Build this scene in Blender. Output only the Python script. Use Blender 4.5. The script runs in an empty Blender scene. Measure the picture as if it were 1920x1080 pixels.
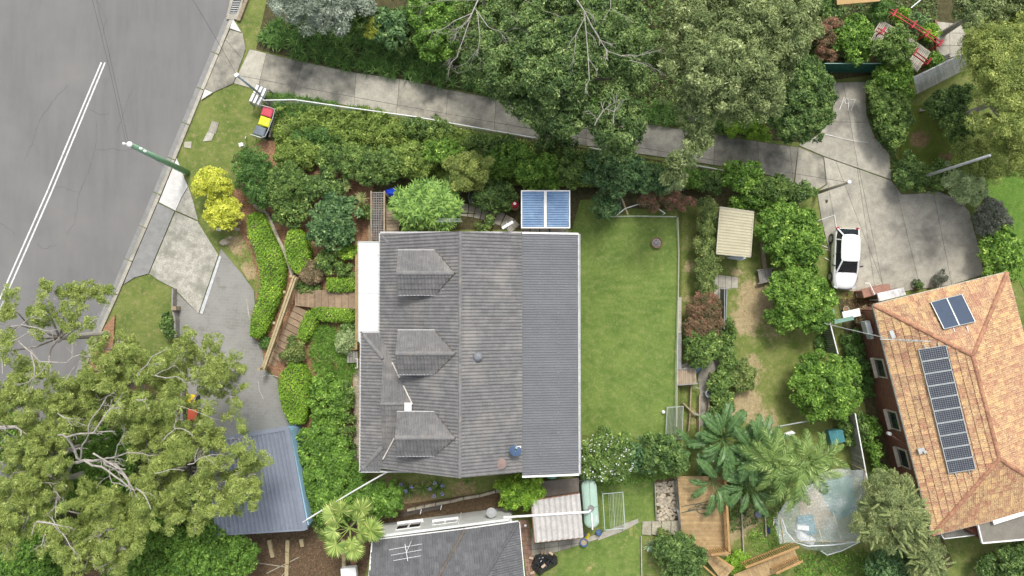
import bpy, bmesh, math, random
import numpy as np
from mathutils import Vector, Matrix
R = math.radians
rng = np.random.default_rng(7)
random.seed(7)
scene = bpy.context.scene
col = scene.collection

# ------------------------------------------------------------------ camera
CAM_H, FOC, TILT = 45.7, 1280.0, R(1.79)
cd = bpy.data.cameras.new('camera'); cam = bpy.data.objects.new('camera', cd); col.objects.link(cam)
cam.location = (0, 0, CAM_H); cam.rotation_euler = (TILT, 0, 0)
cd.sensor_width = 36; cd.lens = 24; cd.clip_start = 0.5; cd.clip_end = 3000
scene.camera = cam
# ------------------------------------------------------------------ sky, sun, exposure
SUN_EL, SUN_AZ = R(56), R(12)          # the sun stands towards +Y (top of the picture), a little right of it
world = bpy.data.worlds.new('World'); scene.world = world; world.use_nodes = True
nt = world.node_tree; nt.nodes.clear()
sky = nt.nodes.new('ShaderNodeTexSky'); sky.sky_type = 'NISHITA'; sky.sun_disc = False
sky.sun_elevation = SUN_EL; sky.sun_rotation = SUN_AZ; sky.dust_density = 4; sky.air_density = 1.0
hs = nt.nodes.new('ShaderNodeHueSaturation'); hs.inputs['Saturation'].default_value = 0.35
bg = nt.nodes.new('ShaderNodeBackground'); bg.inputs['Strength'].default_value = 0.15
wo = nt.nodes.new('ShaderNodeOutputWorld')
nt.links.new(sky.outputs[0], hs.inputs['Color']); nt.links.new(hs.outputs[0], bg.inputs[0]); nt.links.new(bg.outputs[0], wo.inputs[0])
sl = bpy.data.lights.new('sun', 'SUN'); sl.energy = 1.5; sl.angle = R(12); sl.color = (1, 0.965, 0.9)
so = bpy.data.objects.new('sun', sl); col.objects.link(so)
sdir = Vector((math.sin(SUN_AZ)*math.cos(SUN_EL), math.cos(SUN_AZ)*math.cos(SUN_EL), math.sin(SUN_EL)))
so.rotation_euler = sdir.to_track_quat('Z', 'Y').to_euler(); so.location = (0, 0, 40)
vs = scene.view_settings; vs.view_transform = 'Standard'; vs.look = 'None'; vs.gamma = 1; vs.use_curve_mapping = False
vs.exposure = 0.62
scene.cycles.max_bounces = 6; scene.cycles.diffuse_bounces = 3; scene.cycles.transparent_max_bounces = 12

# ------------------------------------------------------------------ terrain height and photo-pixel survey
GX = [-900, 480, 680, 1270, 1277, 1400, 1560, 2800]
GY = [-700, 240, 350, 400, 850, 930, 1800]
GV = [[0, 0, -.2, -.6, -.6, -.8, -1, -1], [0, 0, -.2, -.6, -.6, -.8, -1, -1], [0, 0, .4, .1, 0, -.5, -1, -1],
      [0, 0, .9, .9, .2, -.2, -1, -1], [0, 0, .9, .9, .2, -.2, -1, -1], [0, 0, .2, 0, 0, -.3, -1, -1], [0, 0, .2, 0, 0, -.3, -1, -1]]
def G(px, py):
    i = 0
    while i < len(GX)-2 and px > GX[i+1]: i += 1
    j = 0
    while j < len(GY)-2 and py > GY[j+1]: j += 1
    u = min(1, max(0, (px-GX[i])/(GX[i+1]-GX[i]))); v = min(1, max(0, (py-GY[j])/(GY[j+1]-GY[j])))
    return (GV[j][i]*(1-u)+GV[j][i+1]*u)*(1-v)+(GV[j+1][i]*(1-u)+GV[j+1][i+1]*u)*v
ct, st_ = math.cos(TILT), math.sin(TILT)
def P(px, py, z=None, dz=0.0):
    """the point of the place at height z (default: on the ground, plus dz) surveyed at photo pixel px, py"""
    if z is None: z = G(px, py)+dz
    x, y = (px-960)/FOC, -(py-540)/FOC
    s = (CAM_H-z)/(ct-y*st_)
    return Vector((x*s, (y*ct+st_)*s, z))
def PXM(z=0): return FOC/(CAM_H-z)          # photo pixels per metre at height z

def s2l(c):
    return tuple(((v/255)/12.92 if v/255 <= .04045 else ((v/255+.055)/1.055)**2.4) for v in c)

# ------------------------------------------------------------------ materials
def N(nt, t, **k):
    n = nt.nodes.new(t)
    for a, b in k.items():
        if a in n.inputs: n.inputs[a].default_value = b
        else: setattr(n, a, b)
    return n
_m = {}
def new_mat(name):
    m = bpy.data.materials.new(name); m.use_nodes = True
    nt = m.node_tree; b = nt.nodes['Principled BSDF']
    return m, nt, b, nt.links.new
def mix(nt, f, a, b, mode='MIX'):
    n = nt.nodes.new('ShaderNodeMix'); n.data_type = 'RGBA'; n.blend_type = mode
    for s, v in ((n.inputs[0], f), (n.inputs[6], a), (n.inputs[7], b)):
        if hasattr(v, 'is_linked'): nt.links.new(v, s)
        elif isinstance(v, (int, float)): s.default_value = v
        else: s.default_value = (*v[:3], 1)
    return n.outputs[2]
def ramp(nt, src, a, b, va=0.0, vb=1.0):
    n = nt.nodes.new('ShaderNodeMapRange'); n.inputs[1].default_value = a; n.inputs[2].default_value = b
    n.inputs[3].default_value = va; n.inputs[4].default_value = vb
    nt.links.new(src, n.inputs[0]); return n.outputs[0]
def noise(nt, scale, detail=3, rough=.6, vec=None, stretch=None):
    n = nt.nodes.new('ShaderNodeTexNoise'); n.inputs['Scale'].default_value = scale
    n.inputs['Detail'].default_value = detail; n.inputs['Roughness'].default_value = rough
    if vec is None:
        g = nt.nodes.new('ShaderNodeNewGeometry'); vec = g.outputs['Position']
    if stretch:
        mp = nt.nodes.new('ShaderNodeMapping'); mp.inputs['Scale'].default_value = stretch[:3]
        if len(stretch) > 3: mp.inputs['Rotation'].default_value[2] = stretch[3]
        nt.links.new(vec, mp.inputs[0]); vec = mp.outputs[0]
    nt.links.new(vec, n.inputs['Vector']); return n.outputs[0]
def bump(nt, b, h, strength=.4, dist=.02):
    n = nt.nodes.new('ShaderNodeBump'); n.inputs['Strength'].default_value = strength; n.inputs['Distance'].default_value = dist
    nt.links.new(h, n.inputs['Height']); nt.links.new(n.outputs[0], b.inputs['Normal'])
def mat(name, c, c2=None, scale=3.0, rough=.7, metal=0, fine=30, fine_amt=.25, bmp=0.0, stretch=None, rnd=0.0, tint=0.0, spec=.3, big=None, coat=0):
    """weathered surface: two colours mixed by noise, fine grain, optional per-object and per-piece variation"""
    if name in _m: return _m[name]
    m, nt, b, L = new_mat(name)
    if c2 is None: c2 = tuple(v*.72 for v in c)
    out = mix(nt, ramp(nt, noise(nt, scale, 5, .65, stretch=stretch), .32, .68), c, c2)
    if fine_amt:
        f = noise(nt, fine, 2, .7)
        out = mix(nt, 1.0, out, mix(nt, ramp(nt, f, .3, .7), (1-fine_amt,)*3, (1+fine_amt,)*3), 'MULTIPLY')
        if bmp: bump(nt, b, f, bmp)
    if big:      # large stains: (scale, colour, lo, hi)
        out = mix(nt, ramp(nt, noise(nt, big[0], 4, .6), big[2], big[3]), out, big[1])
    if rnd:
        oi = nt.nodes.new('ShaderNodeObjectInfo')
        r = ramp(nt, oi.outputs['Random'], 0, 1, 1-rnd, 1+rnd)
        cc = nt.nodes.new('ShaderNodeCombineColor')
        for i in range(3): L(r, cc.inputs[i])
        out = mix(nt, 1.0, out, cc.outputs[0], 'MULTIPLY')
    if tint:
        at = nt.nodes.new('ShaderNodeAttribute'); at.attribute_name = 'tint'
        r = ramp(nt, at.outputs['Fac'], 0, 1, 1-tint, 1+tint)
        cc = nt.nodes.new('ShaderNodeCombineColor')
        for i in range(3): L(r, cc.inputs[i])
        out = mix(nt, 1.0, out, cc.outputs[0], 'MULTIPLY')
    L(out, b.inputs['Base Color']); b.inputs['Roughness'].default_value = rough; b.inputs['Metallic'].default_value = metal
    b.inputs['Specular IOR Level'].default_value = spec
    if coat: b.inputs['Coat Weight'].default_value = coat
    _m[name] = m; return m

# ------------------------------------------------------------------ mesh building
class MB:
    def __init__(s): s.v = []; s.f = []; s.t = []
    def add(s, vs, fs, tint=None):
        o = len(s.v); s.v += [tuple(x) for x in vs]; s.f += [tuple(i+o for i in f) for f in fs]
        s.t += [0.5 if tint is None else tint]*len(fs); return s
    def box(s, c, size, rot=0.0, M=None, tint=None):
        x, y, z = (k/2 for k in size)
        vs = [Vector((a*x, b*y, d*z)) for d in (-1, 1) for b in (-1, 1) for a in (-1, 1)]
        m = Matrix.Translation(Vector(c)) @ (M.to_4x4() if M else Matrix.Rotation(rot, 4, 'Z'))
        return s.add([m @ v for v in vs], [(0, 2, 3, 1), (4, 5, 7, 6), (0, 1, 5, 4), (2, 6, 7, 3), (0, 4, 6, 2), (1, 3, 7, 5)], tint)
    def bar(s, a, b, w, h, tint=None):
        """rectangular bar from a to b: w across, h high"""
        a, b = Vector(a), Vector(b); d = b-a; L = d.length
        if L < 1e-6: return s
        x = d.normalized(); up = Vector((0, 0, 1)) if abs(x.z) < .95 else Vector((1, 0, 0))
        y = up.cross(x).normalized(); z = x.cross(y)
        M = Matrix((x, y, z)).transposed()
        return s.box((a+b)/2, (L, w, h), M=M, tint=tint)
    def tube(s, pts, rad, n=6, cap=True, tint=None):
        pts = [Vector(p) for p in pts]; k = len(pts)
        if not hasattr(rad, '__len__'): rad = [rad]*k
        vs = []; 
        for i, p in enumerate(pts):
            d = (pts[min(i+1, k-1)]-pts[max(i-1, 0)]); d = d.normalized() if d.length > 1e-9 else Vector((0, 0, 1))
            up = Vector((0, 0, 1)) if abs(d.z) < .9 else Vector((1, 0, 0))
            a = d.cross(up).normalized(); b = a.cross(d)
            for j in range(n):
                t = 2*math.pi*j/n; vs.append(p+(a*math.cos(t)+b*math.sin(t))*rad[i])
        fs = [(i*n+j, i*n+(j+1) % n, (i+1)*n+(j+1) % n, (i+1)*n+j) for i in range(k-1) for j in range(n)]
        if cap: fs += [tuple(range(n))[::-1], tuple((k-1)*n+j for j in range(n))]
        return s.add(vs, fs, tint)
    def lathe(s, c, prof, n=20, tint=None):
        """profile [(r, z), ...] turned round the vertical through c"""
        c = Vector(c); vs = []; k = len(prof)
        for r, z in prof:
            for j in range(n):
                t = 2*math.pi*j/n; vs.append(c+Vector((r*math.cos(t), r*math.sin(t), z)))
        fs = [(i*n+j, i*n+(j+1) % n, (i+1)*n+(j+1) % n, (i+1)*n+j) for i in range(k-1) for j in range(n)]
        fs += [tuple(range(n))[::-1], tuple((k-1)*n+j for j in range(n))]
        return s.add(vs, fs, tint)
    def prism(s, top, depth, tint=None):
        """polygon (world points) with its sides going down by depth"""
        n = len(top); top = [Vector(p) for p in top]; bot = [p-Vector((0, 0, depth)) for p in top]
        ar = sum(top[i].x*top[(i+1) % n].y-top[(i+1) % n].x*top[i].y for i in range(n))
        if ar < 0: top.reverse(); bot.reverse()
        return s.add(top+bot, [tuple(range(n)), tuple(range(2*n-1, n-1, -1))]+[(i, i+n, (i+1) % n+n, (i+1) % n) for i in range(n)], tint)
    def mesh(s, name, m, smooth=False):
        me = bpy.data.meshes.new(name); me.from_pydata(s.v, [], s.f)
        if m is not None: me.materials.append(m)
        a = me.attributes.new('tint', 'FLOAT', 'FACE'); a.data.foreach_set('value', (s.t+[.5]*len(s.f))[:len(me.polygons)])
        if smooth: me.shade_smooth()
        return me
    def build(s, name, m, parent=None, smooth=False):
        return link(name, s.mesh(name, m, smooth), parent)
WM = {}
def link(name, data, parent=None, M=None):
    """geometry is given in place coordinates; the parent inverse keeps it there"""
    o = bpy.data.objects.new(name, data); col.objects.link(o)
    if M is not None: o.matrix_basis = M
    if parent is not None:
        o.parent = parent; o.matrix_parent_inverse = WM.get(parent.name, Matrix.Identity(4)).inverted()
    WM[o.name] = M.copy() if M is not None else Matrix.Identity(4)
    return o
def tag(o, label=None, cat=None, group=None, kind=None):
    if label: o['label'] = label
    if cat: o['category'] = cat
    if group: o['group'] = group
    if kind: o['kind'] = kind
    return o
def thing(name, loc, label, cat, group=None):
    o = bpy.data.objects.new(name, None); o.empty_display_size = .3; col.objects.link(o); o.location = loc
    WM[o.name] = Matrix.Translation(Vector(loc))
    return tag(o, label, cat, group)
def bevel(o, w=.01, seg=1):
    md = o.modifiers.new('bevel', 'BEVEL'); md.width = w; md.segments = seg; md.limit_method = 'ANGLE'
    return o

# ------------------------------------------------------------------ sheets that follow the ground
def flat_bm(poly):
    bm = bmesh.new(); f = bm.faces.new([bm.verts.new((x, y, 0)) for x, y in poly]); bm.normal_update()
    if f.normal.z > 0: f.normal_flip()          # picture y runs down
    return bm
def cut(bm, x, y, nx, ny):
    bmesh.ops.bisect_plane(bm, geom=bm.verts[:]+bm.edges[:]+bm.faces[:], plane_co=(x, y, 0), plane_no=(nx, ny, 0), dist=1e-4)
def drape(bm, dz, step=40, thick=0.0):
    xs = [v.co.x for v in bm.verts]; ys = [v.co.y for v in bm.verts]
    for g in sorted(set(GX+list(range(int(min(xs)//step*step), int(max(xs))+step, step)))):
        if min(xs) < g < max(xs): cut(bm, g, 0, 1, 0)
    for g in sorted(set(GY+list(range(int(min(ys)//step*step), int(max(ys))+step, step)))):
        if min(ys) < g < max(ys): cut(bm, 0, g, 0, 1)
    bmesh.ops.triangulate(bm, faces=bm.faces[:])
    px = {v: (v.co.x, v.co.y) for v in bm.verts}
    for v in bm.verts: v.co = P(*px[v], dz=dz)
    if thick:
        ed = [e for e in bm.edges if len(e.link_faces) == 1]
        r = bmesh.ops.extrude_edge_only(bm, edges=ed)
        for v in r['geom']:
            if isinstance(v, bmesh.types.BMVert): v.co.z -= thick
    bm.normal_update()
    up = [f for f in bm.faces if f.normal.z < -.2]
    if up: bmesh.ops.reverse_faces(bm, faces=up)
    return bm
def bm_obj(name, bm, m, parent=None):
    me = bpy.data.meshes.new(name); bm.to_mesh(me); bm.free(); me.materials.append(m)
    return link(name, me, parent)
SHEET_N = 0
def sheet(name, poly, dz, m, kind='structure', step=40, thick=0.06, masks=None, parent=None, label=None):
    global SHEET_N
    SHEET_N += 1; dz += SHEET_N*.0003
    bm = flat_bm(poly)
    if masks is not None: step = 14
    drape(bm, dz, step, thick)
    o = bm_obj(name, bm, m, parent)
    if masks is not None:
        a = o.data.attributes.new('mask', 'FLOAT', 'POINT')
        W = [(P(x, y, 0), r/28, s) for x, y, r, s in masks]
        vals = []
        for v in o.data.vertices:
            t = 0
            for c, r, s in W:
                d = math.hypot(v.co.x-c.x, v.co.y-c.y)/r
                t = max(t, s*max(0, 1-d*d))
            vals.append(t)
        a.data.foreach_set('value', vals)
    if kind: o['kind'] = kind
    if label: o['label'] = label
    return o
def slabs(root, poly, lines, m, name='concrete_slab', dz=.05, gap=.45, ms=None):
    """one concrete slab object per piece of the polygon left between the joint lines"""
    sheet('joint_bed', [(x, y) for x, y in poly], .028, mat('joint_dirt', (.075, .07, .05), (.05, .05, .035), rough=.95), kind=None, thick=0, parent=root)
    bm = flat_bm(poly)
    for (x0, y0, x1, y1) in lines: cut(bm, x0, y0, y1-y0, x0-x1)
    faces = [[(v.co.x, v.co.y) for v in f.verts] for f in bm.faces]; bm.free()
    for i, fc in enumerate(faces):
        b = flat_bm(fc)
        r = bmesh.ops.inset_individual(b, faces=b.faces[:], thickness=gap)
        bmesh.ops.delete(b, geom=r['faces'], context='FACES')
        lo = [v for v in b.verts if not v.link_faces]
        bmesh.ops.delete(b, geom=lo, context='VERTS')
        drape(b, dz+random.uniform(-.006, .006), 40, .1)
        bm_obj(name, b, (ms[i % len(ms)] if ms else m), root)
def root_at(name, px, py, **k):
    o = bpy.data.objects.new(name, None); col.objects.link(o); o.location = P(px, py); WM[o.name] = Matrix.Translation(o.location)
    for a, b in k.items(): o[a] = b
    return o
# ------------------------------------------------------------------ plants: leaf-by-leaf crowns
LEAFK = 1.45
def leaf_mat(name, c1, c2, c3=None, trans=.3, rough=.55):
    """leaves: colour by the leaf's own tint from c1 to c2 (and a few to c3)"""
    if name in _m: return _m[name]
    m, nt, b, L = new_mat(name)
    at = nt.nodes.new('ShaderNodeAttribute'); at.attribute_name = 'tint'
    f = at.outputs['Fac']
    k = LEAFK
    def cc_(c):
        c = [v*k for v in s2l(c)]; l = .3*c[0]+.6*c[1]+.1*c[2]; return tuple(v+(l-v)*.13 for v in c)
    out = mix(nt, f, cc_(c1), cc_(c2))
    if c3: out = mix(nt, ramp(nt, f, .9, 1.05), out, cc_(c3))
    L(out, b.inputs['Base Color']); b.inputs['Roughness'].default_value = rough; b.inputs['Specular IOR Level'].default_value = .32
    t = nt.nodes.new('ShaderNodeBsdfTranslucent'); L(out, t.inputs['Color'])
    ms = nt.nodes.new('ShaderNodeMixShader'); ms.inputs[0].default_value = trans
    L(b.outputs[0], ms.inputs[1]); L(t.outputs[0], ms.inputs[2]); L(ms.outputs[0], nt.nodes['Material Output'].inputs['Surface'])
    _m[name] = m; return m
# style: (material, leaf length, leaf width, clump radius, cover, droop)
ST = {
 'dark':   (leaf_mat('dark_leaves', (38, 66, 26), (112, 142, 62), (166, 186, 100)), .2, .11, .34, 1.25),
 'bigdark':(leaf_mat('big_tree_leaves', (44, 72, 30), (122, 148, 72), (184, 196, 120)), .19, .1, .45, 1.15),
 'olive':  (leaf_mat('olive_leaves', (70, 88, 42), (150, 164, 98), (200, 206, 150)), .2, .075, .42, 1.15),
 'mid':    (leaf_mat('mid_leaves', (46, 76, 26), (124, 152, 62), (176, 192, 92)), .21, .1, .32, 1.2),
 'blue':   (leaf_mat('bluegreen_leaves', (40, 76, 42), (112, 146, 80), (166, 188, 120)), .24, .13, .34, 1.2),
 'lime':   (leaf_mat('lime_leaves', (76, 116, 4), (142, 180, 14), (196, 214, 60)), .14, .08, .28, 1.4),
  'weedy': (leaf_mat('weedy_leaves', (74, 100, 28), (144, 166, 62), (190, 200, 100)), .17, .08, .3, 1.1),
 'citrus': (leaf_mat('citrus_leaves', (50, 86, 14), (124, 164, 40), (196, 214, 100)), .22, .12, .34, 1.25),
 'yellow': (leaf_mat('yellow_leaves', (150, 158, 10), (206, 208, 44), (232, 226, 110)), .15, .08, .28, 1.2),
 'golden': (leaf_mat('golden_leaves', (112, 128, 22), (180, 186, 48), (210, 208, 80)), .13, .06, .3, 1.2),
 'gum':    (leaf_mat('gum_leaves', (96, 114, 38), (158, 172, 78), (198, 204, 126)), .17, .038, .26, 1.0),
 'lilly':  (leaf_mat('underwood_leaves', (54, 90, 18), (118, 158, 42), (166, 196, 80)), .21, .11, .34, 1.1),
 'wattle': (leaf_mat('wattle_leaves', (84, 104, 36), (160, 172, 78), (200, 204, 104)), .16, .05, .42, 1.2),
 'silver': (leaf_mat('silver_leaves', (96, 110, 88), (168, 178, 158), (206, 212, 196)), .2, .07, .5, 1.1),
 'red':    (leaf_mat('red_tip_leaves', (70, 82, 42), (156, 108, 86), (200, 128, 114)), .14, .06, .3, 1.2),
 'pink':   (leaf_mat('bronze_leaves', (88, 84, 50), (160, 138, 104), (180, 150, 124)), .1, .05, .3, 1.3),
 'hedge':  (leaf_mat('hedge_leaves', (58, 80, 30), (138, 156, 74), (186, 168, 104)), .14, .07, .32, 1.3),
 'pale':   (leaf_mat('pale_leaves', (104, 128, 72), (176, 190, 130), (210, 216, 170)), .14, .06, .33, 1.2),
 'purple': (leaf_mat('purple_leaves', (66, 76, 58), (118, 122, 106), (136, 126, 142)), .13, .05, .26, 1.1),
 'mela':   (leaf_mat('melaleuca_leaves', (72, 92, 48), (150, 160, 96), (190, 192, 130)), .24, .035, .42, .8),
 'fern':   (leaf_mat('fern_leaves', (40, 74, 26), (104, 144, 54), (160, 186, 96)), .2, .06, .35, 1.2),
}
BARK = mat('grey_bark', (.30, .28, .25), (.18, .16, .13), scale=4, fine=20, rough=.9)
BARKW = mat('white_bark', (.42, .39, .35), (.26, .235, .21), scale=3, fine=14, rough=.85)
BARKB = mat('brown_bark', (.16, .12, .09), (.09, .07, .05), scale=4, fine=20, rough=.9)

def quad_mesh(name, pos, ax, nr, L, W, tint, m, fold=0):
    """one rhombic leaf per position: ax = leaf axis, nr = leaf normal (unit arrays)"""
    n = len(pos); b = np.cross(nr, ax); b /= np.maximum(np.linalg.norm(b, axis=1, keepdims=True), 1e-6)
    L = L[:, None]; W = W[:, None]
    v = np.empty((n, 3, 3)); v[:, 0] = pos-ax*L*.42+b*W*.5; v[:, 1] = pos+ax*L*.58-nr*L*.08; v[:, 2] = pos-ax*L*.3-b*W*.5
    me = bpy.data.meshes.new(name); me.vertices.add(n*3); me.vertices.foreach_set('co', v.reshape(-1).astype(np.float32))
    me.loops.add(n*3); me.loops.foreach_set('vertex_index', np.arange(n*3, dtype=np.int32))
    me.polygons.add(n); me.polygons.foreach_set('loop_start', np.arange(0, n*3, 3, dtype=np.int32))
    me.update(calc_edges=True)
    me.materials.append(m)
    a = me.attributes.new('tint', 'FLOAT', 'FACE'); a.data.foreach_set('value', tint.astype(np.float32))
    return me
def unit(a): return a/np.maximum(np.linalg.norm(a, axis=-1, keepdims=True), 1e-6)
LEAVES = 0
DENS = 1.0
def leaf_cloud(name, blobs, style, parent=None, dens=1.0, flat=.75, low=-.15, holes=None):
    """crown made of leaf clumps over the blobs [(x, y, z, r, rz)]"""
    global LEAVES
    m, LL, LW, cr, cover = ST[style] if isinstance(style, str) else style
    C, O, T = [], [], []
    for (x, y, z, r, rz) in blobs:
        k = max(3, int(2*math.pi*r*r/(cr*cr*1.15)))
        d = unit(rng.normal(size=(k*2, 3))); d = d[d[:, 2] > low][:k]
        rr = rng.uniform(.62, 1.04, (len(d), 1))
        C.append(np.array([x, y, z])+d*rr*np.array([r, r, rz])); O.append(d); T.append(rng.uniform(0, 1, len(d)))
    C = np.concatenate(C); O = np.concatenate(O); T = np.concatenate(T)
    per = max(8, int(DENS*dens*cover*2*math.pi*cr*cr*.8/(LL*LW*.5)))
    n = len(C)*per
    cc = np.repeat(C, per, 0); oo = np.repeat(O, per, 0); tt = np.repeat(T, per)
    crs = np.repeat(rng.uniform(.7, 1.25, len(C)), per)[:, None]
    d = unit(rng.normal(size=(n, 3))+oo*.75+np.array([0, 0, .35]))
    pos = cc+d*crs*cr*rng.uniform(.35, 1.0, (n, 1))**.6*np.array([1, 1, flat])
    nr = unit(d*.7+rng.normal(size=(n, 3))*.55+np.array([0, 0, .35]))
    ax = unit(np.cross(nr, rng.normal(size=(n, 3))))
    s = rng.uniform(.65, 1.3, n)
    tint = np.clip(.45+(tt-.5)*.6+rng.normal(size=n)*.2, 0, 1)
    LEAVES += n
    return link(name, quad_mesh(name, pos, ax, nr, LL*s, LW*s, tint, m), parent)
def inside(x, y, poly):
    c = False; j = len(poly)-1
    for i in range(len(poly)):
        xi, yi = poly[i]; xj, yj = poly[j]
        if (yi > y) != (yj > y) and x < (xj-xi)*(y-yi)/(yj-yi)+xi: c = not c
        j = i
    return c
def edge_d(x, y, poly):
    d = 1e9
    for i in range(len(poly)):
        (x0, y0), (x1, y1) = poly[i-1], poly[i]
        l = (x1-x0)**2+(y1-y0)**2 or 1; t = min(1, max(0, ((x-x0)*(x1-x0)+(y-y0)*(y1-y0))/l))
        d = min(d, math.hypot(x-x0-t*(x1-x0), y-y0-t*(y1-y0)))
    return d
def ell(cx, cy, rx, ry, n=18, rot=0):
    c, s = math.cos(R(rot)), math.sin(R(rot))
    return [(cx+rx*math.cos(a)*c-ry*math.sin(a)*s, cy+rx*math.cos(a)*s+ry*math.sin(a)*c) for a in [2*math.pi*i/n for i in range(n)]]
def fill_blobs(poly, h, br, holes=(), dome=.35, jit=.4, z0=None):
    """blobs of radius about br (metres) filling a crown outline; h = height of the crown's top over the ground"""
    xs = [p[0] for p in poly]; ys = [p[1] for p in poly]; out = []; pts = []
    cx, cy = sum(xs)/len(xs), sum(ys)/len(ys); g = G(cx, cy) if z0 is None else z0
    pm = PXM(g+h*.8); rp = br*pm
    maxd = max(edge_d(cx, cy, poly), rp)
    tries = int((max(xs)-min(xs))*(max(ys)-min(ys))/(rp*rp)*14)+40
    for _ in range(tries):
        x, y = random.uniform(min(xs), max(xs)), random.uniform(min(ys), max(ys))
        if not inside(x, y, poly): continue
        e = edge_d(x, y, poly)
        if e < rp*random.uniform(.25, .6): continue
        if any(math.hypot(x-a, y-b) < r+rp*.5 for a, b, r in holes): continue
        if any((x-a)**2+(y-b)**2 < (rp*.9)**2 for a, b in pts): continue
        pts.append((x, y))
        f = min(1, e/maxd)
        r = min(br*random.uniform(.6, 1.25), e/pm*1.05+.12)
        z = g+h*(1-dome+dome*f**.6)-r*.5+random.uniform(-jit, jit)*br
        p = P(x, y, max(z, g+.1)); out.append((p.x, p.y, p.z, r, r*.8))
    if not out:
        p = P(cx, cy, g+h*.6); out = [(p.x, p.y, p.z, br, h*.45)]
    return out
def trunk(root, blobs, base, r, bark, limbs=7):
    """tapered trunk and limbs from the base up into the blobs"""
    base = Vector(base); top = max(b[2] for b in blobs)
    cx = sum(b[0] for b in blobs)/len(blobs); cy = sum(b[1] for b in blobs)/len(blobs)
    fork = Vector((base.x*.5+cx*.5, base.y*.5+cy*.5, base.z+(top-base.z)*.5))
    mb = MB(); mid = (base+fork)/2+Vector((random.uniform(-.15, .15), random.uniform(-.15, .15), 0))
    mb.tube([base-Vector((0, 0, .1)), mid, fork], [r*1.25, r, r*.75], 8)
    mb.build('trunk', bark, root)
    sel = random.sample(blobs, min(limbs, len(blobs)))
    for b in sel:
        e = Vector(b[:3]); m1 = fork.lerp(e, .5)+Vector((random.uniform(-.2, .2), random.uniform(-.2, .2), .25))
        k = MB(); k.tube([fork, m1, e], [r*.5, r*.33, r*.12], 6)
        for _ in range(3):
            q = e+Vector((random.uniform(-1, 1)*b[3], random.uniform(-1, 1)*b[3], random.uniform(0, .6)*b[3]))
            k.tube([m1.lerp(e, .6), q], [r*.14, r*.04], 4)
        k.build('limb', bark, root)
def plant(name, label, cat, area, h, style, br=None, group=None, holes=(), dens=1.0, base=None, bark=None, r=None, limbs=5, dome=.35):
    if len(area) in (4, 5) and not hasattr(area[0], '__len__'): area = ell(*area[:4], rot=area[4] if len(area) > 4 else 0)
    cx = sum(p[0] for p in area)/len(area); cy = sum(p[1] for p in area)/len(area)
    if br is None: br = .45 if h < 3 else .8
    bl = fill_blobs(area, h, br, holes, dome)
    if base is None:
        c = P(cx, cy, G(cx, cy)+h*.6)      # the stem stands plumb under the crown
        s = (CAM_H-c.z)/(CAM_H-G(cx, cy)); base = Vector((c.x, c.y, G(cx, cy)))
    else: base = P(*base)
    root = thing(name, base, label, cat, group)
    leaf_cloud('crown' if h > 2.4 else 'foliage', bl, style, root, dens)
    trunk(root, bl, base, r or max(.03, h*.022), bark or BARKB, limbs if h > 2.4 else 3) if h > .8 else None
    return root, bl
def hedge(name, label, area, h, style, group=None, dens=1.0, r=.16, cat='hedge', top_r=.12):
    """clipped hedge: leaves over a flat-topped body with soft shoulders"""
    global LEAVES
    cx = sum(p[0] for p in area)/len(area); cy = sum(p[1] for p in area)/len(area); g = G(cx, cy)
    root = thing(name, P(cx, cy), label, cat, group)
    m, LL, LW, cr, cover = ST[style]; LL *= .8; LW *= .8
    pm = PXM(g+h); xs = [p[0] for p in area]; ys = [p[1] for p in area]
    pos = []; nrm = []
    A = (max(xs)-min(xs))*(max(ys)-min(ys))/pm/pm
    n = int(A*cover*dens*1.5/(LL*LW*.5))
    for _ in range(n):
        x, y = random.uniform(min(xs), max(xs)), random.uniform(min(ys), max(ys))
        if not inside(x, y, area): continue
        e = edge_d(x, y, area)/pm; k = .22
        dz = -(k-e)*(k-e)/k*1.0 if e < k else 0
        bump_ = .05*math.sin(x*.35)*math.cos(y*.31)+.04*math.sin(x*.9+y*.7)
        p = P(x, y, g+h+dz+bump_+random.uniform(-.1, .03)); pos.append(p); nrm.append((0, 0, 1))
    npoly = len(area)
    for i in range(npoly):
        (x0, y0), (x1, y1) = area[i-1], area[i]
        a = P(x0, y0, g+h); b = P(x1, y1, g+h); l = (b-a).length
        o = Vector((b.y-a.y, a.x-b.x, 0)).normalized()
        c = P(cx, cy, g+h)
        if o.dot((a+b)/2-c) < 0: o = -o
        for _ in range(int(l*h*cover*dens*1.1/(LL*LW*.5))):
            q = a.lerp(b, random.random()); q.z = g+random.uniform(.02, h-.12); q += o*random.uniform(-.12, .03); pos.append(q); nrm.append(tuple(o))
    pos = np.array([tuple(p) for p in pos]); nrm = np.array(nrm, float); n = len(pos); LEAVES += n
    nr = unit(nrm*.8+rng.normal(size=(n, 3))*.5); ax = unit(np.cross(nr, rng.normal(size=(n, 3))))
    s = rng.uniform(.7, 1.3, n)
    tint = np.clip(.5+.22*np.sin(pos[:, 0]*2.1)*np.cos(pos[:, 1]*2.6)+rng.normal(size=n)*.2, 0, 1)
    link('foliage', quad_mesh('foliage', pos, ax, nr, LL*s, LW*s, tint, m), root)
    core = MB()   # the twiggy inside of the hedge
    inner = [(cx+(x-cx)*.86, cy+(y-cy)*.86) for x, y in area]
    core.prism([P(x, y, g+h-.16) for x, y in inner], h-.1); core.build('twigs', BARKB, root)
    return root
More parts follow.
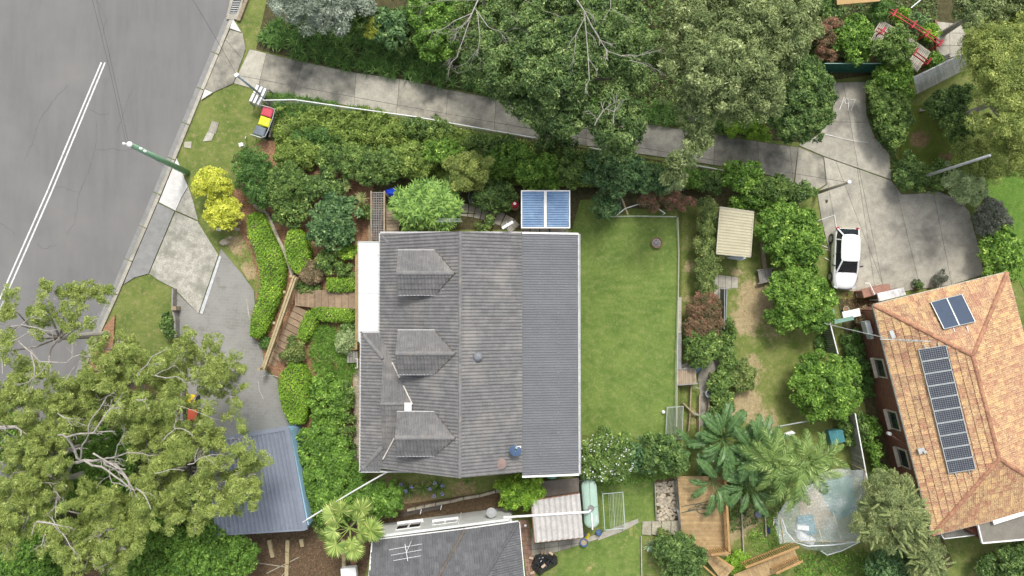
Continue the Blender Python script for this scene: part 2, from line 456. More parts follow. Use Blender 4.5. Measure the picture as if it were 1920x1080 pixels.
def cover(name, label, poly, h, style, dens=1.0, holes=(), strap=False, parent=None):
    """ground cover nobody could count: leaves over uneven tufts"""
    global LEAVES
    m, LL, LW, cr, cov = ST[style]
    xs = [p[0] for p in poly]; ys = [p[1] for p in poly]; pm = 28.
    if strap: LL, LW = strap
    A = (max(xs)-min(xs))*(max(ys)-min(ys))/pm/pm; n = int(A*cov*dens*2.2/(LL*LW*.5))
    X = rng.uniform(min(xs), max(xs), n); Y = rng.uniform(min(ys), max(ys), n)
    ok = [i for i in range(n) if inside(X[i], Y[i], poly) and not any(math.hypot(X[i]-a, Y[i]-b) < r for a, b, r in holes)]
    X, Y = X[ok], Y[ok]; n = len(ok); LEAVES += n
    if not n: return
    if strap:      # leaves fall outwards from tuft centres
        k = max(4, int(n/26)); id_ = rng.integers(0, n, k); cxs, cys = X[id_], Y[id_]
        who = rng.integers(0, k, n); ang = rng.uniform(0, 2*math.pi, n); rr = rng.uniform(.12, 1, n)*LL*.8
        P0 = np.array([tuple(P(cxs[i], cys[i])) for i in range(k)]); base = P0[who]
        el = 1.15-rr/LL*1.25; d = np.stack([np.cos(ang), np.sin(ang), np.zeros(n)], 1)
        pos = base+d*rr[:, None]+np.array([0, 0, 1])*(h*(1-.5*(rr/LL)**2)*rng.uniform(.6, 1.1, n))[:, None]
        ax = unit(d*np.cos(el)[:, None]+np.array([0, 0, 1])*np.sin(el)[:, None]*.8)
        nr = unit(np.cross(np.cross(ax, np.array([0, 0, 1.])), ax)+rng.normal(size=(n, 3))*.3); T = rng.uniform(0, 1, k)[who]
    else:
        hh = h*(.55+.25*np.sin(X*.21+1.3)*np.cos(Y*.26)+.25*np.sin(X*.07+Y*.11)+rng.uniform(-.35, .2, n))
        pos = np.array([tuple(P(X[i], Y[i], dz=max(.03, hh[i]))) for i in range(n)])
        nr = unit(rng.normal(size=(n, 3))*.55+np.array([0, 0, .9])); ax = unit(np.cross(nr, rng.normal(size=(n, 3))))
        T = .5+.5*np.sin(X*.13)*np.cos(Y*.17)
    s = rng.uniform(.7, 1.3, n)
    tint = np.clip(.5+(T-.5)*.5+rng.normal(size=n)*.2, 0, 1)
    o = link(name, quad_mesh(name, pos, ax, nr, LL*s, LW*s, tint, m), parent)
    return tag(o, label, kind='stuff')
def blade_mesh(name, m, n, L, W, rise=.9, droop=1.0, seg=4, seed=0, up0=.15, tipw=.1):
    """rosette of n arching strap leaves"""
    r = random.Random(seed); mb = MB()
    for i in range(n):
        a = 2*math.pi*(i+r.uniform(-.35, .35))/n; l = L*r.uniform(.75, 1.15); el = r.uniform(.35, 1.25)*rise; t = r.random()
        d = Vector((math.cos(a), math.sin(a), 0)); sd = Vector((-d.y, d.x, 0)); p = Vector((0, 0, up0)); vs = []
        for k in range(seg+1):
            u = k/seg; w = W*(1-u)**.6*(.6+.8*u) if k < seg else W*tipw
            vs += [p-sd*w/2, p+sd*w/2]
            e = el-droop*1.6*u; p = p+(d*math.cos(e)+Vector((0, 0, 1))*math.sin(e))*l/seg
        mb.add(vs, [(2*k, 2*k+1, 2*k+3, 2*k+2) for k in range(seg)], t)
    return mb.mesh(name, m)
def pinnate(name, m, L, n, ll, W, droop=.9, seg=9, seed=0, rise=.7, vee=.35, rw=.02, torn=False):
    """a feather frond along +X: midrib and paired leaflets"""
    r = random.Random(seed); mb = MB(); pts = []; p = Vector((0, 0, 0)); e = rise
    for k in range(seg+1):
        pts.append(p.copy()); p = p+Vector((math.cos(e), 0, math.sin(e)))*L/seg; e -= droop*1.7/seg
    mb.tube(pts, [rw*(1-.8*i/seg) for i in range(seg+1)], 4, tint=.8)
    for i in range(n):
        u = .14+.86*i/n; f = u*seg; k = min(seg-1, int(f)); q = pts[k].lerp(pts[k+1], f-k); dx = (pts[k+1]-pts[k]).normalized()
        l = ll*math.sin(math.pi*min(1, .12+u*.86))**.6*r.uniform(.85, 1.1)
        for s in (-1, 1):
            ang = .95-.45*u+r.uniform(-.08, .08)
            d = (dx*math.cos(ang)+Vector((0, s, 0))*math.sin(ang)+Vector((0, 0, vee-.5*u+r.uniform(-.12, .12)))).normalized()
            w = dx*W*.5; t = r.random(); m1 = q+d*l*.55; tip = q+d*l-Vector((0, 0, l*(.35 if not torn else .12)))
            mb.add([q-w*.6, q+w*.6, m1+w, m1-w, tip+w*.15, tip-w*.15], [(0, 1, 2, 3), (3, 2, 4, 5)], t)
    return mb.mesh(name, m)
def fan_leaf(name, m, r_, n, stalk, seed=0, droop=.5):
    r = random.Random(seed); mb = MB(); c = Vector((stalk, 0, 0)); mb.tube([(0, 0, 0), (stalk*.6, 0, stalk*.16), c], [.03, .02, .015], 5, tint=.7)
    for i in range(n):
        a = R(-150+300*i/(n-1)); l = r_*(1-.22*abs(a)/R(150))*r.uniform(.93, 1.06)
        d = Vector((math.cos(a), math.sin(a), 0)); sd = Vector((-d.y, d.x, 0)); w = l*R(300)/n*.42
        z1 = (.03 if i % 2 else -.03); t = r.random()
        m1 = c+d*l*.6+Vector((0, 0, z1)); m2 = c+d*l*.82-Vector((0, 0, .06)); tip = c+d*l-Vector((0, 0, l*droop*r.uniform(.5, 1)))
        mb.add([c, m1-sd*w, m1+sd*w, m2-sd*w*.45, m2+sd*w*.45, tip], [(0, 2, 1), (1, 2, 4, 3), (3, 4, 5)], t)
    return mb.mesh(name, m)
def paddle(name, m, L, W, stalk, seed=0, rise=.5, droop=1.1, seg=12):
    """big banana-like leaf with midrib, folded wings and torn edges"""
    r = random.Random(seed); mb = MB(); pts = []; p = Vector((0, 0, 0)); e = rise+.5
    for k in range(4): pts.append(p.copy()); p = p+Vector((math.cos(e), 0, math.sin(e)))*stalk/3; e -= .15
    mb.tube(pts, [.045, .04, .03, .025], 5, tint=.9); p = pts[-1].copy(); e = rise; rib = []
    for k in range(seg+1): rib.append(p.copy()); p = p+Vector((math.cos(e), 0, math.sin(e)))*L/seg; e -= droop/seg
    mb.tube(rib, [.022*(1-.8*k/seg) for k in range(seg+1)], 4, tint=1.0)
    for s in (-1, 1):
        for k in range(seg):
            w0 = W*.5*math.sin(math.pi*min(1, .1+.9*(k/seg)))**.6; w1 = W*.5*math.sin(math.pi*min(1, .1+.9*((k+1)/seg)))**.6
            if r.random() < .4: w1 *= .9
            dz = r.uniform(-.1, .07); g = r.uniform(0, .02)
            a, b = rib[k], rib[k+1]; fw = (b-a).normalized()
            u = .45-.25*k/seg
            A1 = a+Vector((0, s*w0*.55, w0*.22)); B1 = b+Vector((0, s*w1*.55, w1*.22))-fw*g
            A2 = a+Vector((0, s*w0, w0*.08+dz))+fw*w0*.3; B2 = b+Vector((0, s*w1, w1*.08+dz))+fw*w1*.3-fw*g*2
            t = .35+.4*r.random()
            mb.add([a, b, B1, A1, B2, A2], [(0, 1, 2, 3), (3, 2, 4, 5)], t)
    return mb.mesh(name, m)

# ------------------------------------------------------------------ roofs
def frame2(a, b, c):
    """origin a, u along a->b, v in the plane of a, b, c and square to u, n = normal"""
    u = (b-a).normalized(); n = u.cross(c-a).normalized()
    if n.z < 0: n = -n
    v = n.cross(u).normalized()
    if v.dot(c-a) < 0: v = -v
    return u, v, n
def tile_profile(style):
    if style == 'roll': return [(0, .0), (.12, .036), (.26, .036), (.38, 0), (.5, 0), (.62, .036), (.76, .036), (.88, 0), (1, 0)]
    return [(0, .016), (.08, .022), (.2, .004), (.48, .0), (.56, .014), (.64, 0), (.92, .002), (1, .012)]
def tile_mb(mb, w, g, style, M, tint, lip=.05):
    pr = tile_profile(style); k = len(pr)
    lo = [Vector((x*w*.985, -.02, z+lip)) for x, z in pr]; hi = [Vector((x*w*.985, g, z+.003)) for x, z in pr]; fr = [Vector((x*w*.985, .03, z+lip-.05)) for x, z in pr]
    vs = [M @ v for v in lo+hi+fr]
    fs = [(i, i+1, k+i+1, k+i) for i in range(k-1)]+[(2*k+i, 2*k+i+1, i+1, i) for i in range(k-1)]
    mb.add(vs, fs, tint)
TILEV = {}
def tiled(root, poly, m, w, g, style='roll', budget=(0, 300), board=None, name='roof_tile', org=None):
    """tiles laid over a convex roof plane; poly[0]->poly[1] is the eave (world points). Returns tiles laid as objects."""
    a, b, c = org or (poly[0], poly[1], poly[2])
    u, v, n = frame2(a, b, c); flip = u.cross(v).dot(n) < 0
    if flip: a, b = b, a; u = -u
    M0 = Matrix((u, v, n)).transposed().to_4x4(); M0.translation = a; Mi = M0.inverted()
    q = [(Mi @ p) for p in poly]; q2 = [(p.x, p.y) for p in q]
    x0, x1 = min(p[0] for p in q2), max(p[0] for p in q2); y1 = max(p[1] for p in q2); y0 = min(p[1] for p in q2)
    key = (m.name, w, g, style)
    if key not in TILEV:
        TILEV[key] = []
        for i in range(8):
            t = MB(); tile_mb(t, w, g, style, Matrix.Identity(4), (i+.5)/8); TILEV[key].append(t.mesh(name, m))
    full = MB(); edge = MB(); used = 0; take, maxn = budget
    cells = []
    for j in range(int(y0//g)-1, int(y1//g)+1):
        for i in range(int(x0//w)-1, int(x1//w)+1):
            ox, oy = i*w, j*g
            cs = [(ox, oy), (ox+w, oy), (ox+w, oy+g), (ox, oy+g)]; ins = sum(inside(x, y, q2) for x, y in cs)
            if ins == 4: cells.append((ox, oy))
            elif ins or inside(ox+w/2, oy+g/2, q2) or any(ox-.01 < x < ox+w+.01 and oy-.01 < y < oy+g+.01 for x, y in q2):
                jm = Matrix.Translation((ox, oy, random.uniform(0, .004))); tile_mb(edge, w, g, style, jm, random.random())
    mid = M0 @ Vector(((x0+x1)/2, (y0+y1)/2, 0))
    cells.sort(key=lambda s: (M0 @ Vector((s[0], s[1], 0))).xy.length)
    for i, (ox, oy) in enumerate(cells):
        jm = Matrix.Translation((ox, oy, random.uniform(0, .005))) @ Matrix.Rotation(random.uniform(-.006, .006), 4, 'Z')
        if used < take:
            o = link(name, random.choice(TILEV[key]), root, M0 @ jm); used += 1
        else: tile_mb(full, w, g, style, M0 @ jm, (random.randrange(8)+.5)/8)
    if edge.v:
        bm = bmesh.new(); me = edge.mesh('t', m); bm.from_mesh(me); bpy.data.meshes.remove(me)
        cxy = (sum(p[0] for p in q2)/len(q2), sum(p[1] for p in q2)/len(q2))
        for i in range(len(q2)):
            (ax, ay), (bx, by) = q2[i-1], q2[i]; nx, ny = by-ay, ax-bx
            if (cxy[0]-ax)*nx+(cxy[1]-ay)*ny > 0: nx, ny = -nx, -ny
            l = math.hypot(nx, ny)
            if l < 1e-6: continue
            k = .02 if i == 1 else 0
            bmesh.ops.bisect_plane(bm, geom=bm.verts[:]+bm.edges[:]+bm.faces[:], plane_co=(ax+nx/l*k, ay+ny/l*k, 0), plane_no=(nx, ny, 0), clear_outer=True, dist=1e-5)
        bm.transform(M0); lay = bm.faces.layers.float.get('tint')
        off = len(full.v); vi = {vv: i for i, vv in enumerate(bm.verts)}
        full.add([vv.co for vv in bm.verts], [[vi[x] for x in f.verts] for f in bm.faces], 0)
        full.t[-len(bm.faces):] = [f[lay] for f in bm.faces] if len(bm.faces) else full.t[-0:]
        bm.free()
    base = MB(); base.prism([p-n*.03 for p in poly], .05)
    base.build('roof_deck', board or TIMBER, root)
    return full, used
def caps(root, a, b, m, w=.24, step=.36, name='ridge_cap', r=.1):
    """half-round cap tiles along a ridge or hip"""
    a, b = Vector(a), Vector(b); d = (b-a); L = d.length; d.normalize(); k = max(1, round(L/step)); step = L/k
    s = d.cross(Vector((0, 0, 1))).normalized(); up = s.cross(d)
    prof = [(-w/2, -.02), (-w*.36, .055), (-w*.14, .085), (w*.14, .085), (w*.36, .055), (w/2, -.02)]
    n = len(prof)
    if (name, m.name, w, round(step, 3)) not in TILEV:
        vs = [Vector((0, x, z)) for x, z in prof]+[Vector((step*1.04, x*.9, z-.018)) for x, z in prof]
        t = MB(); t.add(vs, [(i, i+1, n+i+1, n+i) for i in range(n-1)]+[tuple(range(n))[::-1]]); TILEV[(name, m.name, w, round(step, 3))] = t.mesh(name, m)
    me = TILEV[(name, m.name, w, round(step, 3))]
    M = Matrix((d, s, up)).transposed().to_4x4()
    if M.determinant() < 0: M = Matrix((d, -s, up)).transposed().to_4x4()
    for i in range(k):
        Mi = M.copy(); Mi.translation = a+d*step*i+up*random.uniform(0, .006); link(name, me, root, Mi)
def corrugated(root, A, B, C, D, m, pitch=.2, amp=.022, sheet_w=.76, name='roof_sheet', kind='trap', under=.02):
    """ribbed metal sheets: A->B along the eave, D, C at the top; ribs run from eave to ridge"""
    A, B, C, D = map(Vector, (A, B, C, D)); L = (B-A).length; k = max(1, round(L/sheet_w)); u = (B-A).normalized()
    n = u.cross(D-A).normalized(); n = n if n.z > 0 else -n
    ribs = max(1, round(sheet_w/pitch))
    prof = [(0, 0), (.18, 1), (.4, 1), (.58, 0)] if kind == 'trap' else [(i/6, .5-.5*math.cos(2*math.pi*i/6)) for i in range(6)] if kind == 'sine' else [(0, 1), (.1, 1), (.13, 0), (.97, 0)]
    for s in range(k):
        mb = MB(); vs = []
        xs = [((r_+f)/ribs, h) for r_ in range(ribs) for f, h in prof]+[(1.0, prof[0][1])]
        z = random.uniform(0, .003)
        for f, h in xs:
            t = (s+f*(1.0))/k; a = A.lerp(B, t); b = D.lerp(C, t); vs += [a+n*(h*amp+z), b+n*(h*amp+z)]
        q = len(xs); vs2 = [p-n*.004-n*under for p in vs]
        mb.add(vs, [(2*i, 2*i+2, 2*i+3, 2*i+1) for i in range(q-1)], random.random())
        mb.build(name, m, root)
def clapwall(root, a, b, z0, z1, m, name='wall', th=.15):
    """upright wall from a to b, z0 to z1"""
    mb = MB(); a, b = Vector(a), Vector(b); a.z = b.z = (z0+z1)/2; mb.bar(a, b, th, z1-z0); return mb.build(name, m, root)
# ------------------------------------------------------------------ ground materials
def ground_mat(name, g1, g2, g3, d1, d2, patch=.35, fine=22, sc=.55, thr=(.62, .74)):
    m, nt, b, L = new_mat(name)
    n1 = noise(nt, sc, 5, .65); n2 = noise(nt, 3.1, 4, .7); n3 = noise(nt, fine, 3, .75); n4 = noise(nt, .9, 5, .7)
    g = mix(nt, ramp(nt, n1, .38, .62), g1, g2); g = mix(nt, ramp(nt, n2, .45, .75, 0, .75), g, g3)
    d = mix(nt, ramp(nt, noise(nt, 5, 5, .7), .35, .65), d1, d2)
    at = nt.nodes.new('ShaderNodeAttribute'); at.attribute_name = 'mask'
    md = nt.nodes.new('ShaderNodeMath'); md.operation = 'MULTIPLY_ADD'; L(at.outputs['Fac'], md.inputs[0]); md.inputs[1].default_value = .55; L(n2, md.inputs[2])
    f = ramp(nt, md.outputs[0], *thr)
    out = mix(nt, f, g, d)
    out = mix(nt, 1.0, out, mix(nt, ramp(nt, n3, .3, .7), (.62, .62, .62), (1.38, 1.38, 1.38)), 'MULTIPLY')
    L(out, b.inputs['Base Color']); b.inputs['Roughness'].default_value = .95; b.inputs['Specular IOR Level'].default_value = .1
    bump(nt, b, n3, .8, .03)
    return m
GRASS = ground_mat('rough_grass', s2l((90, 108, 52)), s2l((116, 126, 68)), s2l((138, 136, 90)), s2l((158, 142, 108)), s2l((128, 112, 80)), thr=(.56, .76))
LAWN = ground_mat('mown_lawn', s2l((88, 111, 52)), s2l((107, 127, 63)), s2l((134, 141, 86)), s2l((168, 156, 110)), s2l((138, 132, 84)), fine=30, thr=(.74, .98), sc=.8)
YARD = ground_mat('worn_yard', s2l((94, 112, 52)), s2l((118, 126, 70)), s2l((142, 136, 92)), s2l((172, 156, 122)), s2l((146, 130, 96)), thr=(.74, .98), sc=1.1)
MULCH = mat('bark_mulch', s2l((168, 132, 102)), s2l((112, 82, 62)), scale=9, fine=30, fine_amt=.5, bmp=.8, rough=.95)
SOIL = mat('leaf_litter', s2l((112, 92, 70)), s2l((72, 62, 44)), scale=6, fine=26, fine_amt=.5, bmp=.8, rough=.95)
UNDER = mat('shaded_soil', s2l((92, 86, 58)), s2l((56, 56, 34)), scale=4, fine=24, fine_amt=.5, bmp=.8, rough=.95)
ASPH = mat('asphalt', (.172, .169, .165), (.148, .146, .143), scale=1.1, fine=45, fine_amt=.16, bmp=.3, rough=.9, big=(.14, (.2, .195, .185), .45, .75), stretch=(1.6, .22, 1, .42))
CONC = mat('old_concrete', (.43, .405, .335), (.31, .292, .242), scale=2.4, fine=24, fine_amt=.24, bmp=.2, rough=.9, big=(.5, (.2, .19, .16), .52, .72), rnd=.09)
CONCD = mat('stained_concrete', (.39, .365, .295), (.235, .222, .183), scale=1.5, fine=24, fine_amt=.26, bmp=.2, rough=.9, big=(.45, (.115, .112, .095), .47, .66), rnd=.14)
CONCP = mat('pale_concrete', (.46, .44, .38), (.28, .27, .225), scale=2.6, fine=20, fine_amt=.35, bmp=.3, rough=.9, big=(.9, (.21, .21, .17), .48, .68))
CONCG = mat('grey_concrete', (.26, .26, .25), (.2, .2, .19), scale=2, fine=26, fine_amt=.15, rough=.9)
CONCW = mat('new_white_concrete', (.62, .61, .59), (.5, .49, .46), scale=2, fine=26, fine_amt=.16, rough=.85, big=(1.2, (.4, .39, .35), .58, .78))
WHITE = mat('white_paint', (.8, .8, .79), (.72, .72, .7), scale=2, fine=20, fine_amt=.05, rough=.5)
LINE = mat('road_paint', (.74, .74, .72), (.46, .46, .45), scale=4, fine=30, fine_amt=.3, rough=.6)
CRACK = mat('crack_filler', (.105, .105, .1), rough=.9)  # dark grey for seams, and for the shade inside holes
TIMBER = mat('weathered_timber', (.36, .29, .20), (.24, .19, .13), scale=3, fine=22, fine_amt=.25, rough=.85, rnd=.14, tint=.15, stretch=(1, 1, 1))
DECKT = mat('oiled_deck_timber', (.42, .30, .15), (.30, .2, .095), scale=3.5, fine=26, fine_amt=.2, rough=.6, rnd=.14, tint=.15)
STEPT = mat('brown_step_timber', (.32, .235, .15), (.22, .155, .1), scale=3.5, fine=26, fine_amt=.25, rough=.75, rnd=.16, tint=.15)
PINE = mat('treated_pine', (.46, .38, .22), (.34, .27, .15), scale=3, fine=22, fine_amt=.2, rough=.8, rnd=.1)
LOG = mat('grey_log', (.44, .40, .31), (.28, .25, .19), scale=4, fine=24, fine_amt=.3, rough=.9)
GREYT = mat('silvered_timber', (.30, .285, .26), (.2, .19, .17), scale=3, fine=24, fine_amt=.25, rough=.9, rnd=.1)
TILE_G = mat('grey_roof_tile', (.178, .176, .173), (.134, .133, .132), scale=3, fine=16, fine_amt=.22, rough=.75, tint=.08, rnd=.05, big=(.6, (.25, .235, .215), .5, .8))
CAP_G = mat('grey_ridge_tile', (.2, .196, .19), (.158, .156, .152), scale=3, fine=16, fine_amt=.2, rough=.8, rnd=.08, big=(1.6, (.29, .24, .18), .58, .8))
TILE_D = mat('dark_roof_tile', (.14, .143, .147), (.105, .108, .112), scale=3, fine=16, fine_amt=.2, rough=.7, tint=.12, rnd=.08)
METAL_G = mat('grey_steel_roof', (.15, .156, .165), (.128, .133, .141), scale=1.2, fine=12, fine_amt=.1, rough=.5, spec=.5, rnd=.05)
METAL_B = mat('bluegrey_steel_roof', (.205, .228, .275), (.17, .19, .232), scale=1.2, fine=12, fine_amt=.08, rough=.45, spec=.5, rnd=.05)
BEIGE = mat('beige_steel', (.47, .43, .30), (.40, .365, .25), scale=1.5, fine=12, fine_amt=.08, rough=.6, rnd=.04)
GALV = mat('weathered_fibro', (.52, .50, .47), (.40, .385, .36), scale=2.5, fine=14, fine_amt=.12, rough=.8, rnd=.05)
RUST = mat('rusty_edge', (.26, .15, .10), (.19, .1, .06), scale=6, rough=.9)
STEEL = mat('galvanised_steel', (.5, .53, .52), (.38, .41, .41), scale=4, rough=.45, metal=.4)
DARK = mat('black_plastic', (.02, .02, .022), (.03, .03, .03), rough=.45, spec=.5)
BLUEWALL = mat('pale_blue_wall', (.30, .47, .60), (.24, .4, .52), scale=2, fine=16, fine_amt=.08, rough=.8)
WHITEWALL = mat('white_render_wall', (.62, .64, .62), (.52, .54, .51), scale=2, fine=16, fine_amt=.08, rough=.8)
CREAM = mat('cream_wall', (.55, .5, .4), rough=.85)
def glass_mat(name, c, rough=.06):
    m, nt, b, L = new_mat(name); b.inputs['Base Color'].default_value = (*c, 1); b.inputs['Roughness'].default_value = rough
    b.inputs['Specular IOR Level'].default_value = .8; b.inputs['Coat Weight'].default_value = .6; b.inputs['Coat Roughness'].default_value = .03
    return m
GLASS = glass_mat('dark_glass', (.02, .025, .03))
BLUEG = mat('collector_glass', (.045, .07, .115), (.035, .055, .095), rough=.5, fine_amt=0, spec=.2)

def terracotta():
    m, nt, b, L = new_mat('flamed_terracotta_tile')
    at = nt.nodes.new('ShaderNodeAttribute'); at.attribute_name = 'tint'
    oi = nt.nodes.new('ShaderNodeObjectInfo')
    n1 = noise(nt, 2.2, 5, .9); n2 = noise(nt, 13, 4, .85); n3 = noise(nt, .3, 3, .5)
    a = mix(nt, ramp(nt, n1, .38, .6), s2l((134, 94, 78)), s2l((190, 160, 118)))
    a = mix(nt, ramp(nt, n2, .52, .62), a, s2l((212, 190, 136)))
    a = mix(nt, ramp(nt, n2, .46, .36, 0, .85), a, s2l((142, 88, 68)))
    a = mix(nt, ramp(nt, at.outputs['Fac'], .6, 1.0, 0, .5), a, s2l((150, 92, 76)))
    a = mix(nt, ramp(nt, at.outputs['Fac'], .35, .0, 0, .4), a, s2l((214, 176, 116)))
    a = mix(nt, ramp(nt, n3, .45, .7, 0, .3), a, s2l((150, 112, 100)))
    r = ramp(nt, oi.outputs['Random'], 0, 1, .88, 1.12); cc = nt.nodes.new('ShaderNodeCombineColor')
    for i in range(3): L(r, cc.inputs[i])
    L(mix(nt, 1.0, a, cc.outputs[0], 'MULTIPLY'), b.inputs['Base Color']); b.inputs['Roughness'].default_value = .7
    return m
TERRA = terracotta()
TERRC = mat('terracotta_ridge', s2l((176, 132, 102)), s2l((138, 98, 80)), scale=4, fine=14, rough=.8, rnd=.15)
def brick_mat():
    m, nt, b, L = new_mat('brown_brick_wall')
    tc = nt.nodes.new('ShaderNodeTexCoord'); g = nt.nodes.new('ShaderNodeNewGeometry')
    # bricks laid along the wall: use distance along the wall and height
    sp = nt.nodes.new('ShaderNodeSeparateXYZ'); L(g.outputs['Position'], sp.inputs[0])
    cb = nt.nodes.new('ShaderNodeCombineXYZ'); ad = nt.nodes.new('ShaderNodeMath'); ad.operation = 'SUBTRACT'; L(sp.outputs[0], ad.inputs[0]); L(sp.outputs[1], ad.inputs[1])
    L(ad.outputs[0], cb.inputs[0]); L(sp.outputs[2], cb.inputs[1])
    bt = nt.nodes.new('ShaderNodeTexBrick'); L(cb.outputs[0], bt.inputs['Vector']); bt.inputs['Scale'].default_value = 1; bt.inputs['Brick Width'].default_value = .3
    bt.inputs['Row Height'].default_value = .09; bt.inputs['Mortar Size'].default_value = .012
    bt.inputs['Color1'].default_value = (*s2l((138, 84, 62)), 1); bt.inputs['Color2'].default_value = (*s2l((98, 58, 44)), 1); bt.inputs['Mortar'].default_value = (*s2l((120, 100, 84)), 1)
    L(bt.outputs[0], b.inputs['Base Color']); b.inputs['Roughness'].default_value = .9; return m
BRICK = brick_mat()

# ------------------------------------------------------------------ ground, road, kerb, lawns
def big_ground():
    xs = sorted(set(GX[1:-1]+list(range(-200, 2121, 40))+[-900, -500, 2400, 2800])); ys = sorted(set(GY[1:-1]+list(range(-200, 1281, 40))+[-700, -400, 1500, 1800]))
    mb = MB()
    vs = [P(x, y) for y in ys for x in xs]; n = len(xs)
    mb.add(vs, [(j*n+i, (j+1)*n+i, (j+1)*n+i+1, j*n+i+1) for j in range(len(ys)-1) for i in range(n-1)])
    # out to the horizon
    c = [P(xs[0], ys[0]), P(xs[-1], ys[0]), P(xs[-1], ys[-1]), P(xs[0], ys[-1])]
    z = [c[0].z, c[1].z, c[2].z, c[3].z]; far = [Vector((-900, 900, z[0])), Vector((900, 900, z[1])), Vector((900, -900, z[2])), Vector((-900, -900, z[3]))]
    mb.add(c+far, [(0, 1, 5, 4), (1, 2, 6, 5), (2, 3, 7, 6), (3, 0, 4, 7)])
    o = mb.build('ground', GRASS); o['kind'] = 'structure'
    for p in o.data.polygons:
        if p.normal.z < 0: pass
    return o
big_ground()

KERB = [(470, -90), (433, 0), (423, 30), (368, 163), (287, 360), (207, 547), (165, 640), (115, 760), (60, 890), (-30, 1100), (-60, 1180)]
def off(line, d):
    out = []
    for i, (x, y) in enumerate(line):
        a, b = line[max(0, i-1)], line[min(len(line)-1, i+1)]; dx, dy = b[0]-a[0], b[1]-a[1]; l = math.hypot(dx, dy)
        out.append((x-dy/l*d, y+dx/l*d))
    return out
def ribbon(a, b): return a+b[::-1]
sheet('road', [(-700, -90)]+KERB+[(-700, 1180)], .02, ASPH, thick=.1)
gut = off(KERB, -9); krb = off(KERB, -15)
gr = tag(bpy.data.objects.new('kerb', None), kind='structure'); col.objects.link(gr)
def strip_pieces(root, a, b, n, name, m, z0, z1, th):
    """kerb and gutter laid in lengths, with joints"""
    for i in range(len(a)-1):
        L = math.hypot(a[i+1][0]-a[i][0], a[i+1][1]-a[i][1]); k = max(1, round(L/n))
        for j in range(k):
            t0, t1 = (j+.012)/k, (j+1-.012)/k
            f = lambda p, q, t: (p[0]+(q[0]-p[0])*t, p[1]+(q[1]-p[1])*t)
            q = [f(a[i], a[i+1], t0), f(a[i], a[i+1], t1), f(b[i], b[i+1], t1), f(b[i], b[i+1], t0)]
            mb = MB(); mb.prism([P(*q[0], dz=z0), P(*q[1], dz=z0), P(*q[2], dz=z1), P(*q[3], dz=z1)], th); mb.build(name, m, root)
strip_pieces(gr, KERB, gut, 70, 'gutter_length', CONCG, .035, .02, .12)
strip_pieces(gr, gut, krb, 70, 'kerb_length', CONC, .11, .13, .2)

# painted double line
ln = root_at('road_marking', 120, 300, kind='structure')
for pts in ([(190, 117), (88, 360), (2, 555), (-60, 695)], [(197, 117), (96.5, 360), (11, 555), (-50, 695)]):
    for i in range(3):
        a, b = pts[i], pts[i+1]; dx, dy = b[0]-a[0], b[1]-a[1]; l = math.hypot(dx, dy); nx, ny = -dy/l*1.45, dx/l*1.45
        o = sheet('painted_line', [(a[0]+nx, a[1]+ny), (b[0]+nx, b[1]+ny), (b[0]-nx, b[1]-ny), (a[0]-nx, a[1]-ny)], .026, LINE, kind=None, thick=0, parent=ln)
# cracks in the asphalt
def wander(pts, w, dz, name, m, parent=None, jit=2.0, kind='structure', step=6):
    out = []
    for i in range(len(pts)-1):
        a, b = pts[i], pts[i+1]; n = max(1, int(math.hypot(b[0]-a[0], b[1]-a[1])/step))
        out += [(a[0]+(b[0]-a[0])*k/n+random.uniform(-jit, jit), a[1]+(b[1]-a[1])*k/n+random.uniform(-jit, jit)) for k in range(n)]
    out.append(pts[-1]); mb = MB(); vs = []
    for i, (x, y) in enumerate(out):
        a, b = out[max(0, i-1)], out[min(len(out)-1, i+1)]; dx, dy = b[0]-a[0], b[1]-a[1]; l = math.hypot(dx, dy) or 1
        ww = w*random.uniform(.6, 1.2); vs += [P(x-dy/l*ww, y+dx/l*ww, dz=dz), P(x+dy/l*ww, y-dx/l*ww, dz=dz)]
    mb.add(vs, [(2*i, 2*i+2, 2*i+3, 2*i+1) for i in range(len(out)-1)])
    o = mb.build(name, m, parent)
    for p in o.data.polygons:
        if p.normal.z < 0: p.flip()
    return o
for c in ([(128, 160), (95, 195), (75, 225), (60, 270), (45, 300)], [(182, 225), (178, 285), (165, 325), (155, 345), (146, 380), (140, 420), (125, 440)], [(165, 205), (190, 215), (205, 212)],
          [(68, 457), (82, 467), (108, 458)], [(185, 282), (205, 278), (225, 282), (250, 280)], [(88, 350), (120, 352), (146, 360)], [(250, 163), (228, 220), (218, 250)], [(0, 420), (20, 430), (28, 440)], [(180, 0), (200, 40), (192, 70)]):
    wander(c, .35, .0245, 'road_crack', mat('fine_crack', (.125, .124, .121), rough=.95), parent=ln)

# verge pit grate and kerb inlet
pit = thing('stormwater_pit', P(443, 12), 'stormwater pit with a steel grate in the kerb at the top edge of the picture', 'drain')
mb = MB(); mb.prism([P(434, -14, dz=.14), P(459, -14, dz=.14), P(447, 36, dz=.14), P(424, 36, dz=.14)], .2); mb.build('surround', CONC, pit)
mb = MB(); mb.prism([P(440, -10, dz=.15), P(455, -10, dz=.15), P(443, 26, dz=.15), P(430, 26, dz=.15)], .02); mb.build('opening', CRACK, pit)  # solid dark plate; the pit's inner shade is put into its colour
for i in range(9):
    y = -9+i*4.2; x = 448-(i)*1.25; mb = MB(); mb.bar(P(x-7, y, dz=.165), P(x+6, y, dz=.165), .045, .03); mb.build('grate_bar', STEEL, pit)
mb = MB(); mb.prism([P(463, -14, dz=.2), P(470, -14, dz=.2), P(450, 38, dz=.2), P(443, 38, dz=.2)], .3); mb.build('kerb_lintel', TIMBER, pit)

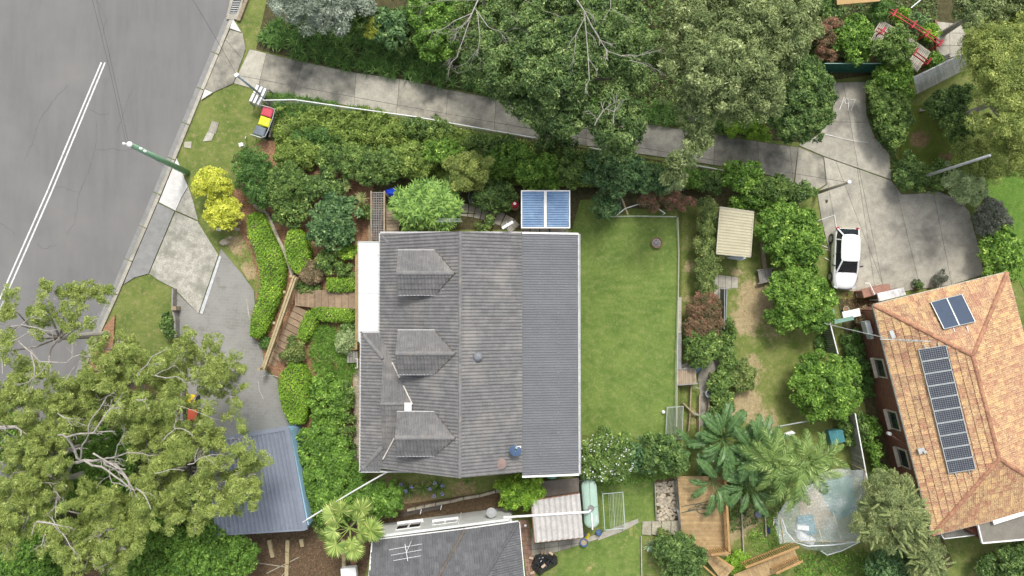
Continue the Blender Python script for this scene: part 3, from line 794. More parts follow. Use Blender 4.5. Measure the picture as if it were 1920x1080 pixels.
# concrete aprons of the two driveways
ap = root_at('crossover', 420, 110, kind='structure')
slabs(ap, [(431, 55), (455, 62), (461, 92), (437, 157), (400, 173), (383, 166)], [(410, 60, 470, 128)], CONCD, dz=.06)
for q in ([(437, 35), (452, 60), (431, 53)], [(384, 167), (399, 173), (377, 187)]):
    sheet('white_wing', q, .12, CONCW, kind=None, parent=ap)
ap2 = root_at('driveway_crossover', 320, 440, kind='structure')
sheet('white_wing', [(331, 297), (298, 379), (329, 395), (341, 368), (352, 350)], .085, CONCW, kind=None, parent=ap2)
sheet('white_wing', [(353, 351), (342, 369), (330, 395), (371, 413), (362, 377)], .085, CONCP, kind=None, parent=ap2)
sheet('concrete_slab', [(296, 381), (327, 396), (278, 513), (252, 520), (232, 533), (236, 522)], .075, CONCG, kind=None, parent=ap2)
sheet('concrete_slab', [(329, 397), (370, 415), (409, 478), (372, 588), (326, 540), (300, 527), (280, 513)], .08, CONCP, kind=None, parent=ap2)
sheet('trench_drain', [(411, 479), (415, 482), (380, 589), (374, 587)], .1, mat('pale_drain', (.55, .56, .57), rough=.6), kind=None, parent=ap2)

def stamped():
    m, nt, b, L = new_mat('stencilled_driveway')
    g = nt.nodes.new('ShaderNodeNewGeometry')
    mp = nt.nodes.new('ShaderNodeMapping'); mp.inputs['Rotation'].default_value[2] = .06; L(g.outputs['Position'], mp.inputs[0])
    bt = nt.nodes.new('ShaderNodeTexBrick'); L(mp.outputs[0], bt.inputs['Vector']); bt.inputs['Scale'].default_value = 1; bt.inputs['Brick Width'].default_value = .42
    bt.inputs['Row Height'].default_value = .21; bt.inputs['Mortar Size'].default_value = .014; bt.inputs['Mortar Smooth'].default_value = .4
    bt.inputs['Color1'].default_value = (.205, .2, .18, 1); bt.inputs['Color2'].default_value = (.235, .23, .21, 1); bt.inputs['Mortar'].default_value = (.275, .27, .25, 1)
    a = mix(nt, ramp(nt, noise(nt, .45, 5, .7), .4, .68), bt.outputs[0], (.27, .265, .245))
    a = mix(nt, ramp(nt, noise(nt, 1.1, 6, .75), .54, .7, 0, .7), a, (.15, .145, .125))
    a = mix(nt, 1.0, a, mix(nt, ramp(nt, noise(nt, 24, 3, .7), .3, .7), (.86,)*3, (1.14,)*3), 'MULTIPLY')
    L(a, b.inputs['Base Color']); b.inputs['Roughness'].default_value = .85; return m
sheet('driveway', [(411, 479), (414, 466), (452, 512), (476, 545), (479, 600), (472, 632), (490, 645), (497, 695), (520, 712), (527, 760), (545, 803), (480, 815), (395, 850), (362, 770), (342, 700), (334, 620), (327, 545), (372, 588), (381, 589)], .06, stamped())
wander([(521, 706), (500, 702), (491, 706)], .5, .075, 'chalk_mark', CONCW, parent=ap2, jit=1)
wander([(484, 715), (487, 735), (494, 748)], .4, .075, 'chalk_mark', CONCW, parent=ap2, jit=1)
wander([(462, 560), (468, 600)], 1.4, .075, 'chalk_mark', CONC, parent=ap2, jit=.4)

# the shared driveway and the parking apron, slab by slab
dv = root_at('shared_driveway', 800, 190, kind='structure')
top = [(468, 92), (565, 115), (665, 136), (770, 151), (840, 168), (960, 190), (1080, 213), (1193, 230), (1243, 237), (1340, 252), (1433, 267), (1497, 276)]
bot = [(438, 156), (480, 168), (547, 180), (640, 196), (740, 213), (840, 229), (960, 251), (1078, 270), (1190, 287), (1270, 299), (1363, 313), (1440, 328), (1488, 343)]
slabs(dv, top+bot[::-1], [(502, 90, 480, 180), (570, 110, 547, 190), (668, 130, 663, 210), (750, 140, 742, 225), (841, 160, 834, 240), (930, 180, 926, 260), (1015, 190, 1012, 270), (1100, 210, 1098, 290), (1193, 225, 1190, 295),
                          (1340, 240, 1338, 320), (1420, 255, 1424, 335), (1480, 265, 1488, 350)], CONCD, ms=[CONCD, CONC, CONCD])
pk = root_at('parking_apron', 1650, 420, kind='structure')
slabs(pk, [(1497, 272), (1530, 255), (1550, 235), (1562, 205), (1560, 155), (1622, 153), (1625, 215), (1640, 257), (1668, 288), (1672, 337), (1545, 293)], [(1552, 228, 1640, 230), (1596, 240, 1610, 320)], CONC)
slabs(pk, [(1497, 276), (1544, 294), (1549, 345), (1530, 358), (1490, 343)], [], CONCD)
slabs(pk, [(1545, 294), (1672, 339), (1690, 364), (1755, 361), (1802, 380), (1818, 396), (1826, 430), (1838, 470), (1844, 515), (1780, 535), (1650, 552), (1585, 545), (1566, 520), (1540, 410), (1532, 360), (1550, 346)],
      [(1598, 250, 1617, 380), (1590, 362, 1652, 525), (1620, 362, 1652, 520), (1682, 360, 1722, 525), (1752, 370, 1782, 520), (1555, 360, 1570, 440)], CONC)
CHALK = mat('faded_chalk', (.8, .8, .78), (.6, .6, .57), rough=.9)
for s in ([(1574, 206), (1578, 196), (1583, 182)], [(1591.5, 189), (1589.5, 185), (1586, 185), (1583.5, 189), (1586, 194), (1590, 193.5), (1591.5, 189), (1591, 198), (1590, 207)], [(1595, 187), (1604, 186), (1600, 196), (1596, 207)],
          [(1545, 251), (1570, 257), (1600, 264), (1628, 267)], [(1533, 414), (1565, 403), (1566, 412), (1569, 430)], [(1542, 460), (1553, 465)], [(1547, 468), (1556, 469)], [(1546, 483), (1557, 489), (1558, 505)]):
    wander(s, .55, .1, 'chalk_mark', CHALK, parent=pk, jit=.1, step=3)

# soils and lawns
sheet('garden_bed', [(440, 290), (500, 262), (700, 300), (720, 430), (712, 640), (672, 880), (690, 905), (600, 990), (560, 800), (530, 770), (525, 712), (498, 690), (478, 640), (480, 545), (455, 510), (425, 440), (440, 340)], .016, MULCH)
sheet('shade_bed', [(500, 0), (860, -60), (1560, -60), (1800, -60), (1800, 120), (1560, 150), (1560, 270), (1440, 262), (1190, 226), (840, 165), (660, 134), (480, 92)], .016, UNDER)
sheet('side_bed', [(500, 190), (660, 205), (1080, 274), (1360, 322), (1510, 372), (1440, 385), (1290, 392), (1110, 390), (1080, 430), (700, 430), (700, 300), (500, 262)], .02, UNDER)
sheet('gum_bed', [(-30, 1180), (-20, 1110), (75, 895), (132, 760), (182, 650), (200, 650), (335, 720), (400, 850), (480, 1000), (480, 1180)], .02, SOIL)
sheet('bark_bed', [(470, 1005), (600, 985), (760, 940), (960, 900), (1000, 890), (1010, 905), (960, 960), (700, 1010), (680, 1100), (400, 1100)], .02, SOIL)
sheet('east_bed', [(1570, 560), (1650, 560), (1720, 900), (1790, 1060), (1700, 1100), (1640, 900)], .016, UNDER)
sheet('back_lawn', [(1088, 375), (1150, 372), (1160, 400), (1270, 405), (1271, 560), (1271, 700), (1271, 826), (1180, 832), (1090, 815), (1070, 640), (1070, 440)], .03, LAWN,
      masks=[(1268, 655, 14, .8), (1262, 690, 12, .7), (1120, 440, 20, .35), (1225, 440, 25, .4), (1230, 520, 25, .3)])
sheet('side_lawn', [(1278, 385), (1322, 385), (1318, 560), (1300, 680), (1310, 900), (1278, 830)], .02, YARD, masks=[(1292, 445, 14, 1), (1292, 500, 18, 1.2), (1290, 560, 16, 1.2), (1288, 620, 14, 1), (1290, 400, 9, .3), (1300, 780, 30, .8), (1330, 840, 40, .8)], step=14)
sheet('lower_yard', [(1340, 480), (1430, 480), (1560, 560), (1610, 700), (1640, 860), (1560, 880), (1480, 900), (1330, 870), (1352, 640), (1340, 560)], .02, YARD,
      masks=[(1420, 560, 55, 1.3), (1400, 600, 45, 1.2), (1410, 690, 35, 1.0), (1400, 760, 45, 1.3), (1440, 790, 40, 1.0), (1380, 510, 25, .8), (1450, 620, 30, .8), (1420, 720, 14, 1.3), (1530, 640, 20, .4), (1455, 690, 12, .9)])
sheet('kerbside_dirt', [(196, 612), (215, 590), (212, 650), (180, 720), (150, 740), (172, 672)], .15, MULCH)
sheet('dirt_verge', [(400, 400), (440, 420), (470, 470), (490, 545), (480, 550), (450, 500), (412, 430)], .022, YARD, masks=[(440, 460, 30, 1.2), (465, 510, 25, 1.2), (440, 410, 10, .4)])
sheet('neighbour_lawn', [(1085, 890), (1170, 865), (1260, 880), (1230, 900), (1228, 985), (1205, 1000), (1202, 1100), (1040, 1100), (1048, 1050), (1046, 1035), (1100, 1015), (1130, 1000), (1125, 930)], .022, LAWN,
      masks=[(1105, 1060, 12, .9), (1180, 990, 30, .6), (1165, 1020, 18, .5)])
sheet('far_lawn', [(1835, 340), (1990, 300), (1990, 700), (1900, 500), (1860, 440)], .02, ground_mat('lush_grass', s2l((82, 114, 46)), s2l((96, 126, 54)), s2l((116, 136, 70)), s2l((120, 130, 60)), s2l((110, 120, 60))))
sheet('shady_clearing', [(1700, 200), (1790, 190), (1800, 300), (1770, 345), (1680, 330)], .024, ground_mat('shaded_grass', s2l((84, 104, 40)), s2l((110, 124, 56)), s2l((96, 92, 56)), s2l((140, 120, 90)), s2l((110, 94, 66))), masks=[(1740, 255, 22, 1), (1790, 285, 12, 1.2)])
PEB = mat('pebbles', (.58, .53, .42), (.36, .32, .24), scale=14, fine=36, fine_amt=.4, bmp=.8, rough=.9)
sheet('pebble_path', [(662, 690), (682, 655), (690, 660), (690, 870), (672, 868), (664, 860)], .05, PEB)
sheet('flank_grass', [(690, 885), (960, 885), (980, 905), (900, 925), (760, 945), (720, 920)], .03, GRASS, masks=[(780, 935, 40, .9), (870, 915, 30, .6), (720, 905, 20, .8)])
def stone_scatter(root_name, label, poly, n, m, s0, s1, dz=.02, cat=None):
    """loose stones nobody could count"""
    mb = MB(); xs = [p[0] for p in poly]; ys = [p[1] for p in poly]
    k = 0
    while k < n:
        x, y = random.uniform(min(xs), max(xs)), random.uniform(min(ys), max(ys))
        if not inside(x, y, poly): continue
        s = random.uniform(s0, s1); c = P(x, y, dz=dz+s*.2); a = random.uniform(0, 3)
        pr = []
        for i in range(6):
            t = a+i*math.pi/3; pr.append(c+Vector((math.cos(t)*s*random.uniform(.4, .6), math.sin(t)*s*random.uniform(.35, .5), 0)))
        top = [c+(p-c)*.6+Vector((0, 0, s*.25)) for p in pr]
        mb.add(pr+top, [(i, (i+1) % 6, (i+1) % 6+6, i+6) for i in range(6)]+[tuple(range(6, 12))], random.random()); k += 1
    return tag(mb.build(root_name, m), label, kind='stuff')
STONE = mat('garden_stone', (.46, .41, .32), (.32, .27, .2), scale=6, rough=.9, tint=.3)
stone_scatter('pebble', 'cream pebbles along the house front', [(664, 700), (682, 660), (680, 868), (666, 862)], 1500, STONE, .05, .1, .04)
# mulch chips
CHIP = mat('bark_chips', s2l((186, 142, 108)), s2l((120, 86, 64)), scale=5, rough=.95, tint=.45)
def chips(label, poly, n, m=CHIP, s=(.05, .14)):
    global LEAVES
    xs = [p[0] for p in poly]; ys = [p[1] for p in poly]
    X = rng.uniform(min(xs), max(xs), n); Y = rng.uniform(min(ys), max(ys), n)
    pos = np.array([tuple(P(x, y, dz=random.uniform(.03, .07))) for x, y in zip(X, Y) if inside(x, y, poly)]); k = len(pos)
    nr = unit(rng.normal(size=(k, 3))*.35+np.array([0, 0, 1])); ax = unit(np.cross(nr, rng.normal(size=(k, 3))))
    L_ = rng.uniform(*s, k); tag(link('bark_chips', quad_mesh('bark_chips', pos, ax, nr, L_, L_*.5, rng.uniform(0, 1, k), m)), label, kind='stuff')
chips('reddish bark chips over the front garden', [(440, 300), (720, 300), (712, 640), (672, 880), (560, 800), (525, 712), (478, 640), (480, 545), (425, 440)], 9000)
chips('brown bark litter below the blue garage', [(470, 1010), (600, 990), (700, 1010), (680, 1100), (400, 1100)], 4000, mat('brown_chips', s2l((140, 112, 92)), s2l((92, 70, 56)), scale=5, rough=.95, tint=.45))
chips('dry leaves blown along the kerb', [(196, 612), (210, 600), (205, 660), (175, 710), (160, 700)], 900)
chips('fallen leaves scattered in the gutter', [(423, 32), (368, 163), (287, 360), (207, 547), (216, 550), (297, 363), (378, 166), (432, 36)], 900, s=(.04, .09))
chips('stray dry leaves on the parking apron', [(1560, 160), (1620, 160), (1670, 330), (1820, 400), (1840, 500), (1600, 530), (1545, 350)], 500, s=(.04, .1))
chips('leaves fallen on the shared driveway', [(470, 95), (960, 190), (1430, 266), (1430, 320), (960, 248), (480, 165)], 1500, s=(.03, .09))
chips('leaf litter beside the parking apron', [(1618, 150), (1632, 150), (1640, 250), (1680, 300), (1692, 360), (1680, 355), (1664, 300), (1632, 262), (1622, 220)], 700)
chips('leaf litter round the terracotta planters', [(1575, 545), (1650, 530), (1640, 600), (1590, 600)], 900)
# ------------------------------------------------------------------ the grey-roofed house in the middle
def mono_wall(root, pts, z0, z1, m, th=.2, name='wall'):
    """walls between plan points"""
    for i in range(len(pts)-1):
        clapwall(root, pts[i], pts[i+1], z0, z1, m, name, th)
house = thing('brick_house', P(890, 660), 'large house with grey tiled roof, three dormers and a grey steel rear roof', 'house')
ZE, ZR = 3.9, 6.4
RT, RB = P(862, 434, ZR), P(862, 896, ZR)
W0, W1 = P(713, 430, ZE), P(713, 884, ZE)
W0.x = W1.x = (W0.x+W1.x)/2; RT.x = RB.x
W0.y = RT.y+.12
W1.y = RB.y-.02
ET, EB = P(978, 433, 5.05), P(978, 888, 5.05); ET.y = RT.y; EB.y = RB.y; ET.x = EB.x
f1, n1 = tiled(house, [W0, W1, RB, RT], TILE_G, .40, .36, 'roll', (130, 300))
f2, n2 = tiled(house, [EB, ET, RT, RB], TILE_G, .40, .36, 'roll', (150, 300))
# the lower hipped wing at the front
w0, w1 = P(677, 625, ZE), P(677, 882, ZE); w0.x = w1.x
ZS = 4.95
g0, g1 = P(717, 672, 4.3), P(717, 837, 4.3); g0.x = g1.x
rg0 = P(716, 758, ZS); rg0.x = g0.x; rg1 = P(772, 758, ZS); rg0.y = rg1.y = (w0.y+w1.y)/2
GZ = ZE+(w0.y-g0.y)/(w0.y-rg0.y)*(ZS-ZE); g0.z = g1.z = GZ; g1.y = w1.y+(w0.y-g0.y)
f3, n3 = tiled(house, [w1, w0, g0, g1], TILE_G, .40, .36, 'roll', (10, 300))
def onslope(x):   # height of the main west slope at plan x
    return ZE+(x-W0.x)/(RT.x-W0.x)*(ZR-ZE)
nx = W0.x+.05
t_ = (GZ-ZE)/(ZS-ZE); xv = nx+(rg1.x-nx)*t_
oN = (w0, Vector((nx, w0.y, ZE)), Vector((rg1.x, rg1.y, ZS))); oS = (Vector((nx, w1.y, ZE)), w1, Vector((rg1.x, rg1.y, ZS)))
f4, n4 = tiled(house, [w0, oN[1], Vector((xv, g0.y, GZ)), Vector((g0.x, g0.y, GZ))], TILE_G, .40, .36, 'roll', (0, 0), org=oN)
f4b, _ = tiled(house, [Vector((g0.x, g0.y, GZ)), Vector((xv, g0.y, GZ)), Vector((rg1.x+.05, rg1.y, ZS)), Vector((rg0.x, rg0.y, ZS))], TILE_G, .40, .36, 'roll', (0, 0), org=oN)
f5, n5 = tiled(house, [oS[0], w1, Vector((g1.x, g1.y, GZ)), Vector((xv, g1.y, GZ))], TILE_G, .40, .36, 'roll', (0, 0), org=oS)
f5b, _ = tiled(house, [Vector((xv, g1.y, GZ)), Vector((g1.x, g1.y, GZ)), Vector((rg0.x, rg0.y, ZS)), Vector((rg1.x+.05, rg1.y, ZS))], TILE_G, .40, .36, 'roll', (0, 0), org=oS)
st = MB()
for f in (f1, f2, f3, f4, f4b, f5, f5b): st.add(f.v, f.f); st.t[-len(f.t):] = f.t
o = st.build('tile_field', TILE_G, house); o['kind'] = 'stuff'
caps(house, RT, RB, CAP_G); caps(house, rg0+Vector((0, 0, .01)), rg1, CAP_G)
caps(house, w0+Vector((.1, -.1, .03)), Vector((g0.x, g0.y, GZ+.06)), CAP_G, name='hip_cap', w=.3); caps(house, w1+Vector((.1, .1, .03)), Vector((g1.x, g1.y, GZ+.06)), CAP_G, name='hip_cap', w=.3)
caps(house, W0+Vector((.1, -.12, .04)), W0+Vector((.55, -.6, .26)), CAP_G, name='hip_cap', w=.3)
mb = MB(); mb.add([Vector((g0.x, g0.y, GZ)), Vector((g1.x, g1.y, GZ)), Vector((rg0.x, rg0.y, ZS))], [(0, 1, 2)]); mb.build('gablet', CREAM, house)
# white valley flashings and lead patch
mb = MB()
va, vb = Vector((nx+.02, w0.y-.35, ZE+.12)), Vector((rg1.x+.05, rg1.y, ZS+.02))
FL = mat('flashing', (.62, .6, .56), (.45, .38, .3), scale=3, rough=.6)
for t0, t1 in ((.36, .60), (.72, 1.0)): mb.bar(va.lerp(vb, t0)+Vector((0, 0, .06)), va.lerp(vb, t1)+Vector((0, 0, .06)), .07, .03)
va, vb = Vector((nx+.1, w1.y+.55, ZE+.2)), Vector((rg1.x+.05, rg1.y, ZS+.02)); mb.bar(va.lerp(vb, .05)+Vector((0, 0, .06)), va.lerp(vb, .42)+Vector((0, 0, .06)), .07, .03)
mb.build('valley_flashing', FL, house)
mb = MB(); c = P(765, 763, 5.05); mb.box(c, (.42, .5, .03)); mb.build('lead_patch', WHITE, house)
# gutters and walls
mb = MB()
mb.bar(W0+Vector((-.06, .05, -.05)), W1+Vector((-.06, 0, -.05)), .12, .12); mb.bar(w0+Vector((-.06, .1, -.05)), w1+Vector((-.06, -.1, -.05)), .12, .12)
mb.bar(w1+Vector((-.1, -.08, -.05)), w1+Vector((4.2, -.08, -.05)), .1, .12); mb.bar(w0+Vector((-.1, .08, -.05)), w0+Vector((1.0, .08, -.05)), .1, .12)
TG = P(713, 430, ZE); mb.bar((TG.x, W0.y+.1, ZE-.02), (P(978, 430, ZE).x, W0.y+.1, ZE-.02), .11, .12)
mb.build('gutter', mat('pale_gutter', (.5, .5, .5), (.4, .4, .4), rough=.5), house)
x0, x1 = w0.x+.55, 0
zb = G(890, 660)-.2
mono_wall(house, [(g0.x-.6, w0.y-.55, 0), (W0.x+.6, w0.y-.55, 0), (W0.x+.6, W0.y-.5, 0), (ET.x, ET.y-.5, 0)], zb, 3.8, BRICK)
mono_wall(house, [(g0.x-.6, w0.y-.55, 0), (g0.x-.6, w1.y+.5, 0), (W0.x+1, w1.y+.5, 0), (ET.x, EB.y+.4, 0)], zb, 3.8, BRICK)
# gable ends
for yy in (RT.y-.45, RB.y+.4):
    mb = MB(); mb.prism([Vector((W0.x+.6, yy-.1, 0))]*1+[Vector((W0.x+.6, yy+.1, 0)), Vector((ET.x, yy+.1, 0)), Vector((ET.x, yy-.1, 0))], .01)
    mb = MB(); a = [Vector((W0.x+.6, yy, 3.7)), Vector((ET.x, yy, 3.7)), Vector((ET.x, yy, 4.9)), Vector((RT.x, yy, ZR-.15)), Vector((W0.x+.6, yy, ZE+.2))]
    b = [p+Vector((0, .12, 0)) for p in a]; mb.add(a+b, [(0, 1, 2, 3, 4), (9, 8, 7, 6, 5)]+[(i, i+5, (i+1) % 5+5, (i+1) % 5) for i in range(5)]); mb.build('gable_wall', CREAM, house)
# steel rear roof
MA, MB_, = P(1084, 441, 4.45), P(1084, 887, 4.45)
MT, MBm = P(979, 441, 4.98), P(979, 887, 4.98); MA.x = MB_.x; MT.x = MBm.x; MT.y = MA.y; MBm.y = MB_.y
corrugated(house, MB_, MA, MT, MBm, METAL_G, pitch=.152, amp=.035, sheet_w=.76)
SCR = mat('roof_screws', (.55, .56, .56), rough=.4)
mb = MB()
for fx in (.32, .65):
    for k in range(0, 96, 4):
        if random.random() < .75:
            t = (k+.5)/96; a = MB_.lerp(MA, t).lerp(MBm.lerp(MT, t), 1-fx); mb.box(a+Vector((0, 0, .05)), (.03, .03, .012))
o = mb.build('roof_screws', SCR, house); o['kind'] = 'stuff'
mb = MB()
for t in (1, -1):
    a, b = (MT, MA) if t > 0 else (MBm, MB_); mb.bar(a+Vector((0, .08*t, .03)), b+Vector((0.05, .08*t, .03)), .11, .08)
mb.build('barge_cap', WHITE, house)
mb = MB(); a, b = MB_+Vector((.1, -.08, -.07)), MA+Vector((.1, .08, -.07)); mb.bar(a+Vector((.06, 0, .03)), b+Vector((.06, 0, .03)), .02, .12); mb.bar(a+Vector((-.06, 0, 0)), b+Vector((-.06, 0, 0)), .02, .1); mb.bar(a+Vector((0, 0, -.05)), b+Vector((0, 0, -.05)), .12, .02)
mb.build('gutter', mat('white_gutter', (.62, .63, .64), rough=.45), house)
mono_wall(house, [(ET.x-.1, MA.y-.4, 0), (MA.x-.45, MA.y-.4, 0), (MA.x-.45, MB_.y+.4, 0), (EB.x-.1, MB_.y+.4, 0)], zb, 4.25, BRICK)
for yy in (650, 760, 560):
    c = P(1088, yy, 0); w = link('window', bpy.data.meshes.new('window'), house)
    k = MB(); k.box((MA.x-.34, c.y, 2.6), (.05, 1.8, 1.3)); w.data = k.mesh('window', WHITE); k = MB(); k.box((MA.x-.31, c.y, 2.6), (.03, 1.6, 1.1)); k.build('pane', GLASS, w)

# dormers
mat('dark_lead', (.05, .05, .05), (.12, .09, .06), scale=4, rough=.7)
def dormer(xf, xe, xr, yt, yr, yb):
    rz = onslope(P(xr, yr, 6.1).x); rz = onslope(P(xr, yr, rz).x)+.1
    ez = onslope(P(xe, yt, 5.6).x)+.03
    rf, rb = P(xf, yr, rz), P(xr, yr, rz); rb.y = rf.y
    tf, te = P(xf+4, yt, ez), P(xe, yt, ez); tf.y = te.y
    bf, be = P(xf+4, yb, ez), P(xe, yb, ez); bf.y = be.y; be.x = te.x; bf.x = tf.x
    d = thing('dormer', rf, None, None); d.parent = house; d.matrix_parent_inverse = WM[house.name].inverted()
    tot = MB()
    for q in ([te, tf, rf, rb], [bf, be, rb, rf]):
        f, n = tiled(d, q, TILE_G, .40, .36, 'roll', (14, 300)); tot.add(f.v, f.f); tot.t[-len(f.t):] = f.t
    tot.build('tile_field', TILE_G, d)['kind'] = 'stuff'
    caps(d, rf, rb, CAP_G, w=.3)
    k = MB(); k.tube([te+Vector((.02, 0, .05)), rb+Vector((.06, 0, .03))], .035, 5); k.tube([be+Vector((.02, 0, .05)), rb+Vector((.06, 0, .03))], .035, 5); k.build('valley_line', _m['dark_lead'], d)  # thin dark tubes along the valleys, outlining the dormer
    k = MB()
    for y in (tf.y-.22, bf.y+.22):
        a, b = Vector((tf.x+.25, y, 0)), Vector((te.x-.15, y, 0)); k.bar((a.x, y, (ez+4.2)/2-.05), (b.x, y, (ez+4.2)/2-.05), .08, ez-4.2)
    k.bar((tf.x+.3, tf.y-.22, (ez+4.2)/2-.05), (tf.x+.3, bf.y+.22, (ez+4.2)/2-.05), .08, ez-4.2)
    k.add([Vector((tf.x+.28, tf.y-.2, ez-.06)), Vector((tf.x+.28, bf.y+.2, ez-.06)), Vector((tf.x+.28, rf.y, rz-.1))], [(0, 1, 2)])
    k.build('cheek_wall', CREAM, d)
    k = MB(); k.bar(tf+Vector((-.02, .08, -.03)), te+Vector((0, .08, -.03)), .05, .07); k.build('gutter', _m['pale_gutter'], d)
    k = MB(); k.bar(bf+Vector((-.02, -.08, -.03)), be+Vector((0, -.08, -.03)), .05, .07); k.build('gutter', _m['pale_gutter'], d)
    k = MB(); k.box((tf.x+.24, rf.y, ez-.55), (.05, 1.3, .8)); k.build('window', GLASS, d)
dormer(743, 818, 851, 471, 512, 551); dormer(742, 816, 852, 621, 663, 700); dormer(741, 816, 852, 774, 821, 853)
# roof vents, dish, aerials
c = P(896, 669, 6.2); mb = MB(); mb.lathe(c-Vector((0, 0, .35)), [(.16, 0), (.16, .2), (.26, .24), (.28, .34), (.22, .44), (.05, .48)], 16); o = mb.build('roof_vent', mat('grey_vent', (.2, .21, .23), rough=.5), None, True)
tag(o, 'grey domed roof vent alone on the smooth east slope of the main house', 'roof vent')
c = P(939, 869, 5.6); mb = MB(); mb.lathe(c-Vector((0, 0, .3)), [(.3, 0), (.3, .3), (.33, .33), (.05, .36)], 20); o = mb.build('skylight_tube', mat('pinkbrown_cover', (.26, .19, .17), (.2, .14, .12), rough=.6))
tag(o, 'round pinkish-brown skylight cap low on the main house roof', 'skylight')
def dish(name, px, py, z, r, m, label, tilt=(0.5, .25), az=2.2, base=None):
    root = thing(name, P(px, py, z), label, 'satellite dish')
    prof = [(0.02, 0), (r*.4, r*.03), (r*.75, r*.11), (r, r*.2)]; k = MB(); k.lathe((0, 0, 0), prof, 22)
    Mt = Matrix.Translation(P(px, py, z)) @ Matrix.Rotation(az, 4, 'Z') @ Matrix.Rotation(tilt[0], 4, 'Y')
    k.v = [tuple(Mt @ Vector(v)) for v in k.v]; k.f = k.f[:-2]; k.build('reflector', m, root, True)
    k = MB(); k.tube([Mt @ Vector((r*.9, 0, .1)), Mt @ Vector((r*.2, 0, r*.9))], .02, 5); k.box(Mt @ Vector((r*.15, 0, r*.95)), (.1, .1, .12)); k.build('feed_arm', STEEL, root)
    k = MB(); k.tube([Mt @ Vector((0, 0, 0)), P(px, py, z)+Vector((0, 0, -.8))], .03, 6); k.build('mast', STEEL, root)
    return root
DISHB = mat('bluegrey_dish', (.055, .095, .17), (.05, .08, .14), rough=.5, spec=.2)
dish('satellite_dish', 966, 846, 5.7, .36, DISHB, 'blue-grey satellite dish at the lower right of the main tiled roof', (.7, 0), 1.3)
k = MB(); k.box(P(971, 838, 5.5), (.35, .12, .1)); tag(k.build('dish_bracket', WHITE), 'white bracket behind the blue-grey satellite dish', 'bracket')
def yagi(px, py, z, n, L, el, ang, base_z, label, m=STEEL):
    """TV aerial: boom with cross rods on a mast"""
    root = thing('tv_aerial', P(px, py, z), label, 'aerial'); c = P(px, py, z); d = Vector((math.cos(ang), math.sin(ang), 0)); s = Vector((-d.y, d.x, 0))
    k = MB(); k.tube([c-d*L/2, c+d*L/2], .02, 5); k.build('boom', m, root)
    for i in range(n):
        q = c-d*L/2+d*L*(i+.5)/n; w = el*(1-.25*i/n); k = MB(); k.tube([q-s*w/2, q+s*w/2], .012, 4); k.build('rod', m, root)
    k = MB(); k.tube([c+Vector((0, 0, .1)), Vector((c.x, c.y, base_z))], .022, 6); k.build('mast', m, root)
    return root
yagi(843, 413, 5.6, 3, .25, 1.55, R(90), 1.0, 'metal TV aerial standing over the glossy frangipani by the roof edge')
r = thing('wall_antenna', P(950, 425, 4.4), 'white flat antenna panel with dish arm at the top eave of the main house', 'antenna')
k = MB(); a = P(942, 428, 4.5); b = P(962, 416, 4.6); k.bar(a, b, .16, .28); k.build('panel', WHITE, r)
k = MB(); k.tube([P(951, 421, 4.5), P(955, 432, 4.1)], .03, 5); k.tube([P(951, 423, 4.5), P(949, 416, 4.7)], .02, 5); k.build('arm', WHITE, r)

# white roofed front verandah
ver = thing('verandah_awning', P(692, 545), 'long flat white verandah roof along the front of the main house', 'awning')
k = MB(); q = [P(672, 453, 3.45), P(713, 453, 3.45), P(713, 645, 3.45), P(676, 645, 3.45), P(672, 640, 3.45)]; k.prism(q, .08)
AWN = mat('white_awning', (.68, .69, .69), (.63, .64, .64), scale=1, fine=8, fine_amt=.05, rough=.6, big=(.7, (.5, .51, .47), .58, .8)); k.build('roof_panel', AWN, ver)
k = MB(); k.bar(q[0], q[4], .07, .1); k.bar(q[0], q[1], .05, .1); k.build('edge_trim', mat('mossy_trim', (.42, .42, .36), (.5, .5, .46), rough=.8), ver)
for i_s in range(7):
    k = MB(); ys_ = 478+i_s*24; k.bar(P(672.5, ys_, 3.455), P(713, ys_, 3.455), .025, .02); k.build('seam', _m['mossy_trim'] if i_s % 3 == 0 else AWN, ver)
for y in (460, 520, 580, 636):
    k = MB(); a = P(676, y, 3.4); k.bar(a, (a.x, a.y, .6), .09, .09); k.build('post', WHITE, ver)
# small front steps and rail at the verandah foot
k = thing('timber_landing', P(665, 660), 'small grey timber landing at the lower end of the white verandah', 'landing')
for i in range(4):
    q = MB(); a, b = P(653+i*5.2, 658, 1.3), P(653+i*5.2, 680, 1.3); q.bar(a, b, .15, .05); q.build('plank', GREYT, k)
k2 = thing('white_tap_rail', P(668, 682), 'white metal handrail loop beside the verandah landing', 'handrail')
q = MB(); q.tube([P(666, 673, 2), P(670, 673, 2), P(670, 690, 2), P(666, 690, 2)], .03, 6); q.tube([P(670, 673, 2), P(670, 673, .9)], .03, 6); q.tube([P(670, 690, 2), P(670, 690, .9)], .03, 6); q.build('rail', WHITE, k2)

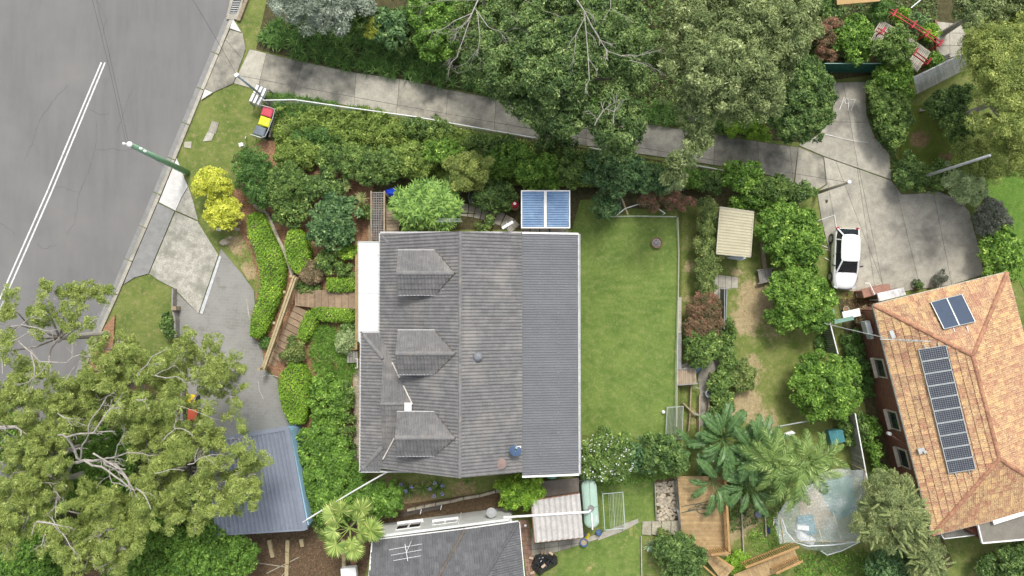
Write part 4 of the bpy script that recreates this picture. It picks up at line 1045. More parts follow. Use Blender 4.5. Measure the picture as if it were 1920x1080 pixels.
# ------------------------------------------------------------------ pergola, gas bottle, pavers behind the house
pg = thing('pergola', P(1023, 392), 'pergola with blue corrugated sheets and a white central batten', 'pergola')
BLUES = mat('blue_corrugated', (.16, .27, .43), (.12, .21, .36), scale=1.5, fine=12, fine_amt=.1, rough=.4, big=(.9, (.26, .38, .52), .5, .75))
a, b, c, d = P(978, 427, 3.3), P(978, 358, 3.5), P(1018, 358, 3.5), P(1018, 427, 3.3)
corrugated(pg, P(1019, 426, 3.3), P(1019, 359, 3.5), P(979, 359, 3.5), P(979, 426, 3.3), BLUES, pitch=.17, amp=.035, sheet_w=.8, kind='sine')
corrugated(pg, P(1067, 426, 3.3), P(1067, 359, 3.5), P(1026, 359, 3.5), P(1026, 426, 3.3), BLUES, pitch=.17, amp=.035, sheet_w=.8, kind='sine')
for q in ((1022.5, 358, 1022.5, 427, .19), (978, 358, 978, 427, .07), (1068, 358, 1068, 427, .07), (977, 358, 1069, 358, .07), (977, 427, 1069, 427, .08)):
    k = MB(); k.bar(P(q[0], q[1], 3.56 if q[1] < 400 else 3.36), P(q[2], q[3], 3.56 if q[3] < 400 else 3.36), q[4], .08); k.build('batten', WHITE, pg)
for x, y in ((980, 425), (1066, 425), (980, 362), (1066, 362)):
    k = MB(); p = P(x, y, 3.25); k.bar(p, (p.x, p.y, .5), .1, .1); k.build('post', WHITE, pg)
RED = mat('red_cylinder', (.42, .035, .055), (.34, .03, .045), rough=.4); 
gb = thing('gas_bottle', P(965, 388), 'red-topped gas bottle standing left of the blue pergola', 'gas bottle')
c = P(965, 388); k = MB(); k.lathe(c, [(.18, .02), (.26, .1), (.27, .5), (.27, 1.0)], 20); k.build('tank', mat('cream_cylinder', (.5, .42, .34), rough=.6), gb, True)
k = MB(); k.lathe(c, [(.272, .98), (.272, 1.1), (.2, 1.24), (.08, 1.3)], 20); k.build('dome', RED, gb, True)
k = MB(); k.lathe(c, [(.05, 1.28), (.05, 1.42), (.09, 1.43), (.09, 1.47)], 10); k.build('valve', STEEL, gb)
pv = root_at('paved_path', 915, 400, kind='structure')
PAV = mat('path_paver', (.42, .40, .32), (.32, .305, .25), scale=3, fine=24, fine_amt=.2, rough=.9, rnd=.15)
cl = [(862, 393), (878, 394), (890, 396), (903, 399), (916, 403), (929, 407), (943, 412), (957, 420), (966, 430)]
for r0, r1 in ((-12, 0), (0, 12)):
    A, B = off(cl, -r0), off(cl, -r1)
    for i in range(len(cl)-1):
        g_ = .045; f = lambda p, q, t: (p[0]+(q[0]-p[0])*t, p[1]+(q[1]-p[1])*t)
        q = [f(A[i], A[i+1], g_), f(A[i], A[i+1], 1-g_), f(B[i], B[i+1], 1-g_), f(B[i], B[i+1], g_)]
        cx = sum(p[0] for p in q)/4; cy = sum(p[1] for p in q)/4; q = [(cx+(x-cx)*.97, cy+(y-cy)*.95) for x, y in q]
        k = MB(); k.prism([P(*p, dz=.05+random.uniform(-.004, .004)) for p in q], .06); k.build('paver', PAV, pv)
for x in (985, 1003, 1021, 1040, 1056):
    k = MB(); k.prism([P(x-8, 428, dz=.045), P(x+8, 428, dz=.045), P(x+8, 440, dz=.045), P(x-8, 440, dz=.045)], .06); k.build('paver', PAV, pv)
ch = thing('garden_chair', P(886, 371), 'dark plastic garden chair half hidden in the dark camellia', 'chair')
FRM = mat('bluegrey_frame', (.2, .25, .32), rough=.4); k = MB(); z = 1.35; k.prism([P(880, 361, z), P(898, 360, z), P(898, 381, z), P(880, 380, z)], .04); k.build('seat', DARK, ch)
k = MB(); k.tube([P(880, 360, z+.05), P(878, 370, z+.07), P(881, 381, z+.05), P(896, 382, z+.05)], .03, 6); k.build('frame', FRM, ch)
k = MB(); k.prism([P(898, 358, z+.5), P(901, 358, z+.5), P(901, 382, z+.5), P(898, 382, z+.5)], .5); k.build('backrest', DARK, ch)
for x, y in ((881, 362), (897, 362), (881, 380), (897, 380)):
    k = MB(); p = P(x, y, z); k.bar(p, (p.x, p.y, G(x, y)), .03, .03); k.build('leg', FRM, ch)
# trellis arbor, blue tarp and side steps at the top left of the house
tr = thing('garden_trellis', P(708, 400), 'dark square timber trellis roof beside the side steps', 'trellis')
for i in range(6):
    k = MB(); k.bar(P(697+i*4.4, 360, 2.9), P(697+i*4.4, 450, 2.9), .035, .03); k.build('slat', GREYT, tr)
for i in range(20):
    k = MB(); k.bar(P(696, 361+i*4.6, 2.93), P(720, 361+i*4.6, 2.93), .035, .03); k.build('slat', GREYT, tr)
for x in (696, 721):
    k = MB(); k.bar(P(x, 358, 2.9), P(x, 452, 2.9), .08, .1); k.build('beam', TIMBER, tr)
    for y in (362, 448):
        k = MB(); p = P(x, y, 2.9); k.bar(p, (p.x, p.y, .5), .1, .1); k.build('post', TIMBER, tr)
k = MB(); k.bar(P(717, 398, 2.4), P(711, 440, 2.4), .12, .1); tag(k.build('stair_handrail', mat('redbrown_timber', (.2, .11, .08), (.14, .08, .06), rough=.7)), 'red-brown sloping handrail between the trellis and the side steps', 'handrail')
ss = thing('side_steps', P(735, 420), 'brown timber side steps running beneath the frangipani', 'steps')
for i in range(9):
    k = MB(); y = 384+i*6; k.prism([P(724, y, dz=.15+.1*i), P(748, y, dz=.15+.1*i), P(748, y+5.4, dz=.15+.1*i), P(724, y+5.4, dz=.15+.1*i)], .08); k.build('tread', TIMBER, ss)
TARP = mat('blue_tarpaulin', (.01, .035, .35), (.012, .05, .5), scale=4, rough=.35, spec=.5)
def crumple(name, label, poly, h, m, cat, res=.09, amp=.1, seed=0, lift=0.0):
    r = random.Random(seed); bm = flat_bm(poly); xs = [p[0] for p in poly]; ys = [p[1] for p in poly]; st_ = res*28
    x = min(xs)+st_
    while x < max(xs): cut(bm, x, 0, 1, 0); x += st_
    y = min(ys)+st_
    while y < max(ys): cut(bm, 0, y, 0, 1); y += st_
    bmesh.ops.triangulate(bm, faces=bm.faces[:])
    ph = [r.uniform(0, 6) for _ in range(6)]
    for v in bm.verts:
        x, y = v.co.x, v.co.y; e = edge_d(x, y, poly)/28
        f = min(1, e/.35)
        n_ = amp*(abs(math.sin(x*.5+y*.35+ph[0]))+abs(math.sin(x*.32-y*.6+ph[1]))*.8+abs(math.sin(x*.9+y*.15+ph[2]))*.5+r.uniform(-.25, .25))
        v.co = P(x+r.uniform(-.6, .6), y+r.uniform(-.6, .6), dz=.03+lift+h*f**.6+n_*(.3+.7*f))
    bm.normal_update(); dn = [f for f in bm.faces if f.normal.z < 0]; bmesh.ops.reverse_faces(bm, faces=dn)
    o = bm_obj(name, bm, m); return tag(o, label, cat)
crumple('blue_tarpaulin', 'crumpled bright blue tarpaulin above the side steps', [(722, 355), (738, 352), (752, 360), (748, 371), (724, 367)], .3, TARP, 'tarpaulin', amp=.06, lift=1.0)

# ------------------------------------------------------------------ blue garage
ga = thing('garage', P(500, 900), 'pale blue garage with a ribbed blue-grey steel roof', 'garage')
zg = 2.75
A, B, C_, D = P(537, 805, zg), P(572, 993, zg), P(405, 1003, zg+.12), P(382, 832, zg+.12)
corrugated(ga, C_, D, A, B, METAL_B, pitch=.25, amp=.04, sheet_w=.76, kind='trap') if False else None
# ribs run from the top edge to the bottom edge of the roof
corrugated(ga, B, C_, D, A, METAL_B, pitch=.25, amp=.045, sheet_w=.75, kind='trap')
k = MB(); k.bar(A+Vector((.03, .1, .03)), B+Vector((.03, 0, .03)), .3, .08); k.bar(A+Vector((.1, .1, .03)), D+Vector((0, .1, .03)), .28, .08); k.bar(B, C_, .1, .1); k.build('barge_cap', METAL_B, ga)
i_ = .25
mono_wall(ga, [D+Vector((i_, -i_, 0)), A+Vector((.12, -.1, 0)), B+Vector((.12, i_, 0)), C_+Vector((i_, i_, 0)), D+Vector((i_, -i_, 0))], -.2, 2.68, BLUEWALL)
k = MB(); k.prism([P(545, 798, .3), P(566, 797, .3), P(584, 980, .3), P(575, 992, .3)], .35); k.build('plinth', BLUEWALL, ga)

# ------------------------------------------------------------------ terracotta roofed house
th = thing('apartment_house', P(1790, 760), 'brown brick house with a flamed orange terracotta hip roof and solar panels', 'house')
z0, z1 = 2.4, 4.1
NW, NE, SW = P(1638, 572, z0), P(1888, 511, z0), P(1748, 1003, z0); SE = NE+SW-NW
R1, R2 = P(1824, 667, z1), P(1871, 861, z1)
R2 = R1+(SW-NW).normalized()*(R2-R1).length
tot = MB()
for q, bud in (([NW, SW, R2, R1], 190), ([NE, NW, R1], 60), ([SW, SE, R2], 40), ([SE, NE, R1, R2], 0)):
    f, n_ = tiled(th, q, TERRA, .25, .42, 'flat', (bud, 300)); tot.add(f.v, f.f); tot.t[-len(f.t):] = f.t
tot.build('tile_field', TERRA, th)['kind'] = 'stuff'
up = Vector((0, 0, .05))
caps(th, R1, R2, TERRC, w=.3, step=.42)
for a, b in ((NW, R1), (NE, R1), (SW, R2), (SE, R2)): caps(th, a+up, b+up*.5, TERRC, w=.3, step=.42, name='hip_cap')
k = MB()
for a, b in ((NW, SW), (NE, NW), (SW, SE), (SE, NE)): k.bar(a+Vector((0, 0, -.05)), b+Vector((0, 0, -.05)), .14, .13)
k.build('gutter', mat('cream_gutter', (.55, .53, .46), rough=.5), th)
ux = (NE-NW).normalized(); uy = (SW-NW).normalized()
wl = [NW+ux*.35+uy*.5, NE-ux*.35+uy*.5, SE-ux*.35-uy*.35, SW+ux*.35-uy*.35]
mono_wall(th, wl+[wl[0]], -1.3, z0-.1, BRICK, .24)
k = MB(); k.prism([NW+ux*.2+uy*.2-up*3, NE-ux*.2+uy*.2-up*3, SE-ux*.2-uy*.2-up*3, SW+ux*.2-uy*.2-up*3], .02); k.build('soffit', CREAM, th)
def wall_window(t, zc, w=1.3, h=1.1):
    c = wl[0].lerp(wl[3], t)-ux*.14; c.z = zc
    o = MB(); Mw = Matrix((uy, ux, Vector((0, 0, 1)))).transposed()
    o.box(c, (w, .08, h), M=Mw); f = o.build('window', CREAM, th)
    o = MB(); o.box(c-ux*.03+uy*w*.0, (w*.84, .06, h*.82), M=Mw); o.build('pane', GLASS, f)
    o = MB(); q = c-ux*.08; q.z = zc-h/2-.04; o.box(q-ux*.06, (w*1.05, .2, .06), M=Mw); o.build('sill', CREAM, f)
for t, z in ((.27, .9), (.52, .9), (.70, .9)): wall_window(t, z)
def on_w(px, py, lift):      # a point on the west slope seen at px, py
    n = (SW-NW).cross(R1-NW).normalized(); n = n if n.z > 0 else -n
    o = Vector((0, 0, CAM_H)); q = P(px, py, 3.0); d = (q-o); t = (NW+n*lift-o).dot(n)/d.dot(n); return o+d*t, n
PVC = mat('solar_cell', (.035, .04, .055), (.045, .05, .065), scale=2, fine_amt=0, rough=.25, spec=.6)
CELL = mat('cell_dots', (.30, .32, .34), rough=.4)
def solar(root, q, cells, m, gr=True):
    """panel with frame over four roof points"""
    a, b, c, d = q; n = (b-a).cross(d-a).normalized(); n = n if n.z > 0 else -n
    k = MB(); k.prism([p+n*.0 for p in q], .035); o = k.build('panel', m, root)
    k = MB()
    for u, v in ((a, b), (b, c), (c, d), (d, a)): k.bar(u+n*.012, v+n*.012, .045, .04)
    k.build('frame', STEEL, o)
    if cells:
        k = MB(); nx_, ny_ = cells
        for i in range(nx_+1):
            for j in range(ny_+1):
                if 0 < i < nx_ or 0 < j < ny_:
                    p = a.lerp(b, (i+.0)/nx_).lerp(d.lerp(c, i/nx_), j/ny_)+n*.008
                    if 0 < i < nx_ and 0 < j < ny_:
                        e = (b-a).normalized()*.028; f = (d-a).normalized()*.028; k.add([p-e, p-f, p+e, p+f], [(0, 1, 2, 3)])
        for i in range(1, nx_): p0, p1 = a.lerp(b, i/nx_)+n*.006, d.lerp(c, i/nx_)+n*.006; e = (b-a).normalized()*.006; k.add([p0-e, p0+e, p1+e, p1-e], [(0, 1, 2, 3)])
        for j in range(1, ny_): p0, p1 = a.lerp(d, j/ny_)+n*.006, b.lerp(c, j/ny_)+n*.006; e = (d-a).normalized()*.006; k.add([p0-e, p0+e, p1+e, p1-e], [(0, 1, 2, 3)])
        g = k.build('cell_grid', CELL, o); g['kind'] = 'stuff'
        for p in g.data.polygons:
            if p.normal.z < 0: p.flip()
pvr = thing('solar_array', P(1776, 768, 3), 'long column of ten framed solar panels on the orange roof', 'solar panels')
TL, TR_, BL, BR = [on_w(x, y, .14)[0] for x, y in ((1722, 655), (1773, 647), (1779, 888), (1829, 880))]
for i in range(10):
    t0, t1 = i/10+.003, (i+1)/10-.003
    solar(pvr, [TL.lerp(BL, t0), TR_.lerp(BR, t0), TR_.lerp(BR, t1), TL.lerp(BL, t1)], (12, 6), PVC)
n = on_w(1776, 768, 0)[1]
for f in (.25, .75):
    k = MB(); k.bar(TL.lerp(TR_, f)-n*.06+(TL-BL).normalized()*.2, BL.lerp(BR, f)-n*.06-(TL-BL).normalized()*.25, .05, .05); k.build('mounting_rail', STEEL, pvr)
sw_ = thing('solar_water_heater', P(1787, 585, 3), 'pair of dark blue solar hot-water collectors near the top of the orange roof', 'solar collector')
nn = (NE-NW).cross(R1-NW).normalized(); nn = nn if nn.z > 0 else -nn
def on_n(px, py, lift):
    o = Vector((0, 0, CAM_H)); q = P(px, py, 3.0); d = (q-o); t = (NW+nn*lift-o).dot(nn)/d.dot(nn); return o+d*t
for qd in (((1745, 567), (1774, 559), (1798, 610), (1770, 617)), ((1775, 559), (1803, 552), (1828, 603), (1799, 610))): solar(sw_, [on_n(x, y, .18) for x, y in qd], None, BLUEG)
for x in (1786, 1812):
    k = MB(); k.bar(on_n(x, 612, .08), on_n(x+4, 622, .04), .05, .05); k.build('bracket', STEEL, sw_)
k = MB(); c = on_w(1727, 845, .1)[0]; k.box(c, (.42, .34, .16), rot=.3); k.box(c+Vector((.15, -.05, .12)), (.18, .14, .14), rot=.5); tag(k.build('roof_flue', mat('grey_flue', (.45, .45, .43), rough=.5)), 'small grey flue cowl left of the solar panel column', 'flue')
ra = thing('roof_aerial', on_w(1685, 630, .6)[0], 'bundled TV aerial lying low over the west eave of the orange roof', 'aerial')
k = MB(); c0, c1 = on_w(1650, 636, .9)[0], on_w(1745, 640, .9)[0]; k.tube([c0, c1], .02, 5); k.build('boom', STEEL, ra)
for i in range(12):
    q = c0.lerp(c1, .35+.05*i); d = Vector((.55, -.08, 0)); k = MB(); k.tube([q-d, q+d+Vector((0, random.uniform(-.1, .1), 0))], .008, 4); k.build('rod', STEEL, ra)
k = MB(); k.bar(on_w(1670, 620, .7)[0], on_w(1675, 634, .7)[0], .25, .1); k.build('reflector', STEEL, ra)
k = MB(); k.tube([on_w(1672, 632, .9)[0], on_w(1672, 632, 0)[0]], .025, 6); k.build('mast', STEEL, ra)
c = P(1625, 614, 1.2); ac = thing('air_conditioner', P(1625, 614), 'pale air conditioner unit on the brick wall of the orange-roofed house', 'air conditioner')
k = MB(); k.box(c, (.32, .85, .6), rot=.25); k.build('casing', mat('pale_casing', (.5, .52, .5), rough=.5), ac); k = MB(); k.box(P(1631, 631, 1.0), (.2, .3, .5), rot=.25); k.build('meter', mat('pale_casing', (.5, .5, .5)), ac)
k = MB(); dp = [P(1667, 813, .9), P(1680, 822, 1.2), P(1703, 836, 2.2)]; k.tube(dp, .06, 8); tag(k.build('downpipe', mat('brown_pipe', (.24, .12, .09), rough=.6)), 'brown downpipe kinking across the brick wall', 'pipe')
k = MB(); k.lathe(P(1665, 812, .8), [(.12, 0), (.12, .25), (.02, .27)], 12); tag(k.build('pipe_hopper', WHITE), 'white pipe head at the foot of the brown downpipe', 'pipe')
cp = thing('flat_carport_roof', P(1880, 990, 2.2), 'flat grey-brown awning roof below the orange roof corner', 'awning')
k = MB(); q = [P(1833, 984, 2.25), P(1960, 945, 2.25), P(1990, 1005, 2.15), P(1841, 1018, 2.15)]; k.prism(q, .08); k.build('roof_panel', mat('dusty_flat_roof', (.23, .21, .175), (.17, .155, .13), scale=1.5, rough=.85), cp)
k = MB(); k.bar(q[0], q[3], .08, .14); k.bar(q[3], q[2], .08, .14); k.build('edge_trim', WHITE, cp)
k = MB(); k.bar(P(1862, 980, 2.45), P(1960, 949, 2.45), .26, .06); k.build('white_batten', WHITE, cp)
for x, y in ((1843, 1012), (1950, 1000)):
    k = MB(); p = P(x, y, 2.1); k.bar(p, (p.x, p.y, -1.1), .1, .1); k.build('post', RUST, cp)
bal = thing('balcony', P(1795, 1003), 'small white-railed balcony under the lower eave of the orange roof', 'balcony')
k = MB(); k.prism([P(1764, 996, .4), P(1820, 982, .4), P(1834, 1000, .4), P(1772, 1008, .4)], .15); k.build('floor', CONC, bal)
for (a, b) in (((1770, 1010), (1830, 1003)), ((1762, 998), (1770, 1010))):
    k = MB(); k.bar(P(*a, 1.4), P(*b, 1.4), .05, .05); k.bar(P(*a, .55), P(*b, .55), .05, .05); k.build('rail', WHITE, bal)
for i in range(15):
    t = i/14; x, y = 1770+60*t, 1010-7*t; k = MB(); p = P(x, y, 1.4); k.bar(p, (p.x, p.y, .5), .02, .02); k.build('baluster', WHITE, bal)
k = MB(); a, b = P(1812, 986, 1.5), P(1842, 1008, 1.5); k.prism([P(1806, 984, 1.6), P(1830, 980, 1.6), P(1840, 1004, 1.6), P(1836, 1008, 1.6)], 1.2); tag(k.build('brick_blade_wall', BRICK), 'short brick blade wall beside the white balcony', 'wall')

# ------------------------------------------------------------------ neighbour at the bottom: dark roof, white wall
nb = thing('neighbour_house', P(840, 1040), 'white-walled house with a dark grey tiled roof at the bottom edge', 'house')
zn, zq = 2.7, 4.3
NWn, NEn = P(699, 1014, zn), P(972, 979, zn)
Km = P(870, 993, zn); 
pa, pb, pc = P(699, 1016, zn), P(684, 1160, zn), P(790, 1110, zq)
q1 = [P(699, 1015, zn), P(869, 993, zn), P(797, 1120, 4.0), P(690, 1170, zn+.02)]
tot = MB()
A1, A2, A3, A4 = P(698, 1014, zn), P(872, 993, zn), P(972, 979, zn), P(992, 1110, zn)
tops = P(905, 1075, zq)
ridge_w, ridge_e = P(755, 1200, 4.65), P(838, 1200, 4.65)
A4 = P(1004, 1200, zn); rW = P(680, 1200, 4.65); A4.y = rW.y-5.2; SWn = Vector((rW.x, rW.y-5.2, zn))
for q in ([A2, A1, P(680, 1200, 4.65), ridge_w], [A3, A2, ridge_w, ridge_e], [A4, A3, ridge_e], [SWn, A4, ridge_e, rW]):
    f, n_ = tiled(nb, q, TILE_D, .30, .34, 'roll', (60, 300)); tot.add(f.v, f.f); tot.t[-len(f.t):] = f.t
tot.build('tile_field', TILE_D, nb)['kind'] = 'stuff'
DCAP = mat('mossy_ridge', (.16, .13, .10), (.11, .1, .09), scale=6, rough=.9, rnd=.15)
caps(nb, A2+up, ridge_w+up, DCAP, w=.22, name='hip_cap'); caps(nb, A3+up, ridge_e+up, mat('dark_ridge', (.12, .12, .125), rough=.8), w=.22, name='hip_cap')
k = MB(); k.bar(A1+Vector((0, .04, -.03)), A2+Vector((0, .04, -.03)), .08, .12); k.bar(A2+Vector((0, .04, -.03)), A3+Vector((0, .04, -.03)), .1, .14); k.bar(A3+Vector((.04, 0, -.03)), A4+Vector((.04, 0, -.03)), .11, .12); k.bar(A1, P(682, 1200, 4.6), .08, .12)
k.build('gutter', WHITE, nb)
wa, wb = A1+Vector((.35, .1, 0)), A3+Vector((-.35, .35, 0))
wa = P(716, 984, .2); wb = P(957, 953, .2); 
ys_ = SWn.y+.4
mono_wall(nb, [wa, wb, Vector((A4.x-.5, ys_, 0)), Vector((wa.x, ys_, 0)), wa], -.3, zn-.1, WHITEWALL, .16)
k = MB(); g_ = [Vector((wa.x, wa.y-.1, zn-.12)), Vector((wa.x, ys_, zn-.12)), Vector((wa.x, rW.y, 4.5))]; k.add(g_+[p+Vector((.12, 0, 0)) for p in g_], [(0, 1, 2), (5, 4, 3), (0, 3, 4, 1), (1, 4, 5, 2), (2, 5, 3, 0)]); k.build('gable_wall', WHITEWALL, nb)
ud = (wb-wa).normalized(); un = Vector((-ud.y, ud.x, 0))
def nwin(x, zc, w, h, m=GLASS):
    t = (P(x, 970, 1.4).x-wa.x)/(wb.x-wa.x); c = wa.lerp(wb, t)+un*.09; c.z = zc; Mw = Matrix((ud, un, Vector((0, 0, 1)))).transposed()
    o = MB(); o.box(c, (w, .05, h), M=Mw); f = o.build('window', WHITE, nb)
    for s in (-1, 1):
        o = MB(); o.box(c+un*.02+ud*s*w*.25, (w*.42, .04, h*.82), M=Mw); o.build('pane', m, f)
    o = MB(); o.box(c+un*.08-Vector((0, 0, h/2+.03)), (w+.1, .2, .05), M=Mw); o.build('sill', WHITE, f)
nwin(768, 1.5, 1.6, 1.1); nwin(836, 1.75, 1.6, .5)
k = MB()
k.tube([wa+un*.15+Vector((0, 0, .2)), wa+un*.15+Vector((0, 0, 2.4))], .05, 7); p = wa.lerp(wb, .62)+un*.14; k.tube([Vector((p.x, p.y, .3)), Vector((p.x, p.y, 2.5))], .04, 7); k.build('downpipe', WHITE, nb)
yagi(762, 1036, 4.9, 3, 1.0, 2.0, R(-80), 3.0, 'large white TV aerial on the dark roof of the bottom house', WHITE)
wd = thing('wall_dish', P(921, 961, 2.2), 'round pale grey dish lid at the corner of the white wall', 'dish'); k = MB(); k.lathe(P(921, 961, 2.2), [(.3, 0), (.33, .05), (.3, .08), (.02, .09)], 22); k.build('disc', mat('pale_disc', (.38, .39, .38), rough=.5), wd)
k = MB(); k.tube([P(921, 961, 2.2), P(921, 961, .3)], .03, 6); k.build('post', STEEL, wd)
# ------------------------------------------------------------------ decks, stairs, fences of the main garden
def planks_between(root, p, q, r_, s_, n, m, dz=0, th=.05, gap=.06, name='tread', z=None, rise=0):
    """n boards from side p-q to side s-r (pixel corners)"""
    for i in range(n):
        a, b = (i+gap/2)/n, (i+1-gap/2)/n; f = lambda u, v, t: (u[0]+(v[0]-u[0])*t, u[1]+(v[1]-u[1])*t)
        c = [f(p, s_, a), f(q, r_, a), f(q, r_, b), f(p, s_, b)]
        zz = [(z+rise*i if z is not None else None)]*4
        k = MB(); k.prism([P(x, y, w) if w is not None else P(x, y, dz=dz) for (x, y), w in zip(c, zz)], th); k.build(name, m, root)
fs = thing('front_steps', P(575, 600), 'bent flight of brown timber steps from the driveway up to the white verandah', 'steps')
planks_between(fs, (498, 690), (524, 706), (577, 584), (553, 572), 11, STEPT, z=.12, rise=.075, th=.22, gap=.05)
planks_between(fs, (553, 543), (553, 573), (590, 577), (590, 543), 14, STEPT, z=1.02, th=.06, name='landing_board', gap=.05)
planks_between(fs, (590.5, 544), (590.5, 577), (666, 579), (666, 544), 6, STEPT, z=1.06, rise=.06, th=.2, gap=.035)
rw = thing('timber_wall', P(522, 610), 'yellowish treated-pine retaining wall running along the front steps', 'retaining wall')
for a, b in (((492, 692), (552, 517)), ((496, 692), (556, 520))):
    k = MB(); k.bar(P(*a, 1.15), P(*b, 1.85), .12, .3); k.build('sleeper', PINE, rw)
k = MB(); k.bar(P(538, 561, 1.5), P(556, 520, 1.75), .28, .25); k.build('sleeper', PINE, rw)
for x, y in ((494, 690), (522, 605), (541, 548), (553, 519)):
    k = MB(); k.box(P(x, y, .95), (.16, .16, 1.7)); k.build('post', PINE, rw)
lg = thing('log_edging', P(510, 400), 'pale grey log edging winding down between the front hedges', 'edging')
pl = [(452, 338), (466, 362), (480, 388), (500, 400), (512, 425), (520, 445), (533, 470), (542, 495), (548, 517)]
for i in range(len(pl)-1):
    k = MB(); k.tube([P(*pl[i], dz=.3), P(*pl[i+1], dz=.32)], .13, 7); k.build('log', LOG, lg)
eb = thing('deck_edge_beam', P(668, 500), 'long brown timber edge beam beside the white verandah roof', 'beam')
k = MB(); k.bar(P(668.5, 452, 1.5), P(668.5, 655, 1.5), .13, .2); k.build('beam', DECKT, eb); k = MB(); k.bar(P(655, 655, 1.4), P(668, 655, 1.4), .1, .15); k.build('beam', DECKT, eb)
bw = thing('bed_retaining_sleepers', P(656, 460), 'narrow timber sleepers edging the mulch bed left of the trellis', 'edging')
for q in (((693, 398), (693, 452)), ((555, 543), (588, 541)), ((655, 640), (658, 657))):
    k = MB(); k.bar(P(*q[0], dz=.25), P(*q[1], dz=.25), .09, .25); k.build('sleeper', TIMBER, bw)
lw = thing('low_timber_wall', P(330, 600), 'weathered low sleeper wall with a square post left of the driveway', 'retaining wall')
k = MB(); k.bar(P(327, 541, dz=.35), P(326, 575, dz=.35), .1, .5); k.build('sleeper', GREYT, lw)
k = MB(); k.bar(P(326, 577, dz=.4), P(331, 600, dz=.4), .12, .5); k.bar(P(331, 600, dz=.4), P(331, 632, dz=.4), .12, .5); k.build('sleeper', GREYT, lw)
k = MB(); k.box(P(331, 578, .4), (.3, .26, .8)); k.build('post', TIMBER, lw)
k = MB(); k.bar(P(341, 716, dz=.35), P(344, 800, dz=.35), .2, .45); tag(k.build('sleeper_edge', GREYT), 'grey timber sleeper under the gum tree beside two bins', 'edging')

# driveway boundary fence: white top rail, posts, wire
def rail_fence(name, label, pts, h, m, rr=.04, step=2.4, cat='fence', skip=(), wires=3, square=False):
    root = thing(name, P(*pts[0]), label, cat); k = MB()
    wp = [P(x, y, G(x, y)+h) for x, y in pts]
    for i in range(len(wp)-1):
        if i in skip: continue
        k = MB(); (k.bar(wp[i], wp[i+1], rr*2, rr*1.6) if square else k.tube([wp[i], wp[i+1]], rr, 6)); k.build('rail', m, root)
        d = wp[i+1]-wp[i]; n = max(1, round(d.length/step))
        for j in range(n+(i == len(wp)-2)):
            p = wp[i]+d*j/n; k = MB(); k.tube([p, (p.x, p.y, p.z-h-.1)], rr*.8, 6); k.build('post', m, root)
        if wires:
            k = MB()
            for w in range(wires): o_ = Vector((0, 0, -h*(w+1)/(wires+1))); k.tube([wp[i]+o_, wp[i+1]+o_], .006, 3)
            k.build('wire', STEEL, root)
    return root
rail_fence('white_rail_fence', 'thin white-topped wire fence along the lower side of the shared driveway', [(493, 188), (553, 187), (663, 203), (780, 219), (880, 237), (1000, 258), (1078, 272)], 1.0, WHITE)
rail_fence('white_rail_fence', 'short stretch of white fence rail showing beneath the tree branches', [(1105, 277), (1155, 285)], 1.0, WHITE, step=1.5)
rail_fence('white_rail_fence', 'short white fence rail below the driveway, left of the narrow-leaved shrub', [(1268, 304), (1310, 311), (1360, 320)], 1.0, WHITE)
rail_fence('lawn_wire_fence', 'thin low wire fence along the east edge of the back lawn', [(1271, 408), (1273, 470), (1272, 560), (1269.5, 700), (1269, 800)], .6, mat('greenish_rail', (.48, .52, .34), (.4, .44, .28), rough=.7), rr=.025, step=3, wires=4)
rail_fence('lawn_rail', 'thin timber rail along the top edge of the back lawn', [(1129, 406), (1200, 405), (1268, 406)], .5, mat('pale_rail', (.5, .52, .42), rough=.7), rr=.025, step=2, wires=2)
k = MB(); arc = [(1157, 403), (1172, 391), (1195, 383.5), (1215, 383), (1232, 390), (1247, 400)]; k.tube([P(*p, 1.5) for p in arc], .03, 6)
for q in (arc[0], arc[-1]): p = P(*q, 1.5); k.tube([p, (p.x, p.y, .8)], .03, 6)
tag(k.build('bent_pole', WHITE), 'thin white pole bent in an arc above the back lawn', 'pole')
k = MB(); k.bar(P(1166, 372, 1.6), P(1177, 402, 1.2), .1, .1); tag(k.build('leaning_plank', PINE), 'tan plank leaning beside the bent white pole', 'plank')
k = MB(); k.bar(P(1164, 370, 1.4), P(1158, 402, 1.3), .03, .9); tag(k.build('mesh_panel', mat('green_mesh', (.2, .3, .26), rough=.7)), 'pale green mesh panel left of the leaning tan plank', 'panel')
ls = thing('lawn_step_wall', P(1274, 620), 'long grey concrete capping strip beside the lower half of the back lawn', 'retaining wall')
for y0, y1, m in ((557, 625, CONC), (626, 692, CONCG)):
    k = MB(); k.prism([P(1270.5, y0, .98), P(1278, y0, .98), P(1277.5, y1, .98), P(1269.5, y1, .98)], .9); k.build('concrete_block', m, ls)
fp = thing('fire_pit', P(1230, 455), 'round rusty fire pit full of pale ash on the back lawn', 'fire pit')
c = P(1230, 456); k = MB(); k.lathe(c, [(.22, 0), (.33, .18), (.36, .3), (.345, .3), (.28, .16)], 22); k.build('bowl', RUST, fp, True)
k = MB(); k.lathe(c+Vector((0, 0, .16)), [(.29, 0), (.2, .05), (.02, .07)], 18); k.build('ash_bed', mat('ash', (.42, .41, .4), (.22, .21, .2), scale=12, fine_amt=.4, rough=.95), fp)
for i in range(9):
    a = i*.7; q = c+Vector((.14*math.cos(a), .14*math.sin(a), .24)); k = MB(); k.box(q, (.16, .05, .05), rot=a*1.7); k.build('charred_log', mat('charred', (.09, .08, .07), (.3, .29, .28), scale=10), fp)
k = MB(); k.lathe(P(1243, 772), [(.03, .0), (.1, .05), (.125, .13), (.1, .21), (.03, .25)], 14); tag(k.build('ball', WHITE, None, True), 'small white ball on the back lawn beside the metal gate', 'ball')
